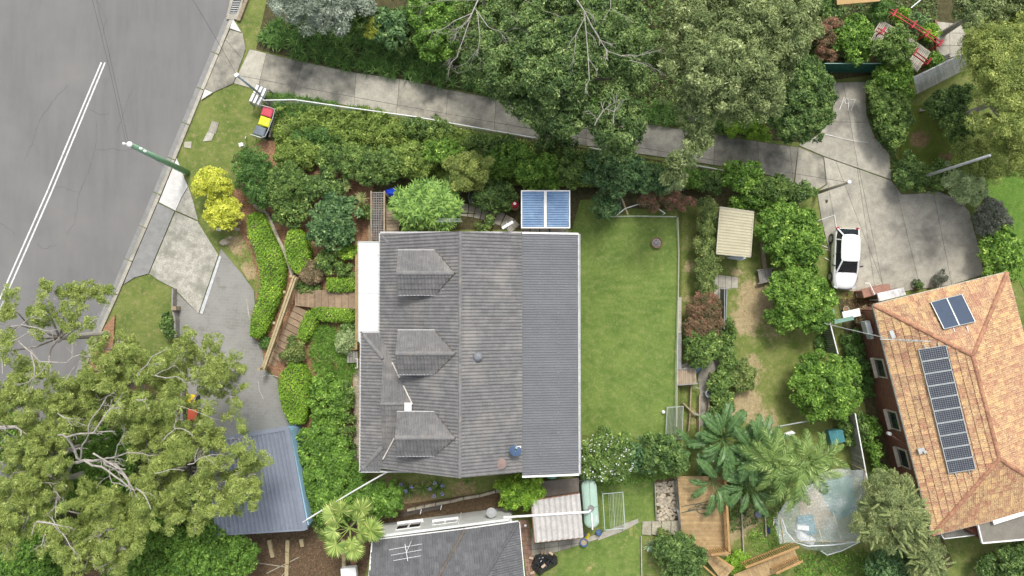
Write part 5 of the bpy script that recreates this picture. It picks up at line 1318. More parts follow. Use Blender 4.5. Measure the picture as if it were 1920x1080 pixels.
# metal gate / bed-frame panel
def bar_panel(name, label, q, n, z, m, rr=.018, h=None, cat='frame', legs=True):
    root = thing(name, P(*q[0]), label, cat); c = [P(x, y, z[i % len(z)]) for i, (x, y) in enumerate(q)]
    for i in range(4): k = MB(); k.tube([c[i], c[(i+1) % 4]], rr*1.5, 6); k.build('rail', m, root)
    for i in range(1, n): t = i/n; k = MB(); k.tube([c[0].lerp(c[1], t), c[3].lerp(c[2], t)], rr*.7, 4); k.build('bar', m, root)
    if legs:
        for p in c: k = MB(); k.tube([p, (p.x, p.y, p.z-(h or .6))], rr*1.3, 5); k.build('leg', m, root)
    return root
GFR = mat('pale_green_metal', (.50, .58, .54), (.4, .47, .43), rough=.45, metal=.2)
bar_panel('metal_rail_panel', 'galvanised metal bar panel lying over the edge of the back lawn', [(1251, 764), (1281, 762), (1279, 822), (1248, 826)], 12, [1.3, 1.3], STEEL, cat='panel')
bar_panel('clothes_airer', 'pale green folding clothes airer standing on the neighbour lawn', [(1130, 926), (1168, 923), (1172, 990), (1134, 994)], 2, [1.0], GFR, cat='clothes airer')
k = MB()
for i in range(10):
    x = 1141+i*2.9; k.tube([P(x, 926, 1.0), P(x+3.6, 991, 1.0)], .008, 4)
ca = k.build('line_wire', mat('line_wire', (.55, .6, .45), rough=.6), bpy.data.objects['clothes_airer'])

# steps and boards right of the lawn
pf = thing('timber_platform', P(1288, 708), 'small square platform of vertical pale timber boards at the lawn edge', 'platform')
planks_between(pf, (1269.5, 693), (1269.5, 721), (1306, 720), (1305, 692), 9, TIMBER, z=1.0, th=.05, name='board', gap=.08)
for y0, y1 in ((692, 691), (722, 719)):
    k = MB(); k.bar(P(1269, y0, 1.05), P(1308, y1, 1.05), .07, .08); k.build('beam', GREYT, pf)
for x, y in ((1271, 694), (1304, 694), (1271, 719), (1304, 719)):
    k = MB(); p = P(x, y, .95); k.bar(p, (p.x, p.y, 0), .09, .09); k.build('post', GREYT, pf)
k = MB(); a = P(1306, 700, .75); k.prism([P(1306, 700, .75), P(1328, 683, .75), P(1324, 680, .6), P(1303, 694, .6)], .04); tag(k.build('blue_board', mat('faded_blue_board', (.22, .33, .45), rough=.7)), 'faded blue board propped beside the small timber platform', 'board')
k = MB(); k.bar(P(1270, 690, .7), P(1290, 682, .6), .2, .05); k.bar(P(1282, 690, .75), P(1312, 684, .7), .1, .05); tag(k.build('scrap_timber', GREYT), 'scrap boards lying above the small timber platform', 'board')
lp = root_at('lower_path', 1325, 720, kind='structure')
slabs(lp, [(1308, 702), (1322, 686), (1337, 668), (1345, 655), (1352, 690), (1332, 702), (1330, 760), (1326, 800), (1310, 800), (1312, 740)], [(1300, 716, 1340, 716), (1300, 745, 1340, 745), (1300, 770, 1340, 771), (1330, 640, 1345, 700)], CONCD, dz=.05)
for (a, b, lab) in (((1332, 698), (1328, 762), 'timber edging board right of the grey drum'), ((1328, 762), (1323, 825), 'timber edging board along the path below the drum'), ((1295, 722), (1293, 770), 'upright edging board under the small timber platform'), ((1311, 740), (1310, 825), 'timber edging board left of the path below the drum'), ((1280, 755), (1300, 775), 'slanting thin board at the top of the metal bar panel'), ((1293, 775), (1290, 808), 'short edging board right of the metal bar panel')):
    k = MB(); k.bar(P(*a, dz=.35), P(*b, dz=.35), .07, .3); tag(k.build('edging_board', TIMBER), lab, 'edging')
k = MB(); k.bar(P(1298, 774, dz=.4), P(1310, 778, dz=.4), .12, .1); k.bar(P(1298, 723, dz=.5), P(1312, 729, dz=.5), .07, .07); tag(k.build('low_gate_rail', GREYT), 'short grey rail crossing the bed beside the lower path', 'rail')
dm = thing('drum', P(1325, 736), 'grey metal drum standing on the lower garden path', 'drum'); c = P(1325, 736)
k = MB(); k.lathe(c, [(.24, 0), (.25, .02), (.25, .62), (.27, .64), (.27, .7), (.23, .7), (.23, .5), (.02, .49)], 22); k.build('drum_body', STEEL, dm, True); k = MB(); k.lathe(c+Vector((0, 0, .5)), [(.225, 0), (.2, .02), (.02, .03)], 20); k.build('contents', mat('dark_grey', (.09, .1, .11)), dm)
# shed
sh = thing('garden_shed', P(1378, 435), 'small beige steel garden shed with a ribbed roof', 'shed')
za = 2.0
a, b, c, d = P(1350, 388, za), P(1413, 397, za), P(1407, 482, za), P(1343, 476, za)
corrugated(sh, b, c, d, a, BEIGE, pitch=.19, amp=.025, sheet_w=.76, kind='trap')
ce = (a+b+c+d)/4; wl2 = [ce+(p-ce)*.93 for p in (a, b, c, d)]
mono_wall(sh, wl2+[wl2[0]], -.9, za-.06, BEIGE, .05)
k = MB(); k.bar(a, b, .05, .08); k.bar(b, c, .05, .08); k.bar(c, d, .05, .08); k.bar(d, a, .05, .08); k.build('trim', mat('cream_trim', (.5, .47, .36), rough=.5), sh)
k = MB(); k.prism([P(1362, 484, .9), P(1391, 489, .9), P(1400, 483, .9), P(1376, 478, .9)], .05); k.build('open_door', mat('pale_door', (.5, .53, .55), rough=.5), sh)
sp = root_at('stepping_pavers', 1360, 525, kind='structure')
slabs(sp, [(1340, 514), (1384, 520), (1384, 541), (1362, 540), (1352, 560), (1338, 560)], [(1347, 500, 1347, 570), (1361, 500, 1360, 570), (1372, 510, 1371, 550), (1330, 539, 1400, 541)], CONC, dz=.05)
gw = thing('yard_fence', P(1358, 580), 'narrow weathered fence panel with steel posts down the middle of the lower yard', 'fence')
for x0, y0, x1, y1, w in ((1355, 541, 1354, 617, .05), (1359, 541, 1357, 600, .05)):
    k = MB(); k.bar(P(x0, y0, .9), P(x1, y1, .9), w, .9); k.build('panel', mat('weathered_panel', (.2, .22, .23), (.3, .3, .28), rough=.6), gw)
k = MB(); k.bar(P(1352, 541, 1.3), P(1369, 541, 1.3), .07, .07); k.build('rail', GREYT, gw)
st2 = thing('slatted_crate', P(1428, 518), 'small weathered slatted timber step between the two citrus trees', 'timber step')
planks_between(st2, (1421, 508), (1424, 530), (1449, 527), (1448, 505), 4, GREYT, dz=.45, th=.05, name='board')
k = MB(); k.bar(P(1418, 507, dz=.4), P(1450, 503, dz=.4), .08, .2); k.bar(P(1420, 532, dz=.4), P(1438, 528, dz=.4), .08, .2); k.build('beam', GREYT, st2)
k = MB(); k.bar(P(1428, 455, dz=.2), P(1434, 508, dz=.2), .25, .2); tag(k.build('bed_edge_board', TIMBER), 'brown board edging the bed left of the upper citrus tree', 'edging')
# power poles and wires
def pole(name, label, bx, by, tx, ty, z, r, m, cat='pole'):
    root = thing(name, P(bx, by), label, cat); b = P(bx, by); t = P(tx, ty, z); t.x = b.x*.35+t.x*.65; t.y = b.y*.35+t.y*.65
    k = MB(); k.tube([b-Vector((0, 0, .2)), t], [r*1.15, r*.85], 12); k.build('shaft', m, root, True); return root, t
GREENP = mat('green_painted_pole', s2l((140, 180, 150)), s2l((112, 148, 120)), scale=2, fine=10, rough=.7, stretch=(1, 1, .3))
pr, t1 = pole('power_pole', 'green-painted power pole with white insulators at the kerb', 352, 324, 246, 268, 7.2, .17, GREENP, 'power pole')
k = MB(); k.lathe(t1, [(.16, -.05), (.17, .03), (.15, .1), (.03, .13)], 14); k.build('cap', WHITE, pr, True)
for dx, dy, dz in ((-.28, .02, .0), (.35, -.12, -.6), (.48, -.22, -.8)):
    k = MB(); k.lathe(t1+Vector((dx, dy, dz)), [(.05, 0), (.08, .05), (.05, .1), (.08, .15), (.03, .2)], 10); k.build('insulator', WHITE, pr)
k = MB(); k.bar(t1+Vector((-.3, .05, -.05)), t1+Vector((.1, .0, -.05)), .05, .05); k.build('bracket', STEEL, pr)
pr2, t2 = pole('service_pole', 'slim grey steel pole rising over the white letterboxes', 500, 187, 444, 142, 5.0, .075, mat('grey_pole', (.3, .36, .4), (.24, .29, .32), rough=.5))
k = MB(); k.box(t2, (.25, .2, .15), rot=.6); k.build('cap', WHITE, pr2)
pr3, t3 = pole('service_pole', 'weathered timber pole with a white cap beside the parking apron', 1528, 363, 1590, 344, 3.9, .1, LOG)
k = MB(); k.lathe(t3, [(.09, 0), (.13, .06), (.12, .14), (.03, .17)], 12); k.build('cap', WHITE, pr3, True)
pr4, t4 = pole('tall_light_pole', 'tall pale grey pole leaning outward into the yellow-green tree on the right', 1713, 337, 1855, 292, 6.6, .09, mat('pale_pole', (.5, .51, .52), (.36, .38, .38), scale=3, rough=.5))
def wire(label, a, b, sag, r, m, group=None, name='wire'):
    a, b = Vector(a), Vector(b); n = 14
    pts = [a.lerp(b, i/n)-Vector((0, 0, sag*4*(i/n)*(1-i/n))) for i in range(n+1)]
    k = MB(); k.tube(pts, r, 4); return tag(k.build(name, m), label, 'wire', group)
WIRE = mat('black_wire', (.1, .1, .1), rough=.5)
wire('left one of the twin wires leaving the green power pole', t1+Vector((-.2, 0, 0)), P(168, -20, 7.6), .1, .012, WIRE)
wire('right one of the twin wires leaving the green power pole', t1+Vector((-.05, 0, .05)), P(176, -20, 7.6), .1, .012, WIRE)
wire('single wire from the slim grey pole crossing the road corner', t2, P(350, -20, 6.5), .15, .012, WIRE)
wire('long wire running above the shared driveway between the poles', t2, t3, .45, .012, WIRE)
wire('thin wire dropping from the green pole towards the kerb', t1+Vector((.4, -.2, -.8)), P(308, 314, 2.5), .1, .008, WIRE)
wire('thick white cable sagging from the house corner to the blue garage', P(729, 883, 3.8), P(568, 979, 2.8), .35, .045, WHITE, name='cable')
wire('white wire crossing from the citrus trees to the orange roof', P(1545, 606, 2.5), on_w(1672, 636, .9)[0], .2, .02, STEEL)
# letterboxes, bins, rails at the driveway mouth
lb = thing('letterbox_bank', P(485, 180), 'bank of white slatted letterboxes under the slim grey pole', 'letterboxes')
d1 = Vector((.42, .9, 0)).normalized(); d2 = Vector((.9, -.42, 0)).normalized(); c0 = P(485, 179, 1.0)
for i in range(3):
    for j in range(2):
        q = c0+d2*(i-1)*.27+d1*(j-.5)*.62; Mw = Matrix((d2, d1, Vector((0, 0, 1)))).transposed()
        k = MB(); k.box(q, (.15, .56, .32), M=Mw); k.build('letterbox', WHITE, lb)
k = MB(); 
for s in (-1, 1): k.bar(c0+d1*s*.66-d2*.45+Vector((0, 0, -.1)), c0+d1*s*.66+d2*.5+Vector((0, 0, -.1)), .05, .06)
k.build('frame', GREYT, lb)
for s in (-1, 1):
    for t in (-.4, .4): k = MB(); p = c0+d1*s*.64+d2*t; k.bar(p, (p.x, p.y, 0), .07, .07); k.build('post', GREYT, lb)
def bin_(px, py, rot, lidm, label, bodym=None, z=None, cat='wheelie bin'):
    g = P(px, py); c = P(px, py, g.z+1.0); c.z = g.z; root = thing('wheelie_bin', c, label, cat, None); Mr = Matrix.Rotation(rot, 3, 'Z')
    k = MB(); vs = []
    for z_, w, d in ((.08, .22, .24), (.95, .28, .33)):
        vs += [c+Mr @ Vector((a*w, b*d, z_)) for a, b in ((-1, -1), (1, -1), (1, 1), (-1, 1))]
    k.add(vs, [(3, 2, 1, 0), (4, 5, 6, 7)]+[(i, (i+1) % 4, (i+1) % 4+4, i+4) for i in range(4)]); bevel(k.build('bin_body', bodym or mat('dark_green_plastic', (.03, .06, .045), rough=.5), root), .03, 2)
    k = MB(); vs = []
    for z_, s in ((.95, 1.0), (1.0, 1.02), (1.05, .84), (1.055, .5)): vs += [c+Mr @ Vector((a*.30*s, b*.36*s+(.0), z_)) for a, b in ((-1, -1), (1, -1), (1, 1), (-1, 1))]
    k.add(vs, [(3, 2, 1, 0), (12, 13, 14, 15)]+[(j*4+i, j*4+(i+1) % 4, j*4+4+(i+1) % 4, j*4+4+i) for j in range(3) for i in range(4)]); bevel(k.build('lid', lidm, root), .012, 2)
    k = MB(); a = c+Mr @ Vector((-.2, .38, .97)); b = c+Mr @ Vector((.2, .38, .97)); k.tube([a, b], .02, 6); k.build('handle', DARK, root)
    for s in (-1, 1): k = MB(); q = c+Mr @ Vector((s*.24, .26, .1)); e = Mr @ Vector((s*.05, 0, 0)); k.tube([q-e*.5, q+e*.5], .1, 12); k.build('wheel', DARK, root)
    return root
LR = mat('red_lid', (.52, .06, .09), (.45, .07, .1), scale=3, rough=.5); LY = mat('yellow_lid', (.66, .66, .02), (.6, .6, .05), scale=3, rough=.5, big=(6, (.75, .74, .6), .62, .75)); LG = mat('grey_lid', (.16, .19, .22), (.13, .155, .18), scale=3, rough=.5)
ra_ = R(-108)
bin_(501, 210, ra_, LR, 'red-lidded wheelie bin, the top one of three in the pipe rail'); bin_(496, 228, ra_, LY, 'yellow-lidded wheelie bin between the red and the grey bin'); bin_(487, 246, ra_, LG, 'grey-lidded wheelie bin, the lowest of three in the pipe rail')
bin_(357, 750, R(175), mat('golden_lid', (.7, .5, .02), (.62, .42, .02), rough=.5), 'golden yellow-lidded wheelie bin standing under the gum tree'); bin_(360, 778, R(178), mat('orange_lid', (.56, .12, .06), (.5, .1, .06), rough=.5), 'orange-red-lidded wheelie bin standing under the gum tree')
k = MB(); rz = 1.1; pts = [(488, 197), (505, 201), (515, 205), (512, 219), (503, 243), (497, 256), (489, 258), (470, 252)]; k.tube([P(x, y, rz) for x, y in pts], .03, 7)
for q in (pts[0], pts[2], pts[4], pts[6], pts[-1]): p = P(*q, rz); k.tube([p, (p.x, p.y, 0)], .028, 6)
tag(k.build('bin_rail', STEEL), 'curved galvanised pipe rail round the three wheelie bins', 'rail')
k = MB(); k.bar(P(514, 222, dz=.2), P(507, 258, dz=.2), .12, .4); tag(k.build('concrete_kerb_block', CONC), 'mossy concrete wall strip right of the three bins', 'wall')
k = MB(); q = [P(530+14*math.cos(i*.7)*random.uniform(.85, 1.1), 244+13*math.sin(i*.7)*random.uniform(.85, 1.1), .16) for i in range(9)]; k.prism(q, .2); st3 = thing('tree_stump', P(530, 244), 'round greyish tree stump right of the three bins', 'stump'); k.build('stump_wood', LOG, st3)
k = MB(); k.lathe(P(528, 243, .165), [(.14, 0), (.1, .006), (.02, .008)], 9); k.build('rot_hole', CRACK, st3)  # flat disc; the shade of the hole is put into its colour
pc = thing('pit_lid', P(396, 244), 'two-tone concrete service pit lid set in the verge grass', 'pit lid')
for q, m in (((1170, 738, 1205, 752, 1190, 790, 1140, 795), CONCP), ((1192, 680, 1232, 690, 1213, 752, 1172, 738), CONCD)):
    k = MB(); k.prism([P(q[i]/3, q[i+1]/3, dz=.045) for i in range(0, 8, 2)], .06); k.build('cover', m, pc)
k = MB(); k.prism([P(346, 266, dz=.04), P(359, 265, dz=.04), P(358, 278, dz=.04), P(345, 276, dz=.04)], .06); tag(k.build('small_pit_lid', PAV), 'small square pale pit lid left of the larger two-tone lid', 'pit lid')
k = MB(); k.box(P(453, 272, .55), (.26, .24, .3), rot=.3); k.bar(P(453, 272, .5), P(453, 272, 0), .06, .06); k.bar(P(460, 259, .8), P(461, 256, 0), .05, .05); tag(k.build('white_marker_box', WHITE), 'small white box on a post at the upper hedge corner', 'box')
k = MB(); k.box(P(410, 430, .45), (.3, .18, .12), rot=-.2); k.bar(P(410, 430, .4), P(410, 430, 0), .05, .05); tag(k.build('path_light', WHITE), 'small white marker below the golden shrub', 'marker')
for i, (x, y, s, lab) in enumerate(((421, 455, .38, 'flat sandstone rock, the larger by the driveway edge'), (432, 446, .2, 'small sandstone rock beside the flat one'), (445, 430, .22, 'dark purplish rock above the sandstone rocks'), (449, 419, .15, 'small pale rock nearest the golden shrub'))):
    k = MB(); c = P(x, y); pr_ = [c+Vector((math.cos(j*.9)*s*random.uniform(.7, 1.1), math.sin(j*.9)*s*.7*random.uniform(.7, 1.1), .05)) for j in range(7)]
    tp = [c+(p-c)*.7+Vector((0, 0, s*.4)) for p in pr_]; k.add(pr_+tp, [(j, (j+1) % 7, (j+1) % 7+7, j+7) for j in range(7)]+[tuple(range(7, 14))]); tag(k.build('rock', STONE), lab, 'rock')

# ------------------------------------------------------------------ car
def car(px, py, rot):
    g = P(px, py); c = P(px, py, g.z+.7); c.z = g.z+.04
    root = thing('parked_car', c, 'white hatchback parked on the concrete apron beside the citrus trees', 'car')
    Mr = Matrix.Translation(c) @ Matrix.Rotation(rot, 4, 'Z')     # local +Y = rear
    PAINT = mat('white_car_paint', (.80, .80, .80), (.78, .78, .78), rough=.3, fine_amt=0, spec=.5, coat=.6)
    # y, half width, top height, sill
    S = [(-2.12, .50, .55, .32), (-2.05, .66, .64, .26), (-1.85, .76, .72, .22), (-1.5, .82, .79, .2), (-1.05, .845, .87, .2), (-.6, .85, .93, .2), (0, .85, .95, .2), (.6, .85, .97, .2), (1.2, .85, .98, .2), (1.6, .83, .98, .2), (1.88, .78, .95, .24), (2.02, .70, .86, .3), (2.08, .58, .6, .34)]
    k = MB(); vs = []
    for y, w, h, b in S:
        for fx, z in ((-.86, b), (-.99, b+.12), (-1, b+(h-b)*.55), (-.985, h-.12), (-.93, h-.03), (-.7, h+.015), (-.35, h+.035), (0, h+.04), (.35, h+.035), (.7, h+.015), (.93, h-.03), (.985, h-.12), (1, b+(h-b)*.55), (.99, b+.12), (.86, b)):
            vs.append(Mr @ Vector((fx*w, y+(.06*(fx*fx) if y < -1.8 else -.05*(fx*fx) if y > 1.8 else 0), z)))
    n = 15; fs = [(i*n+j, (i+1)*n+j, (i+1)*n+(j+1) % n, i*n+(j+1) % n) for i in range(len(S)-1) for j in range(n)]
    fs += [tuple(range(n)), tuple((len(S)-1)*n+j for j in range(n))[::-1]]
    k.add(vs, fs); body = k.build('car_body', PAINT, root, True); m_ = body.modifiers.new('s', 'SUBSURF'); m_.levels = m_.render_levels = 1
    # greenhouse: lower ring at the belt, upper ring at the roof
    L_ = [(-.68, -.98), (.68, -.98), (.76, -.72), (.77, 1.35), (.70, 1.93), (-.70, 1.93), (-.77, 1.35), (-.76, -.72)]; U = [(-.52, -.2), (.52, -.2), (.57, -.08), (.57, 1.22), (.50, 1.47), (-.50, 1.47), (-.57, 1.22), (-.57, -.08)]
    lo = [Mr @ Vector((x, y, .93 if abs(y) < 1.5 else .97)) for x, y in L_]; hi = [Mr @ Vector((x, y, 1.38)) for x, y in U]
    k = MB(); k.add(lo+hi, [(i, (i+1) % 8, (i+1) % 8+8, i+8) for i in range(8)]+[tuple(range(8, 16))]); bevel(k.build('glasshouse', GLASS, root), .05, 3)
    k = MB(); R1_ = [(x*1.12, (y-.6)*1.1+.6, 1.375) for x, y in U]; R2_ = [(x*.98, (y-.5)*.96+.5, 1.44) for x, y in U]; R3_ = [(x*.5, (y-.5)*.6+.5, 1.45) for x, y in U]
    k.add([Mr @ Vector(v) for v in R1_+R2_+R3_], [(i, (i+1) % 8, (i+1) % 8+8, i+8) for i in range(8)]+[(i+8, (i+1) % 8+8, (i+1) % 8+16, i+16) for i in range(8)]+[tuple(range(16, 24))]); ro = k.build('roof', PAINT, root, True); md_ = ro.modifiers.new('s', 'SUBSURF'); md_.levels = md_.render_levels = 2
    def lerp3(i, t, o=.015):
        p, q = Vector((*L_[i], .95)), Vector((*U[i], 1.39)); v = p.lerp(q, t); v.x *= 1+o; return Mr @ v
    for i in (0, 1, 4, 5):
        k = MB(); k.bar(lerp3(i, 0), lerp3(i, 1), .09, .04); k.build('pillar', PAINT, root)
    for s in (-1, 1):
        for y0, y1 in ((.28, .3), (1.22, 1.15)):
            k = MB(); k.bar(Mr @ Vector((s*.775, y0, .95)), Mr @ Vector((s*.575, y1, 1.39)), .07, .03); k.build('pillar', DARK if y0 < 1 else PAINT, root)
        for y in (-1.28, 1.3):
            k = MB(); k.tube([Mr @ Vector((s*.66, y, .3)), Mr @ Vector((s*.865, y, .3))], .305, 20); w = k.build('wheel', DARK, root)
            k = MB(); k.tube([Mr @ Vector((s*.86, y, .3)), Mr @ Vector((s*.875, y, .3))], .2, 14); k.build('rim', STEEL, w)
            k = MB(); k.tube([Mr @ Vector((s*.80, y, .33)), Mr @ Vector((s*.862, y, .33))], .36, 20); k.build('wheel_arch', DARK, root)
        k = MB(); k.box(Mr @ Vector((s*.93, -.55, 1.0)), (.2, .1, .12), rot=rot+s*.3); k.build('mirror', DARK, root)
        k = MB(); k.box(Mr @ Vector((s*.60, -1.97, .66)), (.26, .16, .08), rot=rot+s*.45); k.build('headlight', mat('lamp_glass', (.5, .52, .54), rough=.15), root)
        k = MB(); k.box(Mr @ Vector((s*.66, 1.93, .86)), (.18, .24, .14), rot=rot-s*.4); k.build('tail_light', mat('red_lamp', (.4, .02, .03), rough=.25), root)
        k = MB(); k.box(Mr @ Vector((s*.855, .1, .8)), (.03, .14, .03), rot=rot); k.build('door_handle', DARK, root)
    k = MB(); k.tube([Mr @ Vector((-.5, -2.06, .62)), Mr @ Vector((0, -2.16, .60)), Mr @ Vector((.5, -2.06, .62))], .018, 5); k.build('bonnet_line', CRACK, root)
    k = MB()
    for s in (-1, 1): k.tube([Mr @ Vector((s*.74, -.98, .965)), Mr @ Vector((s*.70, -1.5, .87)), Mr @ Vector((s*.58, -1.95, .72))], .009, 4)
    k.tube([Mr @ Vector((-.7, 1.9, .95)), Mr @ Vector((0, 1.98, 1.0)), Mr @ Vector((.7, 1.9, .95))], .012, 4); k.build('panel_gap', CRACK, root)
    for s in (-.3, .25): k = MB(); k.bar(Mr @ Vector((s, -.98, 1.0)), Mr @ Vector((s+.35, -.78, 1.1)), .02, .015); k.build('wiper', DARK, root)
    k = MB(); k.box(Mr @ Vector((0, 2.09, .5)), (.5, .03, .12), rot=rot); k.build('number_plate', mat('plate', (.5, .45, .15)), root)
car(1585, 484, R(-2.5))

# ------------------------------------------------------------------ clutter by the orange-roofed house
FLW = mat('terracotta_planter', (.36, .2, .15), (.28, .15, .11), scale=3, rough=.85)
k = MB(); k.prism([P(1616, 545, .1), P(1669, 532, .1), P(1671, 546, .1), P(1620, 559, .1)], 1.1); tag(bevel(k.build('planter_box', FLW), .03), 'long terracotta-coloured planter box above the white table', 'planter')
k = MB(); k.prism([P(1645, 550, .5), P(1694, 539, .5), P(1699, 553, .5), P(1648, 565, .5)], .08); wt = thing('garden_table', P(1670, 552), 'white marbled table against the top eave of the orange roof', 'table'); k.build('table_top', mat('marbled_white', (.72, .72, .72), (.35, .34, .33), scale=3.5, rough=.5, big=(1.4, (.75, .75, .75), .45, .6)), wt)
for x, y in ((1648, 551), (1692, 541), (1696, 552), (1651, 562)):
    k = MB(); p = P(x, y, .45); k.bar(p, (p.x, p.y, -1), .06, .06); k.build('leg', WHITE, wt)
k = MB(); k.tube([P(1622, 531, .3), P(1630, 531, .3), P(1640, 552, .3)], .04, 6); tag(k.build('white_hose', WHITE), 'bent white pipe lying over the terracotta planter', 'pipe')
def pot(px, py, r, m, label, soil=None):
    root = thing('flower_pot', P(px, py), label, 'pot'); c = P(px, py); k = MB(); k.lathe(c, [(r*.65, 0), (r*.95, r*1.3), (r*1.05, r*1.35), (r*1.05, r*1.5), (r*.85, r*1.5), (r*.8, r*1.2)], 20); k.f = k.f[:-1]; k.build('pot_wall', m, root, True)
    k = MB(); k.lathe(c+Vector((0, 0, r*1.15)), [(r*.82, 0), (r*.5, .01), (.02, .015)], 14); k.build('soil', soil or MULCH, root)
CRP = mat('cream_pot', (.55, .5, .4), (.42, .38, .3), rough=.8)
pot(1607, 553, .2, CRP, 'cream flower pot left of the terracotta planter'); pot(1583, 580, .2, CRP, 'cream flower pot below the car, nearer the citrus trees')
k = MB(); k.bar(P(1580, 592, .6), P(1612, 585, .6), .5, .1); tag(k.build('pale_bench', WHITE), 'narrow white ledge between the citrus tree and the orange roof', 'ledge')
k = MB(); k.bar(P(1563, 604, .8), P(1600, 596, .8), .25, .1); k.bar(P(1563, 604, .8), P(1559, 580, .8), .12, .5); tag(k.build('corner_rail', mat('aged_green', (.2, .34, .28), rough=.7)), 'aged green corner frame beside the lower citrus tree', 'frame')
ef = thing('paling_fence', P(1566, 620), 'dark paling fence with a white cap beside the citrus trees', 'fence')
a, b = P(1556, 605, .7), P(1571, 664, .7); k = MB(); k.bar(a, b, .06, .08); k.build('cap_rail', WHITE, ef)
for i in range(14):
    q = a.lerp(b, (i+.5)/14); k = MB(); k.bar((q.x-.02, q.y, -.2), (q.x+.02, q.y, -.2), .13, 1.75); k.build('paling', mat('green_paling', (.16, .2, .14), (.1, .13, .1), rough=.8, rnd=.15), ef)
a, b = P(1603, 775, .7), P(1627, 905, .7); k = MB(); k.bar(a, b, .06, .08); k.build('cap_rail', WHITE, ef)
for i in range(30):
    q = a.lerp(b, (i+.5)/30); k = MB(); k.bar((q.x-.02, q.y, -.2), (q.x+.02, q.y, -.2), .13, 1.75); k.build('paling', mat('grey_paling', (.3, .3, .26), (.2, .2, .17), rough=.8, rnd=.2), ef)
k = MB(); k.tube([P(1668, 905, .8), P(1670, 925, 1.2), P(1678, 965, 1.3)], .03, 5); tag(k.build('white_stake', WHITE), 'thin white stake standing in the feathery tree', 'stake')
k = MB(); k.tube([P(1666, 1023, 1.0), P(1677, 1060, 1.0)], .04, 5); tag(k.build('pale_pole_piece', PINE), 'pale pole lying below the feathery tree', 'pole')
wire('white pole lying from the strelitzia towards the pool', P(1458, 800, 1.0), P(1524, 788, 1.0), 0, .04, STEEL, name='pole_piece')
k = MB(); k.prism([P(1553, 808, .15), P(1580, 806, .15), P(1585, 828, .15), P(1560, 835, .15)], .5); tag(k.build('teal_pond_cover', mat('teal_cover', (.06, .22, .24), (.05, .16, .17), rough=.5)), 'small teal tub cover right of the palms', 'cover')
k = MB(); k.prism([P(1466, 815, .4), P(1486, 808, .4), P(1492, 812, .4), P(1474, 820, .4)], .2); tag(k.build('white_scrap', WHITE), 'white scrap board half hidden under the palms', 'board')

# ------------------------------------------------------------------ upper right corner: bridge, fences, paving
br = thing('garden_bridge', P(1688, 75), 'slatted grey garden bridge with red railings under a small tree', 'bridge')
e0, e1 = P(1640, 55, .3), P(1733, 116, .3); dd = (e1-e0).normalized(); ss_ = Vector((-dd.y, dd.x, 0)); Lb = (e1-e0).length
REDP = mat('red_painted_timber', (.42, .04, .05), (.34, .03, .04), scale=3, rough=.6); PALE = mat('bleached_timber', (.48, .45, .38), (.36, .34, .28), rough=.85, rnd=.12)
ns = 34
for i in range(ns):
    t = (i+.5)/ns; z = .1*math.sin(math.pi*t); q = e0.lerp(e1, t)+Vector((0, 0, z)); k = MB(); k.bar(q-ss_*.75, q+ss_*.75, Lb/ns*.72, .04); k.build('slat', PALE, br)
for s, zz in ((1.25, .75), (1.02, .75), (-.18, .6), (-.42, .6)):
    k = MB(); k.tube([e0.lerp(e1, t)+ss_*s+Vector((0, 0, zz+.1*math.sin(math.pi*t))) for t in (.0, .2, .4, .6, .8, 1)], .045, 6); k.build('rail', REDP, br)
for t in (.08, .45, .72, 1.0):
    for s in (1.15, -.3):
        q = e0.lerp(e1, t)+ss_*s; k = MB(); z = .1*math.sin(math.pi*t); k.bar(q-ss_*.28+Vector((0, 0, z+.8)), q+ss_*.28+Vector((0, 0, z+.8)), .1, .1); k.bar(q+Vector((0, 0, z+.8)), (q.x, q.y, -.8), .08, .08); k.build('post', REDP, br)
for s in (-.78, .78): k = MB(); k.bar(e0+ss_*s, e0+ss_*s-dd*.06, .1, .1); k.tube([e0.lerp(e1, t)+ss_*s+Vector((0, 0, -.05+.1*math.sin(math.pi*t))) for t in (0, .25, .5, .75, 1)], .05, 5); k.build('stringer', PALE, br)
gf = thing('green_mesh_fence', P(1605, 128), 'dark green mesh fence at the end of the bay marked 197', 'fence')
GRN = mat('dark_green_mesh', (.025, .11, .075), (.02, .085, .06), scale=6, rough=.7)
a, b = P(1546, 119, .75), P(1672, 119, .75)
k = MB(); k.bar(a+Vector((0, 0, -.85)), b+Vector((0, 0, -.85)), .03, 1.7); k.build('mesh_panel', GRN, gf); k = MB(); k.tube([a, b], .03, 6); k.build('rail', mat('pale_green_rail', (.3, .5, .42), rough=.5), gf)
for i in range(7): q = a.lerp(b, i/6); k = MB(); k.tube([q, (q.x, q.y, -1)], .035, 6); k.build('post', GRN, gf)
for i in range(30): q = a.lerp(b, (i+.5)/30); k = MB(); k.bar((q.x-.08, q.y-.03, -.9), (q.x+.08, q.y-.03, .65), .01, .012); k.build('mesh_wire', mat('green_wire', (.05, .2, .14), rough=.6), gf)
tf = thing('grey_board_fence', P(1755, 130), 'tall weathered grey board fence seen leaning beside the paved path', 'fence')
a, b = P(1713, 146, 1.3), P(1806, 101, 1.3); a2, b2 = P(1719, 176, -.95), P(1814, 128, -.95)
GB = mat('grey_board', (.72, .71, .67), (.5, .49, .46), scale=3, fine=20, fine_amt=.3, rough=.9, rnd=.12)
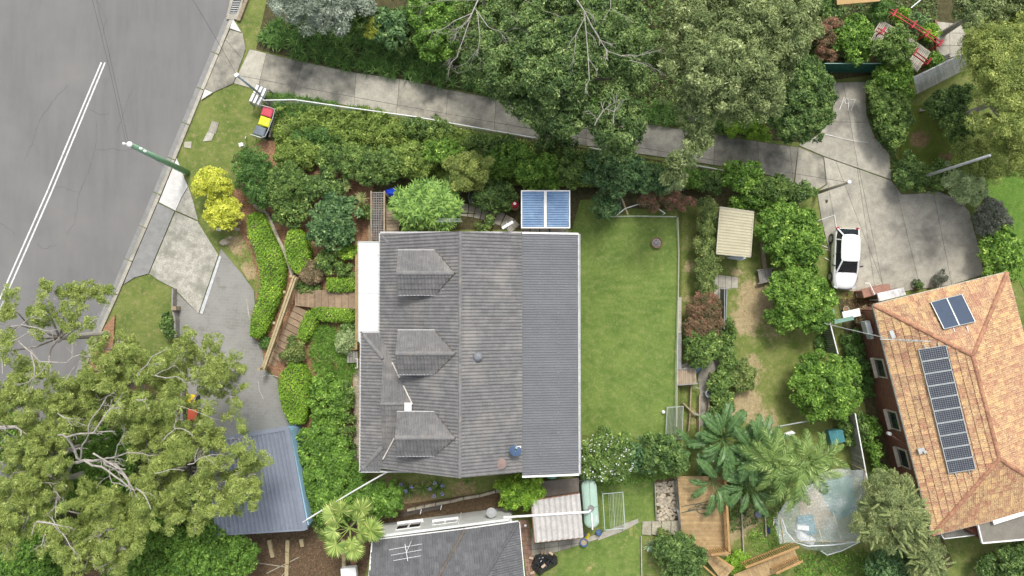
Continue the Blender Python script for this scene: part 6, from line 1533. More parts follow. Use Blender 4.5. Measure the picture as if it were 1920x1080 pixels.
for i in range(16):
    q0, q1 = a.lerp(b, (i+.5)/16), a2.lerp(b2, (i+.5)/16); d_ = (q0-q1).normalized()*random.uniform(0, .05); w_ = (b-a).normalized()*(b-a).length/33; n_ = w_.cross(q0-q1).normalized()*.02; k = MB(); v_ = [q1-w_, q1+w_, q0+w_+d_, q0-w_+d_]; k.add([p-n_ for p in v_]+[p+n_ for p in v_], [(3, 2, 1, 0), (4, 5, 6, 7), (0, 1, 5, 4), (1, 2, 6, 5), (2, 3, 7, 6), (3, 0, 4, 7)]); k.build('fence_board', GB, tf)
k = MB(); k.bar(a+Vector((0, .03, 0)), b+Vector((0, .03, 0)), .09, .06); k.build('cap_rail', mat('pale_cap', (.42, .42, .42)), tf)
up_ = root_at('paved_court', 1780, 60, kind='structure')
slabs(up_, [(1756, 40), (1802, 45), (1812, 70), (1800, 104), (1762, 112), (1757, 80)], [(1750, 62, 1820, 62), (1750, 85, 1820, 85), (1780, 30, 1782, 130)], CONC)
k = MB(); k.bar(P(1752.5, 38, -.4), P(1755.5, 110, -.4), .1, .3); tag(k.build('rusty_edge_board', RUST), 'rust-brown edging board left of the paved court', 'edging')
bn = thing('black_bench', P(1772, 112), 'small black slatted bench behind the grey board fence', 'bench')
for i in range(4): k = MB(); k.bar(P(1763+i*1.2, 117-i*3, -.4), P(1777+i*1.2, 110-i*3, -.4), .08, .04); k.build('slat', DARK, bn)
for x, y in ((1765, 115), (1778, 105)): k = MB(); p = P(x, y, -.4); k.bar(p, (p.x, p.y, -1), .06, .3); k.build('leg', DARK, bn)
k = MB(); k.prism([P(1567, -20, 1.2), P(1660, -20, 1.2), P(1650, 2, 1.2), P(1570, 9, 1.2)], .1); tag(k.build('tan_shed_roof', mat('tan_roof', (.45, .3, .13), (.36, .24, .1))), 'sliver of a tan roof at the top edge of the picture', 'roof')
k = MB(); k.tube([P(1708, 15, .4), P(1726, 0, .4)], .04, 5); tag(k.build('grey_stick', STEEL), 'thin grey rod near the top edge beside the red bridge', 'rod')
k = MB(); q = P(1728, 206, dz=.1); k.box(q, (.4, .2, .2), rot=.2); tag(k.build('pale_rock', STONE), 'pale oblong rock in the shade below the grey board fence', 'rock')

# kerb walls along the parking apron
kw = thing('low_kerb_wall', P(1775, 372), 'low concrete kerb wall curving round the upper right of the parking apron', 'kerb wall')
pl = [(1738, 361), (1757, 362), (1780, 371), (1800, 380), (1806, 386)]
for i in range(len(pl)-1): k = MB(); k.bar(P(*pl[i], dz=.15), P(*pl[i+1], dz=.15), .14, .3); k.build('kerb_length', CONCP, kw)

# ------------------------------------------------------------------ bottom: neighbour's yard
sd = thing('old_shed', P(1045, 970), 'old shed with a pale corrugated roof rusting at the edges', 'shed')
a, b, c, d = P(996, 939, 2.3), P(1087, 925, 2.3), P(1094, 1007, 2.3), P(1003, 1017, 2.3)
corrugated(sd, c, d, a, b, GALV, pitch=.33, amp=.11, sheet_w=.9, kind='sine')
ce = (a+b+c+d)/4; w3 = [ce+(p-ce)*.92 for p in (a, b, c, d)]; mono_wall(sd, w3+[w3[0]], -.3, 2.2, mat('shed_wall', (.3, .25, .2), rough=.9), .08)
k = MB()
for u, v in ((c, d), (a, d), (a, b)): k.bar(u-Vector((0, 0, .03)), v-Vector((0, 0, .03)), .09, .08)
k.build('rusty_trim', RUST, sd)
k = MB(); k.prism([P(1010, 903, 1.9), P(1085, 896, 1.9), P(1086, 922, 1.9), P(1000, 935, 1.9)], .05); tag(k.build('dark_lean_to', mat('dark_lean_roof', (.1, .085, .07), (.14, .12, .1), rough=.8)), 'dark lean-to roof between the old shed and the main house', 'roof')
TANK = mat('pale_green_tank', (.36, .50, .41), (.31, .44, .36), scale=1.5, fine=10, fine_amt=.06, rough=.5, big=(1.2, (.5, .54, .5), .55, .7)); TANKD = mat('green_tank', (.13, .32, .24), rough=.5)
tk = thing('water_tank', P(1108, 950), 'slim pale green capsule-shaped water tank beside the old shed', 'water tank')
def capsule(cx, cy, w, l, ang, z0, z1, m, root, name='tank_shell', lift=.08):
    d = Vector((math.cos(ang), math.sin(ang), 0)); s = Vector((-d.y, d.x, 0)); c = P(cx, cy, z1); k = MB(); rings = []
    for z, f in ((z0, 1), (z1-.08, 1), (z1-.02, .95), (z1+lift*.5, .6), (z1+lift, .1)):
        ring = []
        for i in range(28):
            t = 2*math.pi*i/28; x = math.cos(t)*w/2*f; y = math.sin(t)*w/2*f; ring.append(Vector((c.x, c.y, z))+s*x+d*(y+(l/2-w/2)*(1 if math.sin(t) >= 0 else -1)*(1 if f > .5 else .9)))
        rings += ring
    k.add(rings, [(j*28+i, j*28+(i+1) % 28, (j+1)*28+(i+1) % 28, (j+1)*28+i) for j in range(4) for i in range(28)]+[tuple(range(112, 140))]); return k.build(name, m, root, True)
capsule(1107, 945, .98, 3.1, R(94), -.1, 1.9, TANK, tk)
k = MB(); k.lathe(P(1108, 953, 1.98), [(.2, 0), (.2, .06), (.17, .06), (.16, .03), (.02, .02)], 18); k.build('strainer', CONCG, tk)
for a_, b_ in (((1105, 905), (1107, 948)), ((1094, 957), (1121, 949))): k = MB(); k.bar(P(*a_, 1.99), P(*b_, 1.99), .025, .02); k.build('seam', mat('tank_seam', (.2, .28, .24)), tk)
k = MB(); k.tube([P(1109, 962, 2.0), P(1111, 993, 2.0)], .05, 7); k.build('overflow_pipe', WHITE, tk)
k = MB(); k.tube([P(944, 970, 2.4), P(1104, 960, 2.4), P(1107, 957, 2.1)], .07, 8); tag(k.build('downpipe_run', WHITE), 'long white pipe crossing the old shed roof to the water tank', 'pipe')
k = MB(); k.tube([P(1098, 903, 1.2), P(1104, 914, 1.2)], .06, 7); tag(k.build('short_white_pipe', WHITE), 'short white pipe above the pale green water tank', 'pipe')
tk2 = thing('water_tank', P(1035, 888), 'round green water tank tucked under the lower eave of the steel roof', 'water tank'); k = MB(); c = P(1035, 884, 2.4); c.z = 0; k.lathe(c, [(.5, 0), (.5, 2.3), (.44, 2.4), (.1, 2.48)], 24); k.build('tank_shell', TANKD, tk2, True)
k = MB(); k.tube([P(1060, 891, 2), P(1085, 889, 2)], .07, 7); tag(k.build('white_pipe_bundle', WHITE), 'white pipes under the lower right eave of the steel roof', 'pipe')
sl_ = thing('sleeper_row', P(900, 920), 'row of old timber sleepers stepping along the bottom garden boundary', 'retaining wall')
pl = [(764, 957), (781, 953), (797, 949), (818, 945), (845, 940), (870, 934), (900, 929), (930, 921), (960, 917), (1000, 911)]
for i in range(len(pl)-1): k = MB(); k.bar(P(*pl[i], dz=.2+.02*(i % 2)), P(pl[i+1][0]-1.5, pl[i+1][1], dz=.2), .17, .25); k.build('sleeper', LOG, sl_)
for a_, b_, lab in (((1032, 908), (1078, 902), 'grey board lying above the dark lean-to'), ((1083, 903), (1112, 895), 'weathered board left of the timber scrap heap'), ((1110, 899), (1121, 892), 'short weathered board angled up by the white-flowering bush')):
    k = MB(); k.bar(P(*a_, 1.1), P(*b_, 1.1), .16, .1); tag(k.build('board', LOG), lab, 'board')
rl = thing('black_handrail', P(800, 955), 'black metal handrail with two white brackets above the white wall', 'handrail')
k = MB()
for s in (0, 2.2, 4.4, 6.6): k.tube([P(752, 962+s, .9), P(830, 947+s*.7, .9)], .02, 5)
k.build('rail', DARK, rl)
for x, y in ((790, 955), (828, 947)): k = MB(); k.tube([P(x, y, .95), P(x-2, y+9, .95)], .025, 5); k.build('bracket', WHITE, rl)
for i, (x0, y0, x1, y1, lab) in enumerate(((540, 1012, 538, 1080, 'long stepped sleeper edging in the bark bed, the middle one'), (505, 1012, 512, 1045, 'short sleeper just below the blue garage'), (643, 1010, 646, 1075, 'upright sleeper edging left of the dark roof'), (565, 1010, 568, 1025, 'small board stub below the garage corner'))):
    r_ = thing('bed_sleeper', P(x0, y0), lab, 'edging'); n = max(1, round((y1-y0)/20))
    for j in range(n): k = MB(); k.bar(P(x0+(x1-x0)*j/n, y0+(y1-y0)*j/n, dz=.2), P(x0+(x1-x0)*(j+.95)/n+(.5 if j % 2 else 0), y0+(y1-y0)*(j+.95)/n, dz=.2), .24, .25); k.build('sleeper', PINE, r_)
for a_, b_, lab in (((528, 1080), (545, 1062), 'short slanting stick at the bottom edge of the bark bed'), ((482, 1055), (540, 1064), 'nearly level pale stick in the bark bed'), ((500, 1075), (560, 1045), 'long slanting stick crossing the stepped sleeper edging')): k = MB(); k.tube([P(*a_, dz=.08), P(*b_, dz=.08)], .035, 5); tag(k.build('fallen_stick', LOG), lab, 'stick')
k = MB(); k.box(P(655, 1073, .9), (1.0, .7, .5), rot=.1); tag(bevel(k.build('white_cabinet', WHITE), .03), 'white box-shaped cabinet left of the dark roof at the bottom edge', 'cabinet')
pot(665, 1050, .28, DARK, 'black flower pot beside the white cabinet')
bp = root_at('brick_path', 985, 1030, kind='structure')
for r_ in range(4):
    for j in range(16):
        y = 975+j*8; x = 974+r_*4.2+(y-975)*.13; k = MB(); k.prism([P(x, y, dz=.05), P(x+3.8, y, dz=.05), P(x+4.7, y+7.4, dz=.05), P(x+.9, y+7.4, dz=.05)], .06); k.build('brick', mat('path_brick', (.32, .2, .15), (.24, .15, .11), scale=3, rough=.9, rnd=.2), bp)
cy = root_at('concrete_yard', 1020, 1010, kind='structure')
slabs(cy, [(996, 985), (1003, 1020), (1096, 1008), (1132, 998), (1140, 1005), (1100, 1018), (1047, 1034), (1005, 1046), (996, 1040)], [(1020, 1000, 1022, 1060), (1046, 1000, 1048, 1060), (1072, 1000, 1073, 1060), (990, 1032, 1060, 1022)], CONCD)
slabs(cy, [(1130, 998), (1160, 985), (1196, 972), (1198, 980), (1165, 998), (1120, 1014)], [(1165, 970, 1168, 1010)], CONC)
TARPB = mat('black_sheeting', (.018, .018, .02), (.03, .03, .033), scale=4, rough=.32, spec=.6)
crumple('black_sheet_heap', 'heap covered by crumpled black plastic sheeting held down by bricks', [(998, 1052), (1004, 1040), (1020, 1037), (1028, 1042), (1036, 1036), (1045, 1043), (1046, 1056), (1036, 1065), (1022, 1072), (1012, 1080), (1000, 1070), (996, 1062)], .35, TARPB, 'plastic sheet', amp=.12, seed=4)
for x, y, r_, z, lab in ((1019, 1061, .7, .75, 'cream brick on top of the black plastic heap'), (996, 1046, -.2, .2, 'cream brick at the left edge of the black plastic heap'), (1033, 1037, -.6, .35, 'pinkish brick at the top of the black plastic heap'), (998, 1074, .4, .2, 'pale brick lowest at the left of the black plastic heap')):
    k = MB(); k.box(P(x, y, dz=z), (.3, .14, .1), rot=r_); tag(k.build('loose_brick', mat('cream_brick', (.55, .43, .3), (.45, .33, .24), rough=.9, rnd=.2)), lab, 'brick')
pot(1019, 1034, .14, CRP, 'small cream pot above the black plastic heap')
BLP = mat('blue_pot', (.05, .13, .34), (.04, .1, .28), rough=.35)
pot(1094, 1014, .26, BLP, 'large blue pot of sandy soil below the water tank', mat('sandy_soil', (.42, .33, .2), rough=.95)); pot(1122, 996, .19, BLP, 'blue pot at the lower end of the pale green tank', mat('blue_water', (.1, .16, .24))); pot(1097, 1001, .1, BLP, 'smallest blue pot, between the two larger ones')
crumple('yellow_bag', 'crumpled bright yellow bag beside the large blue pot', [(1098, 1002), (1104, 998), (1106, 1004), (1102, 1012), (1097, 1011)], .15, mat('yellow_plastic', (.7, .58, .02), rough=.4), 'bag', amp=.03)
k = MB(); k.lathe(P(985, 985, 1), [(.06, 0), (.09, .05), (.03, .1)], 10); tag(k.build('white_globe_light', WHITE), 'small white globe light beside the dark roof corner', 'light')
# timber steps in the grass, white edge, rocks
ts = thing('garden_steps', P(1240, 992), 'four broad weathered sleeper steps in the neighbour lawn', 'steps')
for i in range(4):
    x0 = 1205+i*18; k = MB(); k.prism([P(x0, 978, dz=.12+.09*i), P(x0+16.8, 978-.5, dz=.12+.09*i), P(x0+16, 1004, dz=.12+.09*i), P(x0-1, 1002, dz=.12+.09*i)], .25); k.build('tread', mat('lichen_timber', (.42, .39, .30), (.27, .25, .18), scale=5, fine_amt=.3, rough=.95, rnd=.1), ts)
for q, lab in (((1228, 905, 1230, 978), 'pale edging strip left of the rock garden'), ((1202, 1005, 1203, 1090), 'pale edging strip beside the agave')):
    k = MB(); k.bar(P(q[0], q[1], dz=.12), P(q[2], q[3], dz=.12), .06, .2); tag(k.build('edging_strip', CONCP), lab, 'edging')
we = thing('white_rock_edge', P(1272, 960), 'broken white painted edge along the left side of the timber deck', 'edging')
for q in ((1268, 898, 1270, 925, .14, CONCP), (1270, 927, 1274, 952, .2, CONCP), (1272, 954, 1276, 967, .26, WHITE), (1275, 968, 1279, 1006, .17, WHITE)):
    k = MB(); k.bar(P(q[0], q[1], dz=.3), P(q[2], q[3], dz=.3), q[4], .5); k.build('edge_stone', q[5], we)
stone_scatter('rock_rubble', 'rubble of pale rocks in the bed left of the timber deck', [(1231, 905), (1266, 902), (1272, 960), (1262, 975), (1233, 975)], 260, STONE, .12, .32)
sheet('rock_bed', [(1231, 900), (1268, 896), (1274, 975), (1233, 977)], .03, SOIL)
# deck
dk = thing('timber_deck', P(1320, 960), 'golden timber deck of narrow boards with a baluster rail on its right side', 'deck')
zd = 1.1
nb_ = 58
for i in range(nb_):
    y = 893+i*(1043-893)/nb_; y2 = y+(1043-893)/nb_*.9; xl = 1270+(y-893)*.075 if y < 1010 else 1279+(y-1010)*1.0; xr = 1360+(y-893)*.04
    k = MB(); k.prism([P(xl, y, zd), P(xr, y, zd), P(xr, y2, zd), P(xl+.2, y2, zd)], .04); k.build('deck_board', DECKT, dk)
HR = mat('orange_handrail', (.44, .28, .12), (.34, .2, .08), scale=3, rough=.6, rnd=.1)
def balustrade(root, a, b, z, h, n, m=HR):
    a, b = P(*a, z+h), P(*b, z+h); k = MB(); k.bar(a, b, .14, .05); k.build('handrail', m, root); o_ = Vector((0, 0, h-.1)); k = MB(); k.bar(a-o_, b-o_, .05, .07); k.build('bottom_rail', m, root)
    for i in range(n+1): q = a.lerp(b, i/n); k = MB(); k.bar(q-Vector((0, 0, .03)), q-Vector((0, 0, h)), .045, .045); k.build('baluster', m, root)
balustrade(dk, (1360, 895), (1368, 1036), zd, .95, 30); balustrade(dk, (1334, 1040), (1370, 1036), zd, .95, 9)
for x, y in ((1275, 900), (1362, 900), (1282, 1005), (1366, 1030)): k = MB(); p = P(x, y, zd-.05); k.bar(p, (p.x, p.y, -.6), .12, .12); k.build('post', DECKT, dk)
wk = thing('timber_walkway', P(1350, 1060), 'timber walkway sloping down from the deck at the bottom edge', 'walkway')
planks_between(wk, (1318, 1042), (1337, 1040), (1376, 1066), (1355, 1090), 15, DECKT, z=1.0, rise=-.02, name='deck_board')
k = MB(); k.bar(P(1336, 1038, 1.75), P(1376, 1065, 1.5), .12, .05); k.build('handrail', HR, wk); k = MB(); k.bar(P(1318, 1060, 1.3), P(1352, 1090, 1.2), .1, .05); k.build('handrail', HR, wk)
w2 = thing('timber_walkway', P(1440, 1050), 'second timber walkway with balusters on both sides at the bottom edge', 'walkway')
planks_between(w2, (1375, 1078), (1385, 1100), (1500, 1058), (1490, 1030), 34, DECKT, z=.8, name='deck_board')
balustrade(w2, (1398, 1064), (1498, 1025), .8, .9, 26); balustrade(w2, (1455, 1075), (1505, 1052), .8, .9, 14)
k = MB()
for j in range(3):
    pts = [P(1277+30*math.sin(t*1.3+j)*1.0+t*16, 950-8*math.sin(t*1.1+j*1.3)-t*1.5+j*3, zd+.05) for t in [i*.35 for i in range(14)]]; k.tube(pts, .018, 5)
k.tube([P(1322+16*math.cos(t), 955+9*math.sin(t), zd+.05) for t in [i*.5 for i in range(13)]], .018, 5)
tag(k.build('garden_hose', mat('dark_green_hose', (.06, .09, .07), rough=.5)), 'dark green hose coiled loosely across the timber deck', 'hose')
for q, lab in (((1388, 925, 1394, 1042), 'thin edging board right of the timber deck'), ((1433, 945, 1436, 1005), 'thin stake line left of the plastic enclosure')):
    k = MB(); k.bar(P(q[0], q[1], dz=.15), P(q[2], q[3], dz=.15), .07, .2); tag(k.build('edging_board', LOG), lab, 'edging')
sheet('gravelly_bed', [(1366, 930), (1440, 920), (1455, 1000), (1440, 1040), (1380, 1050), (1370, 1030)], .02, YARD, masks=[(1410, 975, 40, 1.2), (1380, 1000, 30, 1)])
k = MB(); k.lathe(P(1419, 962), [(.2, 0), (.23, .3), (.1, .3)], 14); tag(k.build('grey_bucket', mat('greyblue_plastic', (.15, .18, .22), rough=.4)), 'small grey-blue bucket under the lowest palm frond', 'bucket')
crumple('blue_scrap_cloth', 'small dark blue cloth scrap left of the plastic enclosure', [(1436, 980), (1442, 985), (1446, 998), (1440, 1002), (1437, 992)], .1, mat('navy_cloth', (.03, .05, .13)), 'cloth', amp=.03)

# plastic-covered enclosure
def clear_sheet():
    m, nt, b, L = new_mat('clear_plastic_sheeting')
    b.inputs['Base Color'].default_value = (.66, .72, .72, 1); b.inputs['Roughness'].default_value = .25; b.inputs['Specular IOR Level'].default_value = .5
    tr = nt.nodes.new('ShaderNodeBsdfTransparent'); ms = nt.nodes.new('ShaderNodeMixShader')
    f = ramp(nt, noise(nt, .9, 4, .6), .35, .75, .2, .42); L(f, ms.inputs[0]); L(tr.outputs[0], ms.inputs[1]); L(b.outputs[0], ms.inputs[2]); L(ms.outputs[0], nt.nodes['Material Output'].inputs['Surface'])
    return m
CLEAR = clear_sheet()
en = thing('plastic_enclosure', P(1545, 955), 'garden enclosure draped with clear plastic sheeting on thin poles', 'enclosure')
zt = 1.3
def drape_sheet(poly, z, amp, seed, name='plastic_sheet', lift=None):
    r = random.Random(seed); bm = flat_bm(poly); xs = [p[0] for p in poly]; ys = [p[1] for p in poly]; s_ = 3.2
    x = min(xs)+s_
    while x < max(xs): cut(bm, x, 0, 1, 0); x += s_
    y = min(ys)+s_
    while y < max(ys): cut(bm, 0, y, 0, 1); y += s_
    bmesh.ops.triangulate(bm, faces=bm.faces[:])
    for v in bm.verts:
        x, y = v.co.x, v.co.y; zz = z(x, y)+amp*(math.sin(x*.22+y*.13+seed)*.5+abs(math.sin(x*.35-y*.28+seed))*.6+abs(math.sin(y*.5+x*.1))*.4)+r.uniform(-.3, .3)*amp; v.co = P(x, y, zz)
    bm.normal_update(); dn = [f for f in bm.faces if f.normal.z < 0]; bmesh.ops.reverse_faces(bm, faces=dn); return bm_obj(name, bm, CLEAR, en)
drape_sheet([(1458, 965), (1480, 930), (1530, 890), (1560, 880), (1592, 876), (1596, 882), (1622, 880), (1624, 905), (1628, 935), (1622, 980), (1612, 1014), (1500, 1015), (1492, 1018), (1462, 1018)], lambda x, y: 1.2+.25*math.sin((x-1450)/55)-.003*abs(y-950), .05, 1)
drape_sheet([(1492, 1014), (1540, 1014), (1612, 1014), (1580, 1032), (1551, 1042), (1535, 1032), (1510, 1030), (1500, 1022)], lambda x, y: 1.2-(y-1014)*.045, .12, 3)
drape_sheet([(1456, 965), (1466, 972), (1476, 1000), (1492, 1016), (1462, 1020), (1454, 990)], lambda x, y: 1.0, .14, 5)
k = MB()
for a_, b_ in (((1495, 1015), (1610, 1015)), ((1525, 955), (1543, 1018)), ((1562, 960), (1578, 1016)), ((1462, 965), (1470, 1018)), ((1458, 968), (1560, 880)), ((1623, 882), (1612, 1014))): k.tube([P(*a_, 1.22), P(*b_, 1.22)], .03, 5)
k.build('frame_pole', PINE, en)
k = MB()
for x, y in ((1495, 1015), (1610, 1014), (1462, 968), (1560, 882), (1622, 882), (1543, 1017)): p = P(x, y, 1.2); k.tube([p, (p.x, p.y, -1)], .03, 5)
k.build('frame_post', PINE, en)
k = MB(); HEM = [(1540, 1033), (1551, 1041), (1580, 1032), (1612, 1016)]; k.tube([P(x, y, .25) for x, y in HEM], .035, 5); k.tube([P(x, y, 1.0) for x, y in ((1466, 972), (1475, 998), (1492, 1017), (1515, 1024), (1560, 1022), (1612, 1015))], .04, 5); k.build('rolled_hem', mat('white_plastic', (.75, .78, .8), rough=.3), en)
TEAL = mat('teal_liner', (.06, .17, .13), (.1, .2, .15), scale=3, fine=16, fine_amt=.35, rough=.6)
sheet('pond_liner', [(1530, 905), (1600, 890), (1605, 960), (1570, 975), (1560, 965)], .05, TEAL); sheet('pond_liner', [(1497, 968), (1524, 965), (1532, 1000), (1520, 1006), (1495, 985)], .3, mat('blue_teal_sheet', (.06, .2, .24), rough=.5))
crumple('white_sheet_pile', 'crumpled white sheet lying inside the plastic enclosure', [(1492, 993), (1515, 1000), (1530, 1012), (1524, 1024), (1500, 1014), (1493, 1005)], .2, WHITE, 'sheet', amp=.06, seed=9)
k = MB(); k.box(P(1505, 989, .45), (.75, .28, .2), rot=-.1); tag(k.build('white_tray', WHITE), 'white tray above the crumpled sheet in the enclosure', 'tray')
sheet('enclosure_soil', [(1500, 930), (1610, 880), (1615, 1010), (1500, 1015)], .025, YARD, masks=[(1540, 960, 60, 1.2)])
k = MB(); k.tube([P(1452, 975, .9), P(1450, 985, .9)], .02, 4)
for j in range(4): k.tube([P(1450, 971+j*3.2, .9), P(1455, 971+j*3.2, .9)], .015, 4)
tag(k.build('small_ladder', WHITE), 'tiny white ladder frame left of the plastic enclosure', 'ladder')
# ------------------------------------------------------------------ trees, shrubs, hedges, palms
# the large trees over the shared driveway
plant('broadleaf_tree', 'large dark green tree overhanging the middle of the shared driveway', 'tree',
      [(872, 120), (890, 60), (935, 5), (1000, -40), (1110, -50), (1215, 10), (1238, 90), (1225, 150), (1195, 190), (1200, 250), (1185, 300), (1150, 290), (1112, 262), (1085, 235), (1052, 262), (1030, 240), (1000, 238), (972, 232), (955, 200), (905, 178), (880, 158)],
      10, 'bigdark', br=.95, holes=[(1016, 55, 14), (1130, 148, 24), (1080, 20, 12), (1160, 95, 12)], bark=BARK, r=.3, limbs=14, dens=.9)
plant('broadleaf_tree', 'tall olive-green tree with greyish leaves right of the dark driveway tree', 'tree',
      [(1240, 100), (1255, 10), (1330, -50), (1470, -60), (1530, -20), (1532, 60), (1500, 110), (1468, 190), (1440, 225), (1385, 235), (1345, 250), (1310, 285), (1285, 330), (1255, 345), (1240, 320), (1262, 285), (1285, 240), (1270, 195), (1240, 160)],
      11, 'olive', br=.9, holes=[(1232, 165, 24), (1340, 40, 8), (1352, 215, 12)], bark=BARK, r=.3, limbs=14, dens=.9)
plant('broadleaf_tree', 'dense round dark green tree beside the bay marked 197', 'tree', (1500, 188, 64, 80), 5.5, 'dark', br=.7, r=.16)
plant('shrub', 'yellow-green shrub filling the gap below the olive-green tree', 'shrub', [(1362, 215), (1430, 205), (1445, 262), (1400, 258), (1360, 250)], 1.3, 'lime', dens=.8)
plant('broadleaf_tree', 'silvery grey-leaved tree at the top edge near the road', 'tree', [(508, 0), (520, -50), (690, -60), (700, 10), (660, 35), (640, 55), (605, 50), (570, 52), (545, 42), (520, 22)], 4.5, 'silver', br=.6, bark=BARKW, holes=[(665, 40, 6)])
plant('shrub', 'olive shrub in the middle of the row behind the strappy border', 'shrub', (695, 40, 30, 28), 3, 'golden', dens=.5); plant('shrub', 'mid-green shrub right of the silvery tree', 'shrub', (665, 30, 34, 34), 3.5, 'mid')
plant('shrub', 'dark blue-green shrub behind the strappy border', 'shrub', (735, 45, 34, 38), 3, 'blue', holes=[(745, 12, 7)]); plant('shrub', 'dark shrub between the blue-green and the bright shrubs', 'shrub', (760, 60, 24, 40), 2.2, 'dark')
plant('broadleaf_tree', 'bright yellow-green tree under the bare dead branches', 'tree', [(765, 0), (770, -40), (860, -40), (870, 40), (850, 80), (842, 110), (805, 108), (790, 90), (775, 50)], 3.5, 'lilly', br=.6)
plant('broadleaf_tree', 'mid-green tree at the top edge behind the dead branches', 'tree', (915, 5, 60, 38), 7, 'mid', br=.8)
# strappy border along the driveway: a mass of arching leaves
cover('strappy_groundcover', 'mass of dark strappy leaves along the upper side of the shared driveway', [(492, 70), (505, 48), (535, 42), (600, 55), (680, 62), (760, 85), (850, 110), (900, 150), (900, 176), (845, 162), (770, 147), (660, 131), (570, 111), (520, 96)], .5, 'fern', strap=(.5, .075), dens=2.0)
cover('strappy_groundcover', 'dark strappy leaves along the driveway under the big trees', [(900, 150), (1000, 170), (1200, 190), (1350, 215), (1360, 250), (1243, 234), (1193, 226), (1080, 209), (900, 176)], .5, 'fern', strap=(.4, .05), dens=1.5)
cover('understorey_leaves', 'shaded understorey below the large trees', [(850, -60), (1560, -60), (1560, 150), (1440, 215), (1360, 215), (1200, 190), (1000, 170), (900, 150), (840, 105)], 1.0, 'dark', dens=.45)
cover('understorey_leaves', 'dark understorey behind the strappy border', [(540, 20), (860, 10), (860, 110), (760, 84), (680, 62), (600, 55), (540, 44)], .7, 'dark', dens=.8)
# upper right
plant('shrub', 'reddish bronze-tipped shrub left of the round lime bush', 'shrub', (1552, 72, 24, 46), 2.2, 'red', br=.5)
plant('shrub', 'round lime-green bush beside the reddish shrub', 'shrub', (1597, 76, 34, 44), 2.4, 'citrus', br=.55)
plant('shrub', 'dark shrub at the left of the top garden', 'shrub', (1545, 18, 28, 26), 1.8, 'dark')
plant('broadleaf_tree', 'small olive tree shading the red bridge', 'tree', [(1632, 95), (1650, 70), (1685, 52), (1712, 66), (1722, 82), (1705, 96), (1690, 122), (1650, 112)], 3, 'mid', br=.45, dens=.75)
plant('shrub', 'mid-green shrub mass below the red bridge', 'shrub', [(1638, 130), (1665, 112), (1700, 118), (1708, 145), (1706, 185), (1680, 180), (1645, 170)], 2.0, 'citrus', dens=.8)
plant('shrub', 'mid-green shrub along the right edge of the bay marked 197', 'shrub', [(1628, 160), (1665, 168), (1700, 190), (1706, 225), (1690, 270), (1672, 280), (1648, 245), (1632, 215)], 2, 'mid')
cover('low_groundcover', 'low dark groundcover beside the apron edge', [(1626, 150), (1650, 160), (1680, 270), (1684, 330), (1672, 335), (1668, 290), (1640, 255), (1626, 215)], .3, 'dark', dens=.7)
for x, y, r_, s, lab in ((1741, 60, 13, 'lime', 'small clipped lime ball shrub nearest the top of the paved court'), (1692, 32, 14, 'lime', 'small clipped green ball shrub above the red bridge'), (1750, 119, 17, 'citrus', 'clipped green ball shrub beside the grey board fence')):
    plant('ball_shrub', lab, 'shrub', (x, y, r_, r_), 1.1, s, br=.28)
plant('shrub', 'blue-green leafy plant beside the red bridge', 'shrub', (1712, 42, 18, 15), 1.2, 'blue', dens=.6); plant('shrub', 'dark shrub left of the red bridge top', 'shrub', (1648, 18, 26, 22), 1.6, 'fern', dens=.6)
cover('top_garden_leaves', 'mixed low plants at the top right corner garden', [(1520, -40), (1760, -40), (1756, 110), (1700, 130), (1640, 100), (1545, 115), (1530, 60)], .4, 'dark', dens=.35)
plant('wattle_tree', 'large yellow-green wattle tree at the right edge', 'tree', [(1800, 110), (1815, 70), (1850, 40), (1920, 25), (2000, 60), (2010, 260), (1960, 330), (1905, 335), (1880, 300), (1862, 265), (1838, 262), (1820, 225), (1840, 175), (1822, 145)], 8, 'wattle', br=.75, dens=.6, bark=BARKW, r=.2, limbs=12, holes=[(1850, 215, 8)])
plant('wattle_tree', 'olive wattle tree at the top right corner', 'tree', [(1760, -20), (1800, -50), (1990, -50), (1990, 20), (1900, 30), (1850, 35), (1810, 45), (1775, 25)], 8, 'olive', br=.9, bark=BARKW)
plant('shrub', 'dark glossy shrub below the grey board fence', 'shrub', [(1740, 190), (1775, 172), (1812, 162), (1825, 175), (1815, 200), (1790, 220), (1745, 214)], 1.8, 'dark')
plant('shrub', 'mid-green shrub in front of the wattle tree', 'shrub', [(1765, 215), (1805, 200), (1822, 225), (1815, 262), (1785, 260), (1766, 240)], 2, 'mid')
plant('shrub', 'mid-green loose shrub under the wattle, left of the light pole tip', 'shrub', [(1790, 262), (1860, 270), (1870, 300), (1880, 330), (1840, 340), (1800, 310)], 2.2, 'wattle', dens=.7)
plant('shrub', 'pale flowering shrub beyond the low curved kerb wall', 'shrub', [(1770, 315), (1800, 305), (1840, 330), (1848, 365), (1820, 388), (1800, 372), (1775, 350)], 1.8, 'pale')
plant('shrub', 'dark green shrub at the foot of the tall light pole', 'shrub', [(1682, 295), (1712, 288), (1718, 320), (1715, 355), (1692, 355), (1684, 330)], 1.5, 'dark')
plant('shrub', 'green shrub between the light pole and the pale flowering shrub', 'shrub', [(1715, 310), (1770, 305), (1778, 345), (1750, 360), (1718, 352)], 1.3, 'mid')
plant('shrub', 'greyish purple shrub right of the parking apron', 'shrub', [(1820, 400), (1850, 372), (1885, 385), (1892, 420), (1860, 440), (1835, 438)], 1.7, 'purple')
plant('shrub', 'lime-green shrub behind the top corner of the orange roof', 'shrub', [(1838, 440), (1890, 425), (1912, 460), (1908, 510), (1895, 530), (1845, 520)], 1.8, 'citrus', dens=.8)
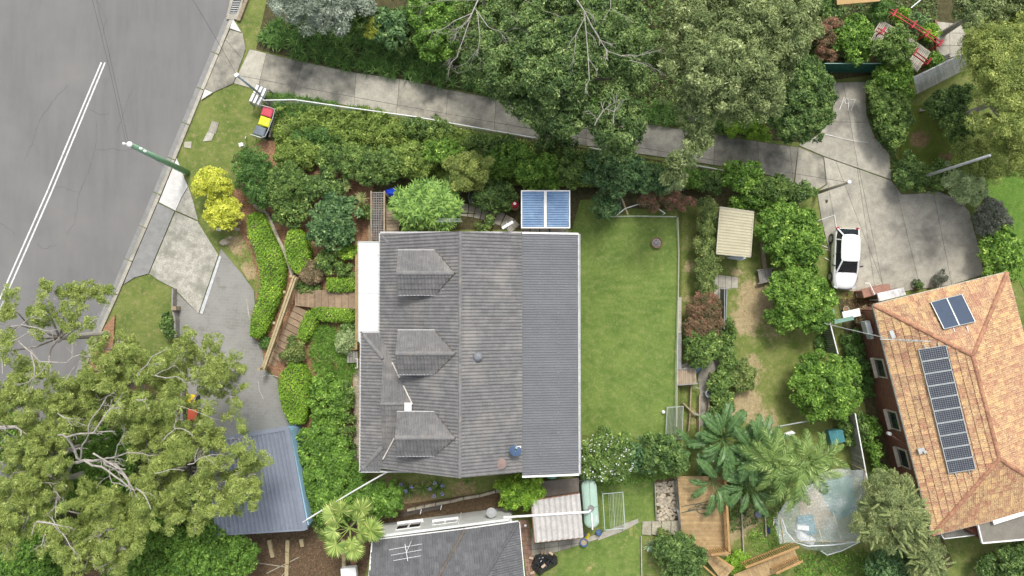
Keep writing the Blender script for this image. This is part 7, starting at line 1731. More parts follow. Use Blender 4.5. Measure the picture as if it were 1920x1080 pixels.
plant('shrub', 'dark purple shrub at the top eave of the orange roof', 'shrub', (1762, 524, 17, 11), .7, 'purple'); plant('shrub', 'small dark shrub left of the purple one by the orange roof', 'shrub', (1720, 538, 14, 8), .6, 'dark')
plant('vine', 'bare tangled pinkish shrub beside the brick wall', 'shrub', (1612, 590, 16, 14), 1.2, 'pink', dens=.35)
# between the driveway and the house
cover('bank_groundcover', 'mixed green groundcover on the bank below the shared driveway', [(500, 205), (560, 195), (660, 208), (780, 226), (880, 244), (1000, 265), (1078, 279), (1265, 309), (1350, 325), (1320, 355), (1100, 350), (900, 345), (700, 330), (520, 285)], .7, 'weedy', dens=1.3)
cover('bank_strappy_leaves', 'strappy leaves along the white rail fence', [(515, 195), (600, 200), (600, 225), (575, 252), (545, 250), (550, 225), (520, 215)], .4, 'fern', strap=(.38, .05), dens=2)
cover('bank_strappy_leaves', 'strappy leaves on the driveway side of the white rail fence', [(500, 178), (545, 180), (640, 196), (720, 209), (720, 214), (640, 203), (540, 189), (500, 188)], .3, 'fern', strap=(.3, .045), dens=1.8)
for a, h, s, lab, d in [((600, 225, 40, 20), .7, 'weedy', 'low light green shrub below the left end of the white fence', .8), ((690, 222, 40, 18), .8, 'weedy', 'low shrub under the middle of the white rail fence', .8), ((800, 240, 50, 18), 1.1, 'mid', 'spreading shrub just below the white rail fence, left of centre', .8), ((850, 262, 50, 18), .9, 'weedy', 'light green shrub on the bank above the blue tarpaulin', .6),
    ((650, 245, 45, 18), .7, 'weedy', 'bright low shrub on the bank right of the tree stump', .6), ((720, 255, 45, 20), .9, 'weedy', 'soft green shrub in the middle of the bank', .8), ((920, 275, 50, 22), 1.8, 'mid', 'leafy green shrub below the fence, left of the overhanging tree', .9),
    ((560, 290, 45, 26), 1.1, 'weedy', 'light green shrub left of the grey-leaved ones above the front hedges', .7), ((640, 300, 42, 30), 2, 'mid', 'rounded green shrub above the mulch bed', 1), ((590, 260, 40, 15), .8, 'fern', 'dark low shrub right of the tree stump', .8),
    ((700, 310, 48, 34), 2.6, 'mid', 'broad green shrub above the timber trellis', 1), ((770, 300, 40, 30), 2.2, 'weedy', 'bright shrub between the trellis and the frangipani', .8), ((835, 290, 38, 24), 2.4, 'citrus', 'bright shrub directly above the frangipani', .7),
    ((882, 322, 42, 34), 3.2, 'wattle', 'yellowish olive shrub above the dark garden chair', .9), ((955, 300, 46, 30), 2.4, 'lilly', 'vivid green shrub above the gas bottle', 1), ((1010, 325, 45, 30), 3, 'citrus', 'vivid green shrub overhanging the blue pergola', .9), ((1045, 262, 34, 24), 2, 'dark', 'dark shrub under the edge of the overhanging tree', .9),
    ((1085, 318, 40, 32), 3.2, 'mid', 'olive shrub right of the blue pergola top', .9), ((1150, 322, 62, 40), 3.6, 'blue', 'large blue-green tree above the back lawn', 1), ((1215, 335, 38, 28), 3, 'blue', 'blue-green shrub touching the blue-green tree on its right', .9),
    ((1255, 340, 26, 24), 2, 'pale', 'pale flowering shrub left of the red-tipped shrub', .7), ((1300, 335, 30, 20), 1.6, 'lilly', 'low green shrub under the short white rail', .8), ((1132, 388, 27, 20), 1.6, 'blue', 'small rounded shrub overhanging the top of the back lawn', 1),
    ((1385, 330, 40, 26), 2.2, 'citrus', 'narrow-leaved shrub at the bend of the shared driveway', 1), ((1440, 352, 45, 22), 1.8, 'mid', 'green shrub left of the timber service pole', 1), ((1490, 362, 34, 17), 1.5, 'dark', 'dark shrub at the foot of the timber service pole', 1), ((1420, 378, 60, 12), 1.2, 'lilly', 'low shrubs behind the beige shed', .9),
    ((1225, 375, 34, 14), 1.7, 'red', 'red-leaved shrub left part of the pair above the back lawn', 1), ((1272, 378, 28, 13), 1.7, 'red', 'red-leaved shrub right part of the pair above the back lawn', 1), ((1325, 345, 22, 18), 1.6, 'dark', 'dark shrub above the mottled hedge', 1),
    ((925, 368, 42, 26), 1.6, 'dark', 'dark glossy camellia left of the gas bottle', 1.1), ((862, 345, 26, 14), 1.4, 'fern', 'dark shrub behind the frangipani crown', .9), ((908, 420, 17, 11), .8, 'mid', 'small green shrub between the pavers and the roof edge', 1)]:
    plant('shrub', lab, 'shrub', a, h, s, dens=d)
plant('tree_fern', 'dark loose shrub at the upper left garden corner', 'shrub', [(440, 305), (470, 280), (500, 290), (510, 330), (505, 380), (480, 385), (450, 345)], 2.4, 'fern', dens=.8)
plant('shrub', 'dark ferny shrub left of the grey-green bush', 'shrub', (537, 350, 40, 40), 2.3, 'mid', dens=1); plant('shrub', 'lower lobe of dark ferny green beside the log edging', 'shrub', (545, 395, 33, 26), 1.8, 'mid', dens=1)
plant('shrub', 'grey-green broadleaved bush above the verandah', 'shrub', [(585, 405), (605, 370), (640, 360), (670, 385), (676, 420), (660, 455), (635, 468), (600, 452), (580, 435)], 2.2, 'blue', dens=1)
plant('shrub', 'dark spreading shrub above the grey-green bush', 'shrub', (600, 350, 45, 24), 1.8, 'dark', dens=.7)
plant('shrub', 'golden yellow shrub, the upper of two by the kerb', 'shrub', [(366, 345), (380, 322), (405, 316), (432, 330), (436, 350), (415, 372), (392, 366), (372, 372)], 2.2, 'yellow', br=.3, dens=.75); plant('shrub', 'golden yellow shrub, the lower of two by the kerb', 'shrub', [(388, 395), (400, 372), (425, 372), (450, 385), (452, 405), (435, 425), (410, 428), (392, 415)], 2.0, 'yellow', br=.3, dens=.75)
plant('shrub', 'bronze-pink shrub in the mulch bed', 'shrub', (587, 512, 23, 21), 1, 'pink', br=.35); plant('shrub', 'dark green shrub right of the bronze-pink one', 'shrub', (615, 490, 20, 22), 1.1, 'mid', br=.35)
plant('shrub', 'small green shrub just above the clipped box hedge', 'shrub', (650, 510, 13, 12), .8, 'mid', br=.3); plant('shrub', 'yellow-green small shrub left of the verandah top', 'shrub', (655, 467, 16, 14), 1, 'lime', br=.3)
plant('shrub', 'low creeping plant left of the steps landing', 'shrub', (575, 540, 20, 9), .5, 'mid', br=.2, dens=.7); plant('shrub', 'tiny tuft at the foot of the pine retaining wall', 'shrub', (501, 643, 6, 5), .35, 'fern', br=.15)
plant('shrub', 'dark purple-leaved plant inside the trellis', 'shrub', (706, 408, 9, 14), .8, 'purple', br=.3); plant('shrub', 'large-leaved philodendron left of the trellis', 'shrub', (688, 398, 12, 13), .9, 'mid', br=.3)
hedge('hedge', 'long bright clipped hedge snaking beside the driveway', [(462, 405), (480, 396), (494, 402), (506, 430), (522, 462), (534, 495), (531, 530), (520, 565), (506, 600), (494, 626), (482, 634), (467, 630), (470, 598), (480, 565), (488, 540), (485, 505), (476, 470), (464, 440)], 1.0, 'lime')
hedge('hedge', 'rounded bright clipped bush right of the log edging', ell(556, 470, 22, 44, rot=-8), 1.2, 'lime')
hedge('box_hedge', 'clipped lime box hedge above the steps landing', [(612, 521), (662, 520), (667, 527), (667, 544), (660, 548), (615, 547), (611, 540)], .9, 'lime')
hedge('box_hedge', 'clipped lime box hedge below the steps landing', [(582, 578), (600, 576), (660, 579), (666, 586), (665, 600), (655, 605), (605, 602), (590, 597)], .9, 'lime')
hedge('box_hedge', 'diagonal clipped lime hedge running down beside the lower steps', [(575, 582), (592, 585), (598, 598), (583, 626), (572, 642), (555, 634), (562, 610)], .9, 'lime')
plant('shrub', 'mottled green bush at the lower end of the diagonal hedge', 'shrub', [(545, 640), (570, 630), (575, 660), (560, 685), (535, 690), (532, 665)], 1.1, 'hedge')
hedge('hedge', 'tall bright green hedge block beside the lower driveway', [(526, 700), (545, 680), (566, 685), (578, 710), (577, 760), (568, 795), (545, 796), (530, 770), (521, 730)], 1.3, 'lime')
cover('strappy_bed', 'strappy green and variegated plants below the clipped hedges', [(592, 615), (640, 610), (665, 650), (668, 690), (655, 720), (600, 705), (585, 660)], .45, 'lilly', strap=(.36, .04), dens=1.6)
plant('shrub', 'ferny shrub left of the verandah corner', 'shrub', (648, 637, 18, 18), .9, 'pale', br=.3, dens=.8); plant('shrub', 'dark glossy plant under the deck beam', 'shrub', (655, 614, 11, 10), .7, 'dark', br=.25)
plant('shrub', 'bright leafy shrub below the strappy bed', 'shrub', [(588, 715), (625, 705), (648, 730), (650, 780), (630, 795), (595, 790), (584, 750)], 1.3, 'citrus', dens=1)
plant('shrub', 'olive foliage strip along the pebbles', 'shrub', [(645, 690), (660, 700), (660, 780), (655, 850), (640, 840), (648, 780), (640, 720)], 1, 'mid', dens=1)
plant('shrub', 'large spreading bright green shrub mass right of the blue garage', 'shrub', [(566, 812), (585, 795), (620, 800), (648, 812), (655, 850), (668, 880), (700, 900), (745, 915), (760, 935), (742, 962), (700, 968), (660, 975), (610, 980), (582, 960), (570, 925), (576, 880), (564, 850)], 1.8, 'lilly', br=.5, dens=1.2)
plant('shrub', 'darker shrub where the white cable reaches the garage', 'shrub', [(590, 975), (640, 960), (650, 985), (600, 1000), (585, 990)], 1.2, 'mid')
strap_m = ST['lilly'][0]; FLOW = mat('lilac_petals', (.35, .36, .72), (.28, .28, .6), rough=.7)
ag_me = [blade_mesh('foliage', ST['mid'][0], 46, .75, .055, seed=i, rise=1.0, droop=.9) for i in range(2)]
for i, (x, y, lab, fl) in enumerate(((752, 915, 'strappy agapanthus clump nearest the white cable', 2), (768, 918, 'strappy agapanthus clump second from the left', 1), (794, 914, 'strappy agapanthus clump left of the flowering one', 0), (822, 912, 'flowering agapanthus clump with lilac-blue heads', 5), (876, 900, 'small dark clump tucked under the roof edge', 0))):
    r_ = thing('agapanthus', P(x, y), lab, 'plant'); link('foliage', ag_me[i % 2], r_, Matrix.Translation(P(x, y)) @ Matrix.Rotation(i, 4, 'Z') @ Matrix.Scale(.95 if i < 4 else .6, 4))
    for j in range(fl):
        a = j*1.3+i; q = P(x, y)+Vector((math.cos(a)*.45, math.sin(a)*.45, .85)); k = MB()
        for u in range(14): d = Vector((random.gauss(0, 1), random.gauss(0, 1), random.gauss(0, 1))).normalized()*.1; k.box(q+d, (.05, .05, .03), rot=u)
        k.build('flower_head', FLOW, r_)
plant('shrub', 'yellow-green shrub at the bottom eave of the main house', 'shrub', [(930, 898), (975, 892), (1018, 893), (1024, 918), (1000, 950), (955, 955), (935, 925)], 2.2, 'lime', br=.4, dens=.9)
wf, wbl = plant('shrub', 'white-flowering bush at the lower right corner of the steel roof', 'shrub', [(1092, 830), (1125, 808), (1170, 812), (1182, 850), (1180, 885), (1150, 898), (1100, 892), (1092, 870)], 1.8, 'mid', dens=1)
pos = []
for _ in range(150):
    b_ = random.choice(wbl); d = Vector((random.gauss(0, 1), random.gauss(0, 1), abs(random.gauss(0, 1)))).normalized(); pos.append((b_[0]+d.x*b_[3]*1.15, b_[1]+d.y*b_[3]*1.15, b_[2]+d.z*b_[4]*1.15+.25))
pos = np.array(pos); nr = unit(rng.normal(size=pos.shape)*.5+np.array([0, 0, 1])); ax = unit(np.cross(nr, rng.normal(size=pos.shape)))
tag(link('white_blossom', quad_mesh('white_blossom', pos, ax, nr, np.full(len(pos), .1), np.full(len(pos), .09), np.zeros(len(pos)), mat('white_petals', (.8, .8, .78), rough=.8, fine_amt=0)), wf), kind='stuff')
plant('shrub', 'dark shrub between the white-flowering bush and the glossy bush', 'shrub', (1192, 855, 22, 28), 1.4, 'blue', dens=1); plant('shrub', 'dark glossy round bush below the back lawn', 'shrub', [(1205, 830), (1222, 808), (1250, 815), (1285, 840), (1286, 870), (1255, 885), (1215, 880)], 1.8, 'dark', dens=1.1)
cover('lawn_edge_weeds', 'weeds along the boundary below the white-flowering bush', [(1095, 890), (1280, 878), (1290, 895), (1100, 915)], .2, 'lilly', dens=.35)
# hedges of the lower yard
plant('hedge', 'mottled green and cream hedge left of the beige shed', 'hedge', [(1313, 378), (1325, 370), (1346, 378), (1348, 420), (1347, 470), (1343, 505), (1338, 550), (1312, 552), (1310, 510), (1306, 480), (1312, 430)], 1.7, 'hedge', br=.33, dens=1.0)
plant('hedge', 'red-tipped photinia hedge beside the lower half of the back lawn', 'hedge', [(1310, 550), (1338, 552), (1350, 580), (1354, 615), (1345, 622), (1300, 628), (1288, 640), (1290, 600), (1296, 570)], 1.8, 'red', br=.33, dens=1.1)
plant('hedge', 'darker green end of the photinia hedge', 'hedge', [(1290, 625), (1345, 620), (1346, 650), (1335, 676), (1305, 682), (1288, 672)], 1.8, 'mid', br=.34, dens=1.1)
plant('hedge', 'low straggling hedge along the right of the lower path', 'hedge', [(1353, 600), (1368, 595), (1372, 640), (1372, 700), (1369, 740), (1365, 775), (1340, 778), (1332, 730), (1336, 700), (1352, 680)], .9, 'mid', br=.35)
plant('shrub', 'round olive shrub in the middle of the lower yard', 'shrub', (1393, 705, 22, 26), 1, 'hedge', br=.35)
plant('shrub', 'small weed clump beside the citrus bed', 'shrub', (1537, 644, 6, 6), .3, 'fern', br=.15)
plant('citrus_tree', 'bright green citrus tree nearest the white car, right of the beige shed', 'tree', [(1420, 400), (1440, 385), (1490, 388), (1525, 405), (1540, 440), (1535, 485), (1505, 500), (1465, 495), (1440, 470), (1418, 445)], 2.8, 'citrus', br=.55, dens=1.1)
plant('citrus_tree', 'large bright green citrus tree below the white car', 'tree', [(1432, 555), (1445, 520), (1480, 505), (1520, 500), (1550, 530), (1562, 570), (1555, 605), (1520, 618), (1470, 620), (1440, 595)], 2.8, 'citrus', br=.6, dens=1.1)
plant('citrus_tree', 'bright green citrus tree left of the orange-roofed house', 'tree', [(1478, 705), (1510, 675), (1545, 660), (1590, 670), (1610, 710), (1605, 760), (1570, 785), (1520, 780), (1490, 750)], 3, 'citrus', br=.6, dens=1.1)
plant('shrub', 'creeper over the lower paling fence', 'shrub', [(1565, 780), (1605, 770), (1625, 800), (1630, 830), (1590, 835), (1575, 810)], 1.0, 'mid', dens=.8); plant('shrub', 'shrub between the paling fence and the brick wall', 'shrub', [(1622, 790), (1634, 780), (1648, 840), (1655, 880), (1640, 890), (1625, 840)], 1.0, 'lilly', dens=.7)
plant('shrub', 'dark shrub along the brick wall below the aerial', 'shrub', [(1582, 620), (1600, 618), (1612, 650), (1628, 700), (1638, 760), (1622, 750), (1604, 690), (1586, 655)], .6, 'fern', dens=.6)
# feathery trees bottom right
plant('melaleuca_tree', 'feathery olive melaleuca tree beside the orange-roofed house', 'tree', [(1628, 900), (1655, 880), (1690, 895), (1722, 930), (1735, 970), (1725, 1010), (1690, 1020), (1650, 1030), (1615, 1005), (1602, 970), (1622, 935)], 5.5, 'mela', br=.7, bark=BARK, r=.13, limbs=10)
plant('melaleuca_tree', 'smaller feathery melaleuca tree at the bottom edge', 'tree', [(1715, 1025), (1740, 1005), (1765, 1030), (1768, 1070), (1735, 1085), (1705, 1070)], 4.0, 'mela', br=.6, bark=BARK)
plant('shrub', 'green shrub under the feathery trees at the bottom edge', 'shrub', [(1640, 1030), (1700, 1030), (1715, 1075), (1700, 1110), (1640, 1110), (1625, 1060)], 2.5, 'blue')
plant('shrub', 'dark shrub in the bottom right corner', 'shrub', [(1870, 1040), (1905, 1020), (1960, 1010), (1980, 1100), (1880, 1110)], 2.5, 'dark'); plant('shrub', 'shrub under the flat carport roof', 'shrub', (1855, 1062, 18, 26), 1.6, 'dark', dens=.8)
plant('shrub', 'mid-green shrub right of the paling fence bottom', 'shrub', [(1625, 890), (1660, 870), (1668, 900), (1640, 920), (1628, 915)], 1.6, 'mid')
plant('shrub', 'large clipped round bush at the bottom edge left of the walkway', 'shrub', (1275, 1042, 42, 41), 2.0, 'dark', br=.6, dens=1.2); plant('shrub', 'lime groundcover shrub between the two timber walkways', 'shrub', (1385, 1055, 24, 15), .6, 'lime', br=.3)
plant('shrub', 'olive reddish plants left of the large clipped bush', 'shrub', [(1236, 1000), (1260, 1000), (1245, 1020), (1238, 1060), (1226, 1040)], .6, 'hedge', br=.25, dens=.7)
cover('green_weeds', 'lush weeds around the plastic enclosure', [(1500, 1040), (1620, 1030), (1700, 1090), (1480, 1110)], .15, 'lilly', dens=.5)
cover('green_weeds', 'weeds left of the plastic enclosure', [(1400, 1000), (1455, 960), (1465, 1020), (1440, 1035), (1410, 1035)], .12, 'lilly', dens=.5)
cover('green_weeds', 'weeds under the palms beside the deck', [(1366, 880), (1480, 870), (1470, 960), (1370, 1000)], .3, 'dark', dens=.5)
MEL = leaf_mat('melaleuca_sprays', (66, 86, 40), (150, 160, 92), (190, 194, 130))
spr = [pinnate('leaf_spray', MEL, 1.15, 46, .2, .03, seed=70+i, droop=.35, rise=.35, seg=6, rw=.012, vee=.3) for i in range(4)]
for o_ in [o for o in bpy.data.objects if o.name.split('.')[0] == 'melaleuca_tree']:
    cr_ = [c for c in o_.children if c.name.startswith('crown')][0]; co = np.empty(len(cr_.data.vertices)*3, np.float32); cr_.data.vertices.foreach_get('co', co); co = co.reshape(-1, 3)
    mx, my = co[:, 0].mean(), co[:, 1].mean(); top = co[co[:, 2] > np.percentile(co[:, 2], 45)]
    for i in range(130 if len(co) > 60000 else 60):
        p = top[rng.integers(len(top))]; a = math.atan2(p[1]-my, p[0]-mx)+random.gauss(0, .6)
        link('leaf_spray', spr[i % 4], o_, Matrix.Translation((float(p[0]), float(p[1]), float(p[2])-.1)) @ Matrix.Rotation(a, 4, 'Z') @ Matrix.Rotation(random.uniform(-.3, .2), 4, 'Y') @ Matrix.Scale(random.uniform(.45, .85), 4))
# agave, small palms
AGM = leaf_mat('agave_leaves', (96, 124, 92), (160, 184, 150))
ag = thing('agave', P(1218, 1020), 'blue-green spiky agave at the bottom of the neighbour lawn', 'agave'); link('foliage', blade_mesh('foliage', AGM, 40, .6, .08, seed=3, rise=1.1, droop=.3), ag, Matrix.Translation(P(1218, 1020)))
SPK = leaf_mat('spiky_leaves', (110, 128, 62), (186, 190, 122))
for x, y, s, lab in ((680, 373, .9, 'spiky yellow-green rosette palm above the philodendron'), (650, 352, .7, 'dull spiky rosette palm left of the spiky yellow-green one'), (628, 322, .8, 'spiky cordyline in the shrubs above the mulch bed')):
    r_ = thing('spiky_palm', P(x, y), lab, 'plant'); q = P(x, y, G(x, y)+1.1); link('foliage', blade_mesh('foliage', SPK, 60, .62*s, .05, seed=int(x), rise=1.1, droop=.4, seg=3), r_, Matrix.Translation(q)); k = MB(); k.tube([(q.x, q.y, G(x, y)), (q.x, q.y, q.z+.15)], .06, 6); k.build('trunk', BARKB, r_)
# frangipani: rosettes of long leaves
FRA = leaf_mat('frangipani_leaves', (60, 98, 28), (136, 172, 66), (176, 196, 90))
fr = thing('frangipani_tree', P(800, 395), 'frangipani tree with glossy long-leaved rosettes at the top eave of the main house', 'tree')
ros = [blade_mesh('leaf_rosette', FRA, 15, .5, .13, seed=40+i, rise=.75, droop=.75, seg=4) for i in range(5)]
fbase = Vector((P(795, 392, 3).x, P(795, 392, 3).y, .6)); k = MB(); k.tube([fbase, fbase+Vector((0, 0, 1.3))], [.16, .13], 8); k.build('trunk', BARK, fr)
pts = []
fpoly = [(735, 385), (745, 362), (775, 345), (815, 340), (850, 352), (862, 378), (868, 400), (850, 425), (815, 430), (770, 430), (748, 410)]
for _ in range(6000):
    x, y = random.uniform(730, 872), random.uniform(336, 438)
    if inside(x, y, fpoly) and all((x-a)**2+(y-b)**2 > 9.5**2 for a, b in pts): pts.append((x, y))
for i, (x, y) in enumerate(pts):
    z = 3.6-1.3*((x-800)**2/68**2+(y-388)**2/48**2)+random.uniform(-.15, .15); q = P(x, y, z); ln_ = Matrix.Rotation(random.uniform(-.35, .35), 4, 'X') @ Matrix.Rotation(random.uniform(-.35, .35), 4, 'Y')
    link('leaf_rosette', ros[i % 5], fr, Matrix.Translation(q) @ ln_ @ Matrix.Rotation(random.uniform(0, 6), 4, 'Z'))
    if i % 3 == 0: k = MB(); k.tube([fbase+Vector((0, 0, 1.2)), (fbase.lerp(q, .6).x, fbase.lerp(q, .6).y, q.z-.7), q], [.08, .05, .03], 5); k.build('limb', BARK, fr)
# fan palm
FAN = leaf_mat('fan_palm_leaves', (76, 106, 30), (150, 170, 72), (206, 196, 120))
fn = [fan_leaf('frond', FAN, .9, 34, 1.25, seed=i, droop=.22) for i in range(4)]
fp_ = thing('fan_palm', P(660, 990), 'fan palm with pleated yellow-green leaves between the garage and the dark roof', 'palm'); q = P(656, 990, 3.4); k = MB(); k.tube([(q.x, q.y, 0), (q.x, q.y, 3.3)], [.16, .12], 8); k.build('trunk', BARKB, fp_)
for i in range(14):
    a = i*2.399+random.uniform(-.35, .35); el = .75-.75*(i/14)+random.uniform(-.15, .15); s = random.uniform(.62, .8) if i < 6 else random.uniform(.85, 1.12)
    link('frond', fn[i % 4], fp_, Matrix.Translation(q) @ Matrix.Rotation(a, 4, 'Z') @ Matrix.Rotation(-el+.15, 4, 'Y') @ Matrix.Rotation(random.uniform(-.7, .7), 4, 'X') @ Matrix.Scale(s, 4))
# strelitzia / banana-like clump
STR = leaf_mat('strelitzia_leaves', (40, 72, 30), (92, 126, 66), (150, 176, 110), rough=.35)
pd_ = [paddle('large_leaf', STR, 1.75, .62, .8, seed=i) for i in range(5)]
for ci, (cx, cy, z, n_, s, lab) in enumerate(((1352, 820, 2.9, 26, .95, 'giant strelitzia clump with torn paddle leaves below the drum'), (1405, 842, 3.0, 22, .95, 'giant strelitzia clump right of the first, above the deck'), (1335, 900, 2.6, 10, .9, 'strelitzia leaves spreading over the top of the timber deck'), (1300, 838, 2.3, 10, .85, 'strelitzia clump beside the metal bar panel'), (1400, 905, 2.7, 13, .85, 'strelitzia clump between the deck rail and the feather palm'))):
    r_ = thing('strelitzia', P(cx, cy), lab, 'plant'); q = P(cx, cy, z-1.2)
    for i in range(n_):
        a = i*2.399+ci; tl = random.uniform(-.15, .5); link('large_leaf', pd_[(i+ci) % 5], r_, Matrix.Translation(q+Vector((math.cos(a)*.15, math.sin(a)*.15, random.uniform(0, .5)))) @ Matrix.Rotation(a, 4, 'Z') @ Matrix.Rotation(tl-.25, 4, 'Y') @ Matrix.Rotation(random.uniform(-.5, .5), 4, 'X') @ Matrix.Scale(s*random.uniform(.8, 1.15), 4))
    for i in range(3): k = MB(); k.tube([(q.x+random.uniform(-.2, .2), q.y+random.uniform(-.2, .2), -.5), q], [.13, .1], 7); k.build('stem', STR, r_)
# feather palms
FEA = leaf_mat('feather_palm_leaves', (56, 86, 30), (128, 154, 70), (186, 196, 122))
pn_ = [pinnate('frond', FEA, 2.5, 34, .62, .062, seed=i, droop=.85, rise=.55) for i in range(4)]
for ci, (cx, cy, z, n_, s, lab) in enumerate(((1452, 868, 4.0, 12, .95, 'feather palm, the left of two over the plastic enclosure'), (1510, 868, 4.2, 12, 1.0, 'feather palm, the right of two over the plastic enclosure'), (1478, 905, 3.6, 10, .85, 'shorter feather palm in front of the two taller ones'), (1545, 850, 3.2, 7, .7, 'small feather palm beside the teal tub cover'))):
    r_ = thing('feather_palm', P(cx, cy), lab, 'palm'); q = P(cx, cy, z)
    for i in range(n_):
        a = i*2.399+ci*1.1; tl = -.5+.75*(i/n_); link('frond', pn_[(i+ci) % 4], r_, Matrix.Translation(q) @ Matrix.Rotation(a, 4, 'Z') @ Matrix.Rotation(tl+.1, 4, 'Y') @ Matrix.Rotation(random.uniform(-.4, .4), 4, 'X') @ Matrix.Scale(s*random.uniform(.85, 1.1), 4))
    k = MB(); k.tube([(q.x, q.y, -1), (q.x, q.y, z-.4), q], [.13, .1, .07], 8); k.build('trunk', BARK, r_)

# bare dead tree
def twiggy(mb, p, d, L, r, depth, rnd, spread=.55, flatz=.5):
    n = 3; pts = [p]; dd_ = d.copy()
    for i in range(n):
        dd_ = (dd_+Vector((rnd.gauss(0, .16), rnd.gauss(0, .16), rnd.gauss(0, .1)))).normalized(); pts.append(pts[-1]+dd_*L/n)
    mb.tube(pts, [r*(1-.14*i) for i in range(n+1)], 4 if r < .03 else 6)
    if depth <= 0: return
    for i in range(rnd.choice((2, 3, 3))):
        q = pts[rnd.choice((1, 2, 3))]; nd = (dd_+Vector((rnd.gauss(0, spread), rnd.gauss(0, spread), rnd.gauss(0, spread*flatz)))).normalized(); twiggy(mb, q, nd, L*rnd.uniform(.55, .85), r*.58, depth-1, rnd, spread, flatz)
dt = thing('dead_tree', P(885, 20), 'bare pale dead branches over the dark trees above the driveway', 'tree')
for i, (x0, y0, x1, y1, r_) in enumerate(((905, -20, 885, 25, .07), (885, 25, 850, 40, .05), (885, 25, 868, 75, .05), (890, 15, 915, 50, .045), (950, -20, 1010, 15, .04), (900, 0, 850, 0, .04), (895, 20, 900, 70, .04))):
    k = MB(); a, b = P(x0, y0, 8.6), P(x1, y1, 8.8); k.tube([a, b], [r_*.6, r_*.5], 6); twiggy(k, b, (b-a).normalized(), 1.1, r_*.45, 4, random.Random(i+5)); k.build('bough', BARKW, dt)
k = MB(); p = P(905, -20, 8.6); k.tube([(p.x, p.y, -.3), p], [.2, .08], 8); k.build('trunk', BARKW, dt)
tl_ = thing('bare_bough', P(1100, 60), 'long bare curving bough over the dark driveway tree', 'branch')
for pts, r_ in (([(1075, -10), (1095, 20), (1110, 50), (1125, 75), (1138, 95)], .07), ([(1095, 20), (1099, 60), (1103, 110), (1105, 150)], .05), ([(1098, 30), (1080, 65), (1078, 90)], .035), ([(1138, 95), (1165, 105), (1195, 105), (1215, 100)], .035), ([(1180, 113), (1200, 118), (1216, 124)], .03), ([(1145, -5), (1145, 15), (1155, 22)], .03)):
    k = MB(); w = [P(x, y, 10.6+.03*i) for i, (x, y) in enumerate(pts)]; k.tube(w, [r_*.6*(1-.12*i) for i in range(len(w))], 6)
    for i in range(1, len(w)): twiggy(k, w[i], ((w[i]-w[i-1]).normalized()+Vector((random.uniform(-.6, .6), random.uniform(-.6, .6), .1))).normalized(), .7, r_*.4, 1, random.Random(i))
    k.build('branch', BARKW, tl_)
for x, y in ((1115, 235), (1150, 232), (1080, 165)):
    k = MB(); twiggy(k, P(x, y, 9.6), Vector((random.uniform(-1, 1), random.uniform(-1, 1), .2)).normalized(), .9, .035, 2, random.Random(x)); k.build('branch', BARKW, tl_)

# the gum trees at the lower left
GUMS = [
 ('tall gum tree with white limbs spreading over the road corner', (60, 690), [(20, 575, 22), (55, 558, 28), (90, 548, 26), (80, 590, 28), (115, 578, 26), (150, 533, 27), (180, 540, 24), (192, 562, 14), (135, 606, 16), (152, 585, 20), (172, 606, 15), (14, 628, 20), (78, 632, 18), (112, 640, 16), (18, 662, 22), (45, 690, 24), (96, 697, 20), (140, 632, 14), (8, 600, 18), (120, 612, 14)], 11),
 ('gum tree clumps over the grassy corner beside the driveway', (265, 705), [(205, 655, 34), (180, 640, 22), (232, 640, 18), (252, 655, 26), (222, 690, 32), (185, 705, 28), (270, 690, 26), (250, 720, 26), (225, 735, 22), (190, 745, 24), (165, 690, 16)], 10),
 ('gum tree clumps hanging over the lower driveway', (400, 710), [(330, 655, 26), (353, 636, 20), (390, 668, 26), (420, 672, 22), (445, 672, 18), (452, 690, 14), (415, 705, 30), (440, 715, 24), (378, 700, 26), (350, 690, 24), (455, 725, 15), (400, 735, 26), (315, 700, 24), (330, 735, 24), (440, 745, 18), (300, 730, 20), (312, 760, 22), (390, 765, 16)], 9),
 ('big gum tree spreading across the middle of the lower left', (158, 862), [(60, 745, 28), (100, 745, 28), (140, 740, 26), (130, 780, 26), (95, 785, 26), (50, 790, 22), (20, 745, 22), (20, 780, 16), (165, 760, 20), (60, 850, 30), (80, 880, 26), (95, 840, 20), (35, 860, 18), (15, 850, 18), (75, 815, 20), (20, 920, 28), (50, 950, 30), (15, 970, 26), (45, 910, 22), (80, 960, 22), (30, 1000, 22), (100, 930, 14)], 10),
 ('broad gum tree over the fence line left of the blue garage', (330, 880), [(245, 790, 24), (270, 775, 22), (300, 790, 24), (280, 810, 28), (315, 815, 26), (255, 815, 20), (345, 830, 24), (300, 845, 28), (330, 860, 28), (270, 870, 24), (365, 850, 22), (350, 885, 26), (300, 890, 26), (275, 920, 26), (320, 925, 26), (355, 925, 24), (290, 955, 24), (320, 975, 20), (275, 980, 18), (385, 830, 22), (410, 820, 20), (415, 790, 16), (395, 790, 16), (430, 840, 18), (400, 880, 24), (430, 890, 24), (455, 850, 20), (470, 820, 14), (470, 850, 18), (385, 910, 22), (420, 930, 20), (455, 900, 22), (480, 890, 16), (465, 940, 18), (475, 915, 14), (440, 960, 14), (390, 950, 18), (455, 800, 10), (350, 800, 14), (240, 760, 16)], 9),
 ('gum tree clumps at the bottom of the lower left thicket', (190, 990), [(165, 925, 22), (190, 950, 26), (215, 925, 18), (160, 965, 22), (130, 985, 24), (165, 1005, 26), (200, 990, 24), (225, 1010, 20), (150, 1040, 22), (185, 1045, 20), (120, 1030, 18), (215, 960, 20), (240, 985, 18), (215, 1040, 18), (105, 1010, 16)], 9),
]
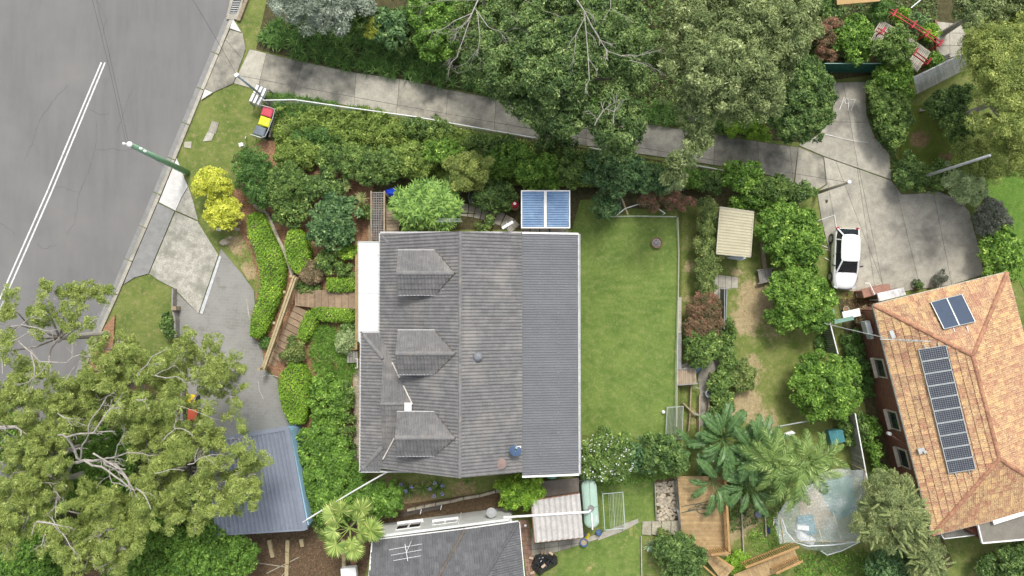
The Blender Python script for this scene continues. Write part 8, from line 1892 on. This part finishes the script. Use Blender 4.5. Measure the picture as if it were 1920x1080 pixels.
def fill_pts(poly, holes, sp, r0, r1, seed):
    rd = random.Random(seed); xs = [p[0] for p in poly]; ys = [p[1] for p in poly]; out = []
    for _ in range(4000):
        x, y = rd.uniform(min(xs), max(xs)), rd.uniform(min(ys), max(ys))
        if inside(x, y, poly) and not any(math.hypot(x-a, y-b) < r for a, b, r in holes) and all((x-a)**2+(y-b)**2 > sp*sp for a, b, _r in out): out.append((x, y, rd.uniform(r0, r1)))
    return out
HO = [(200, 868, 46), (150, 850, 20), (75, 668, 26), (125, 690, 26), (357, 762, 22), (245, 640, 12), (100, 985, 10), (60, 985, 14), (232, 915, 10)]
GUMS[3][2].extend(fill_pts([(-20, 720), (170, 715), (160, 800), (110, 820), (120, 900), (130, 1000), (60, 1040), (-20, 1010)], HO, 27, 16, 24, 1))
GUMS[1][2].extend(fill_pts([(150, 700), (200, 640), (290, 690), (330, 700), (330, 760), (250, 790), (180, 760)], HO, 27, 16, 22, 2))
GUMS[4][2].extend(fill_pts([(240, 780), (340, 780), (440, 790), (480, 850), (485, 930), (440, 965), (330, 985), (270, 975), (250, 900)], HO+[(430, 790, 30), (380, 860, 12)], 29, 15, 22, 3))
GUMS[5][2].extend(fill_pts([(110, 920), (250, 930), (270, 1000), (230, 1060), (110, 1060)], HO, 27, 16, 22, 4))
for gi, (lab, bs, cl_, h) in enumerate(GUMS):
    root = thing('gum_tree', P(*bs), lab, 'gum tree'); bl = []; rd = random.Random(gi)
    for (x, y, r_) in cl_:
        z = h*.8+rd.uniform(-.9, .9); p = P(x, y, z); rm = r_/PXM(z)
        for _ in range(4 if r_ > 18 else 3):
            o_ = Vector((rd.gauss(0, .5), rd.gauss(0, .5), rd.gauss(0, .4)))*rm; bl.append((p.x+o_.x, p.y+o_.y, p.z+o_.z, rm*rd.uniform(.36, .62), rm*.38))
    bl = [b for b in bl if random.random() < .7]
    leaf_cloud('crown', bl, 'gum', root, .7, flat=.6)
    bp_ = P(*bs); c = Vector((sum(b[0] for b in bl)/len(bl), sum(b[1] for b in bl)/len(bl), 0)); bp_.x = bp_.x*.3+c.x*.7*(1); bp_.y = bp_.y*.3+c.y*.7
    fork = Vector((bp_.x, bp_.y, h*.45)); k = MB(); k.tube([bp_-Vector((0, 0, .1)), fork], [.24, .17], 9); k.build('trunk', BARKW, root)
    k = MB()
    for i, (x, y, r_) in enumerate(cl_[::2]):
        p = P(x, y, h*.78); m1 = fork.lerp(p, .45)+Vector((rd.gauss(0, .35), rd.gauss(0, .35), .7)); m2 = fork.lerp(p, .8)+Vector((rd.gauss(0, .2), rd.gauss(0, .2), .5))
        k = MB(); k.tube([fork, m1, m2, p], [.075, .06, .04, .02], 6)
        for _ in range(3): twiggy(k, m2.lerp(p, rd.random()), Vector((rd.gauss(0, 1), rd.gauss(0, 1), rd.uniform(.1, .8))).normalized(), r_/PXM(h)*.8, .018, 1, rd)
        k.build('limb', BARKW, root)
# the boldest white limbs, surveyed from the photograph, at the height of the crowns
wl_ = thing('gum_limbs', P(155, 862), 'bare white gum limbs forking at the centre of the lower left thicket', 'branches')
WL = [([(120, 898, 5), (135, 868, 7), (158, 863, 8), (190, 862, 8.6), (215, 870, 9), (240, 900, 9.4)], .13), ([(155, 865, 7.6), (140, 842, 8.2), (125, 820, 8.8), (108, 816, 9)], .1), ([(125, 820, 8.8), (150, 813, 9.2), (175, 812, 9.4), (205, 768, 9.8), (215, 760, 9.8)], .07),
 ([(152, 858, 8), (154, 835, 8.8), (166, 815, 9.3), (172, 785, 9.7), (200, 744, 10)], .06), ([(160, 864, 8.2), (190, 875, 9), (215, 893, 9.4), (240, 912, 9.6)], .08), ([(175, 864, 8.4), (210, 858, 9.2), (240, 848, 9.6), (268, 850, 9.8)], .055), ([(195, 870, 8.8), (230, 890, 9.3), (243, 912, 9.5)], .05),
 ([(175, 850, 9), (205, 868, 9.4), (235, 880, 9.6)], .06), ([(216, 855, 9.4), (220, 835, 9.7), (230, 822, 9.8)], .035), ([(185, 810, 9.4), (215, 809, 9.8)], .04), ([(205, 872, 8.8), (210, 905, 9), (238, 913, 9.1)], .04), ([(255, 915, 9), (275, 935, 9.4), (283, 955, 9.5)], .045),
 ([(0, 802, 8), (30, 800, 8.4)], .16), ([(60, 880, 6.5), (95, 892, 7.5)], .18), ([(62, 885, 6.5), (80, 905, 7)], .12), ([(70, 978, 9.4), (110, 985, 9.6)], .07), ([(70, 978, 9.4), (60, 1003, 9.4)], .04), ([(117, 1000, 9.6), (132, 1025, 9.8), (140, 1040, 9.8)], .035),
 ([(5, 700, 9.6), (2, 670, 9.8)], .05), ([(35, 640, 9.8), (60, 662, 10), (75, 678, 10), (125, 680, 10), (150, 665, 10)], .05), ([(58, 662, 10), (65, 690, 10), (55, 715, 10)], .06), ([(95, 677, 10), (75, 700, 10), (60, 715, 10)], .035), ([(28, 620, 10), (55, 595, 10.2), (68, 592, 10.2)], .04), ([(20, 612, 10), (60, 613, 10.2), (85, 620, 10.2), (108, 617, 10.2)], .035), ([(22, 640, 10), (50, 625, 10.2), (62, 622, 10.2)], .035), ([(170, 605, 10), (185, 596, 10)], .035), ([(190, 592, 10), (203, 575, 10)], .02),
 ([(258, 705, 9.6), (275, 685, 9.8), (285, 668, 9.9), (315, 652, 9.9)], .045), ([(290, 704, 9.6), (330, 706, 9.8), (348, 718, 9.8)], .04), ([(290, 704, 9.6), (315, 692, 9.8), (330, 686, 9.8)], .03), ([(125, 711, 9), (140, 688, 9.2)], .06), ([(305, 826, 9.4), (328, 805, 9.5), (328, 795, 9.5)], .04), ([(328, 803, 9.5), (345, 805, 9.5), (362, 818, 9.5)], .04),
 ([(352, 871, 9.4), (370, 862, 9.5), (400, 852, 9.5)], .035), ([(365, 864, 9.5), (372, 840, 9.6)], .03), ([(290, 888, 9.4), (320, 880, 9.5), (345, 882, 9.5)], .03), ([(333, 760, 9.4), (400, 785, 9.5)], .02), ([(108, 775, 9.4), (125, 785, 9.4), (135, 798, 9.3)], .04), ([(255, 750, 9.5), (275, 748, 9.6)], .05)]
for pts, r_ in WL:
    w = [P(x, y, z+(.9 if z > 6 else 0)) for x, y, z in pts]; k = MB()
    sm = [w[0]]
    for i in range(len(w)-1): sm += [w[i].lerp(w[i+1], .5)+Vector((random.gauss(0, .06), random.gauss(0, .06), 0)), w[i+1]]
    k.tube(sm, [r_*.75*(1-.5*i/len(sm)) for i in range(len(sm))], 7)
    for i in range(1, len(sm)):
        if random.random() < .45: twiggy(k, sm[i], ((sm[i]-sm[i-1]).normalized()+Vector((random.uniform(-.7, .7), random.uniform(-.7, .7), .1))).normalized(), .6, r_*.3, 1, random.Random(i))
    k.build('limb', BARKW, wl_)
k = MB(); p = P(120, 898, 5); k.tube([(p.x+.6, p.y-.2, -.1), p], [.26, .15], 8); k.build('trunk', BARKW, wl_)
# bright underwood beneath the gums
UW = [([(-40, 780), (30, 770), (60, 830), (30, 860), (-40, 850)], 3.5, 'left edge beside the thick white limb'), ([(80, 800), (130, 790), (150, 850), (140, 900), (95, 900), (70, 860)], 3.5, 'under the forking white limbs'),
      ([(150, 815), (240, 800), (260, 850), (230, 900), (170, 905), (150, 870)], 3.8, 'right of the forking white limbs'), ([(120, 900), (240, 905), (250, 960), (150, 950), (110, 930)], 3.6, 'below the forking white limbs'),
      ([(-40, 1000), (60, 985), (110, 1010), (120, 1100), (-40, 1110)], 3.5, 'in the bottom left corner'), ([(200, 1010), (320, 985), (400, 970), (480, 1020), (480, 1060), (400, 1110), (200, 1110)], 3.4, 'along the bottom edge left of the garage'),
      ([(240, 930), (330, 920), (370, 960), (300, 990), (230, 980)], 3.0, 'in the middle beside the dark hollow'), ([(330, 905), (400, 950), (440, 985), (470, 1005), (400, 1010), (340, 980)], 2.6, 'at the lower left corner of the garage roof'), ([(60, 900), (130, 930), (110, 990), (60, 1000), (20, 960)], 3.4, 'under the lowest left gum clumps')]
for pl, h, lab in UW: plant('underwood_tree', 'bright green underwood tree '+lab, 'tree', pl, h, 'lilly', br=.55, dens=.55)
cover('gum_understorey', 'low leafy understorey beneath the gum trees', [(130, 720), (330, 740), (420, 860), (400, 1000), (-60, 1000), (20, 860)], .7, 'dark', dens=.3)
plant('shrub', 'small dark shrub on the grassy corner beside the low timber wall', 'shrub', [(306, 600), (318, 592), (328, 625), (322, 632), (310, 620)], .7, 'dark', br=.25)
print('LEAVES', LEAVES, 'OBJECTS', len(bpy.data.objects))
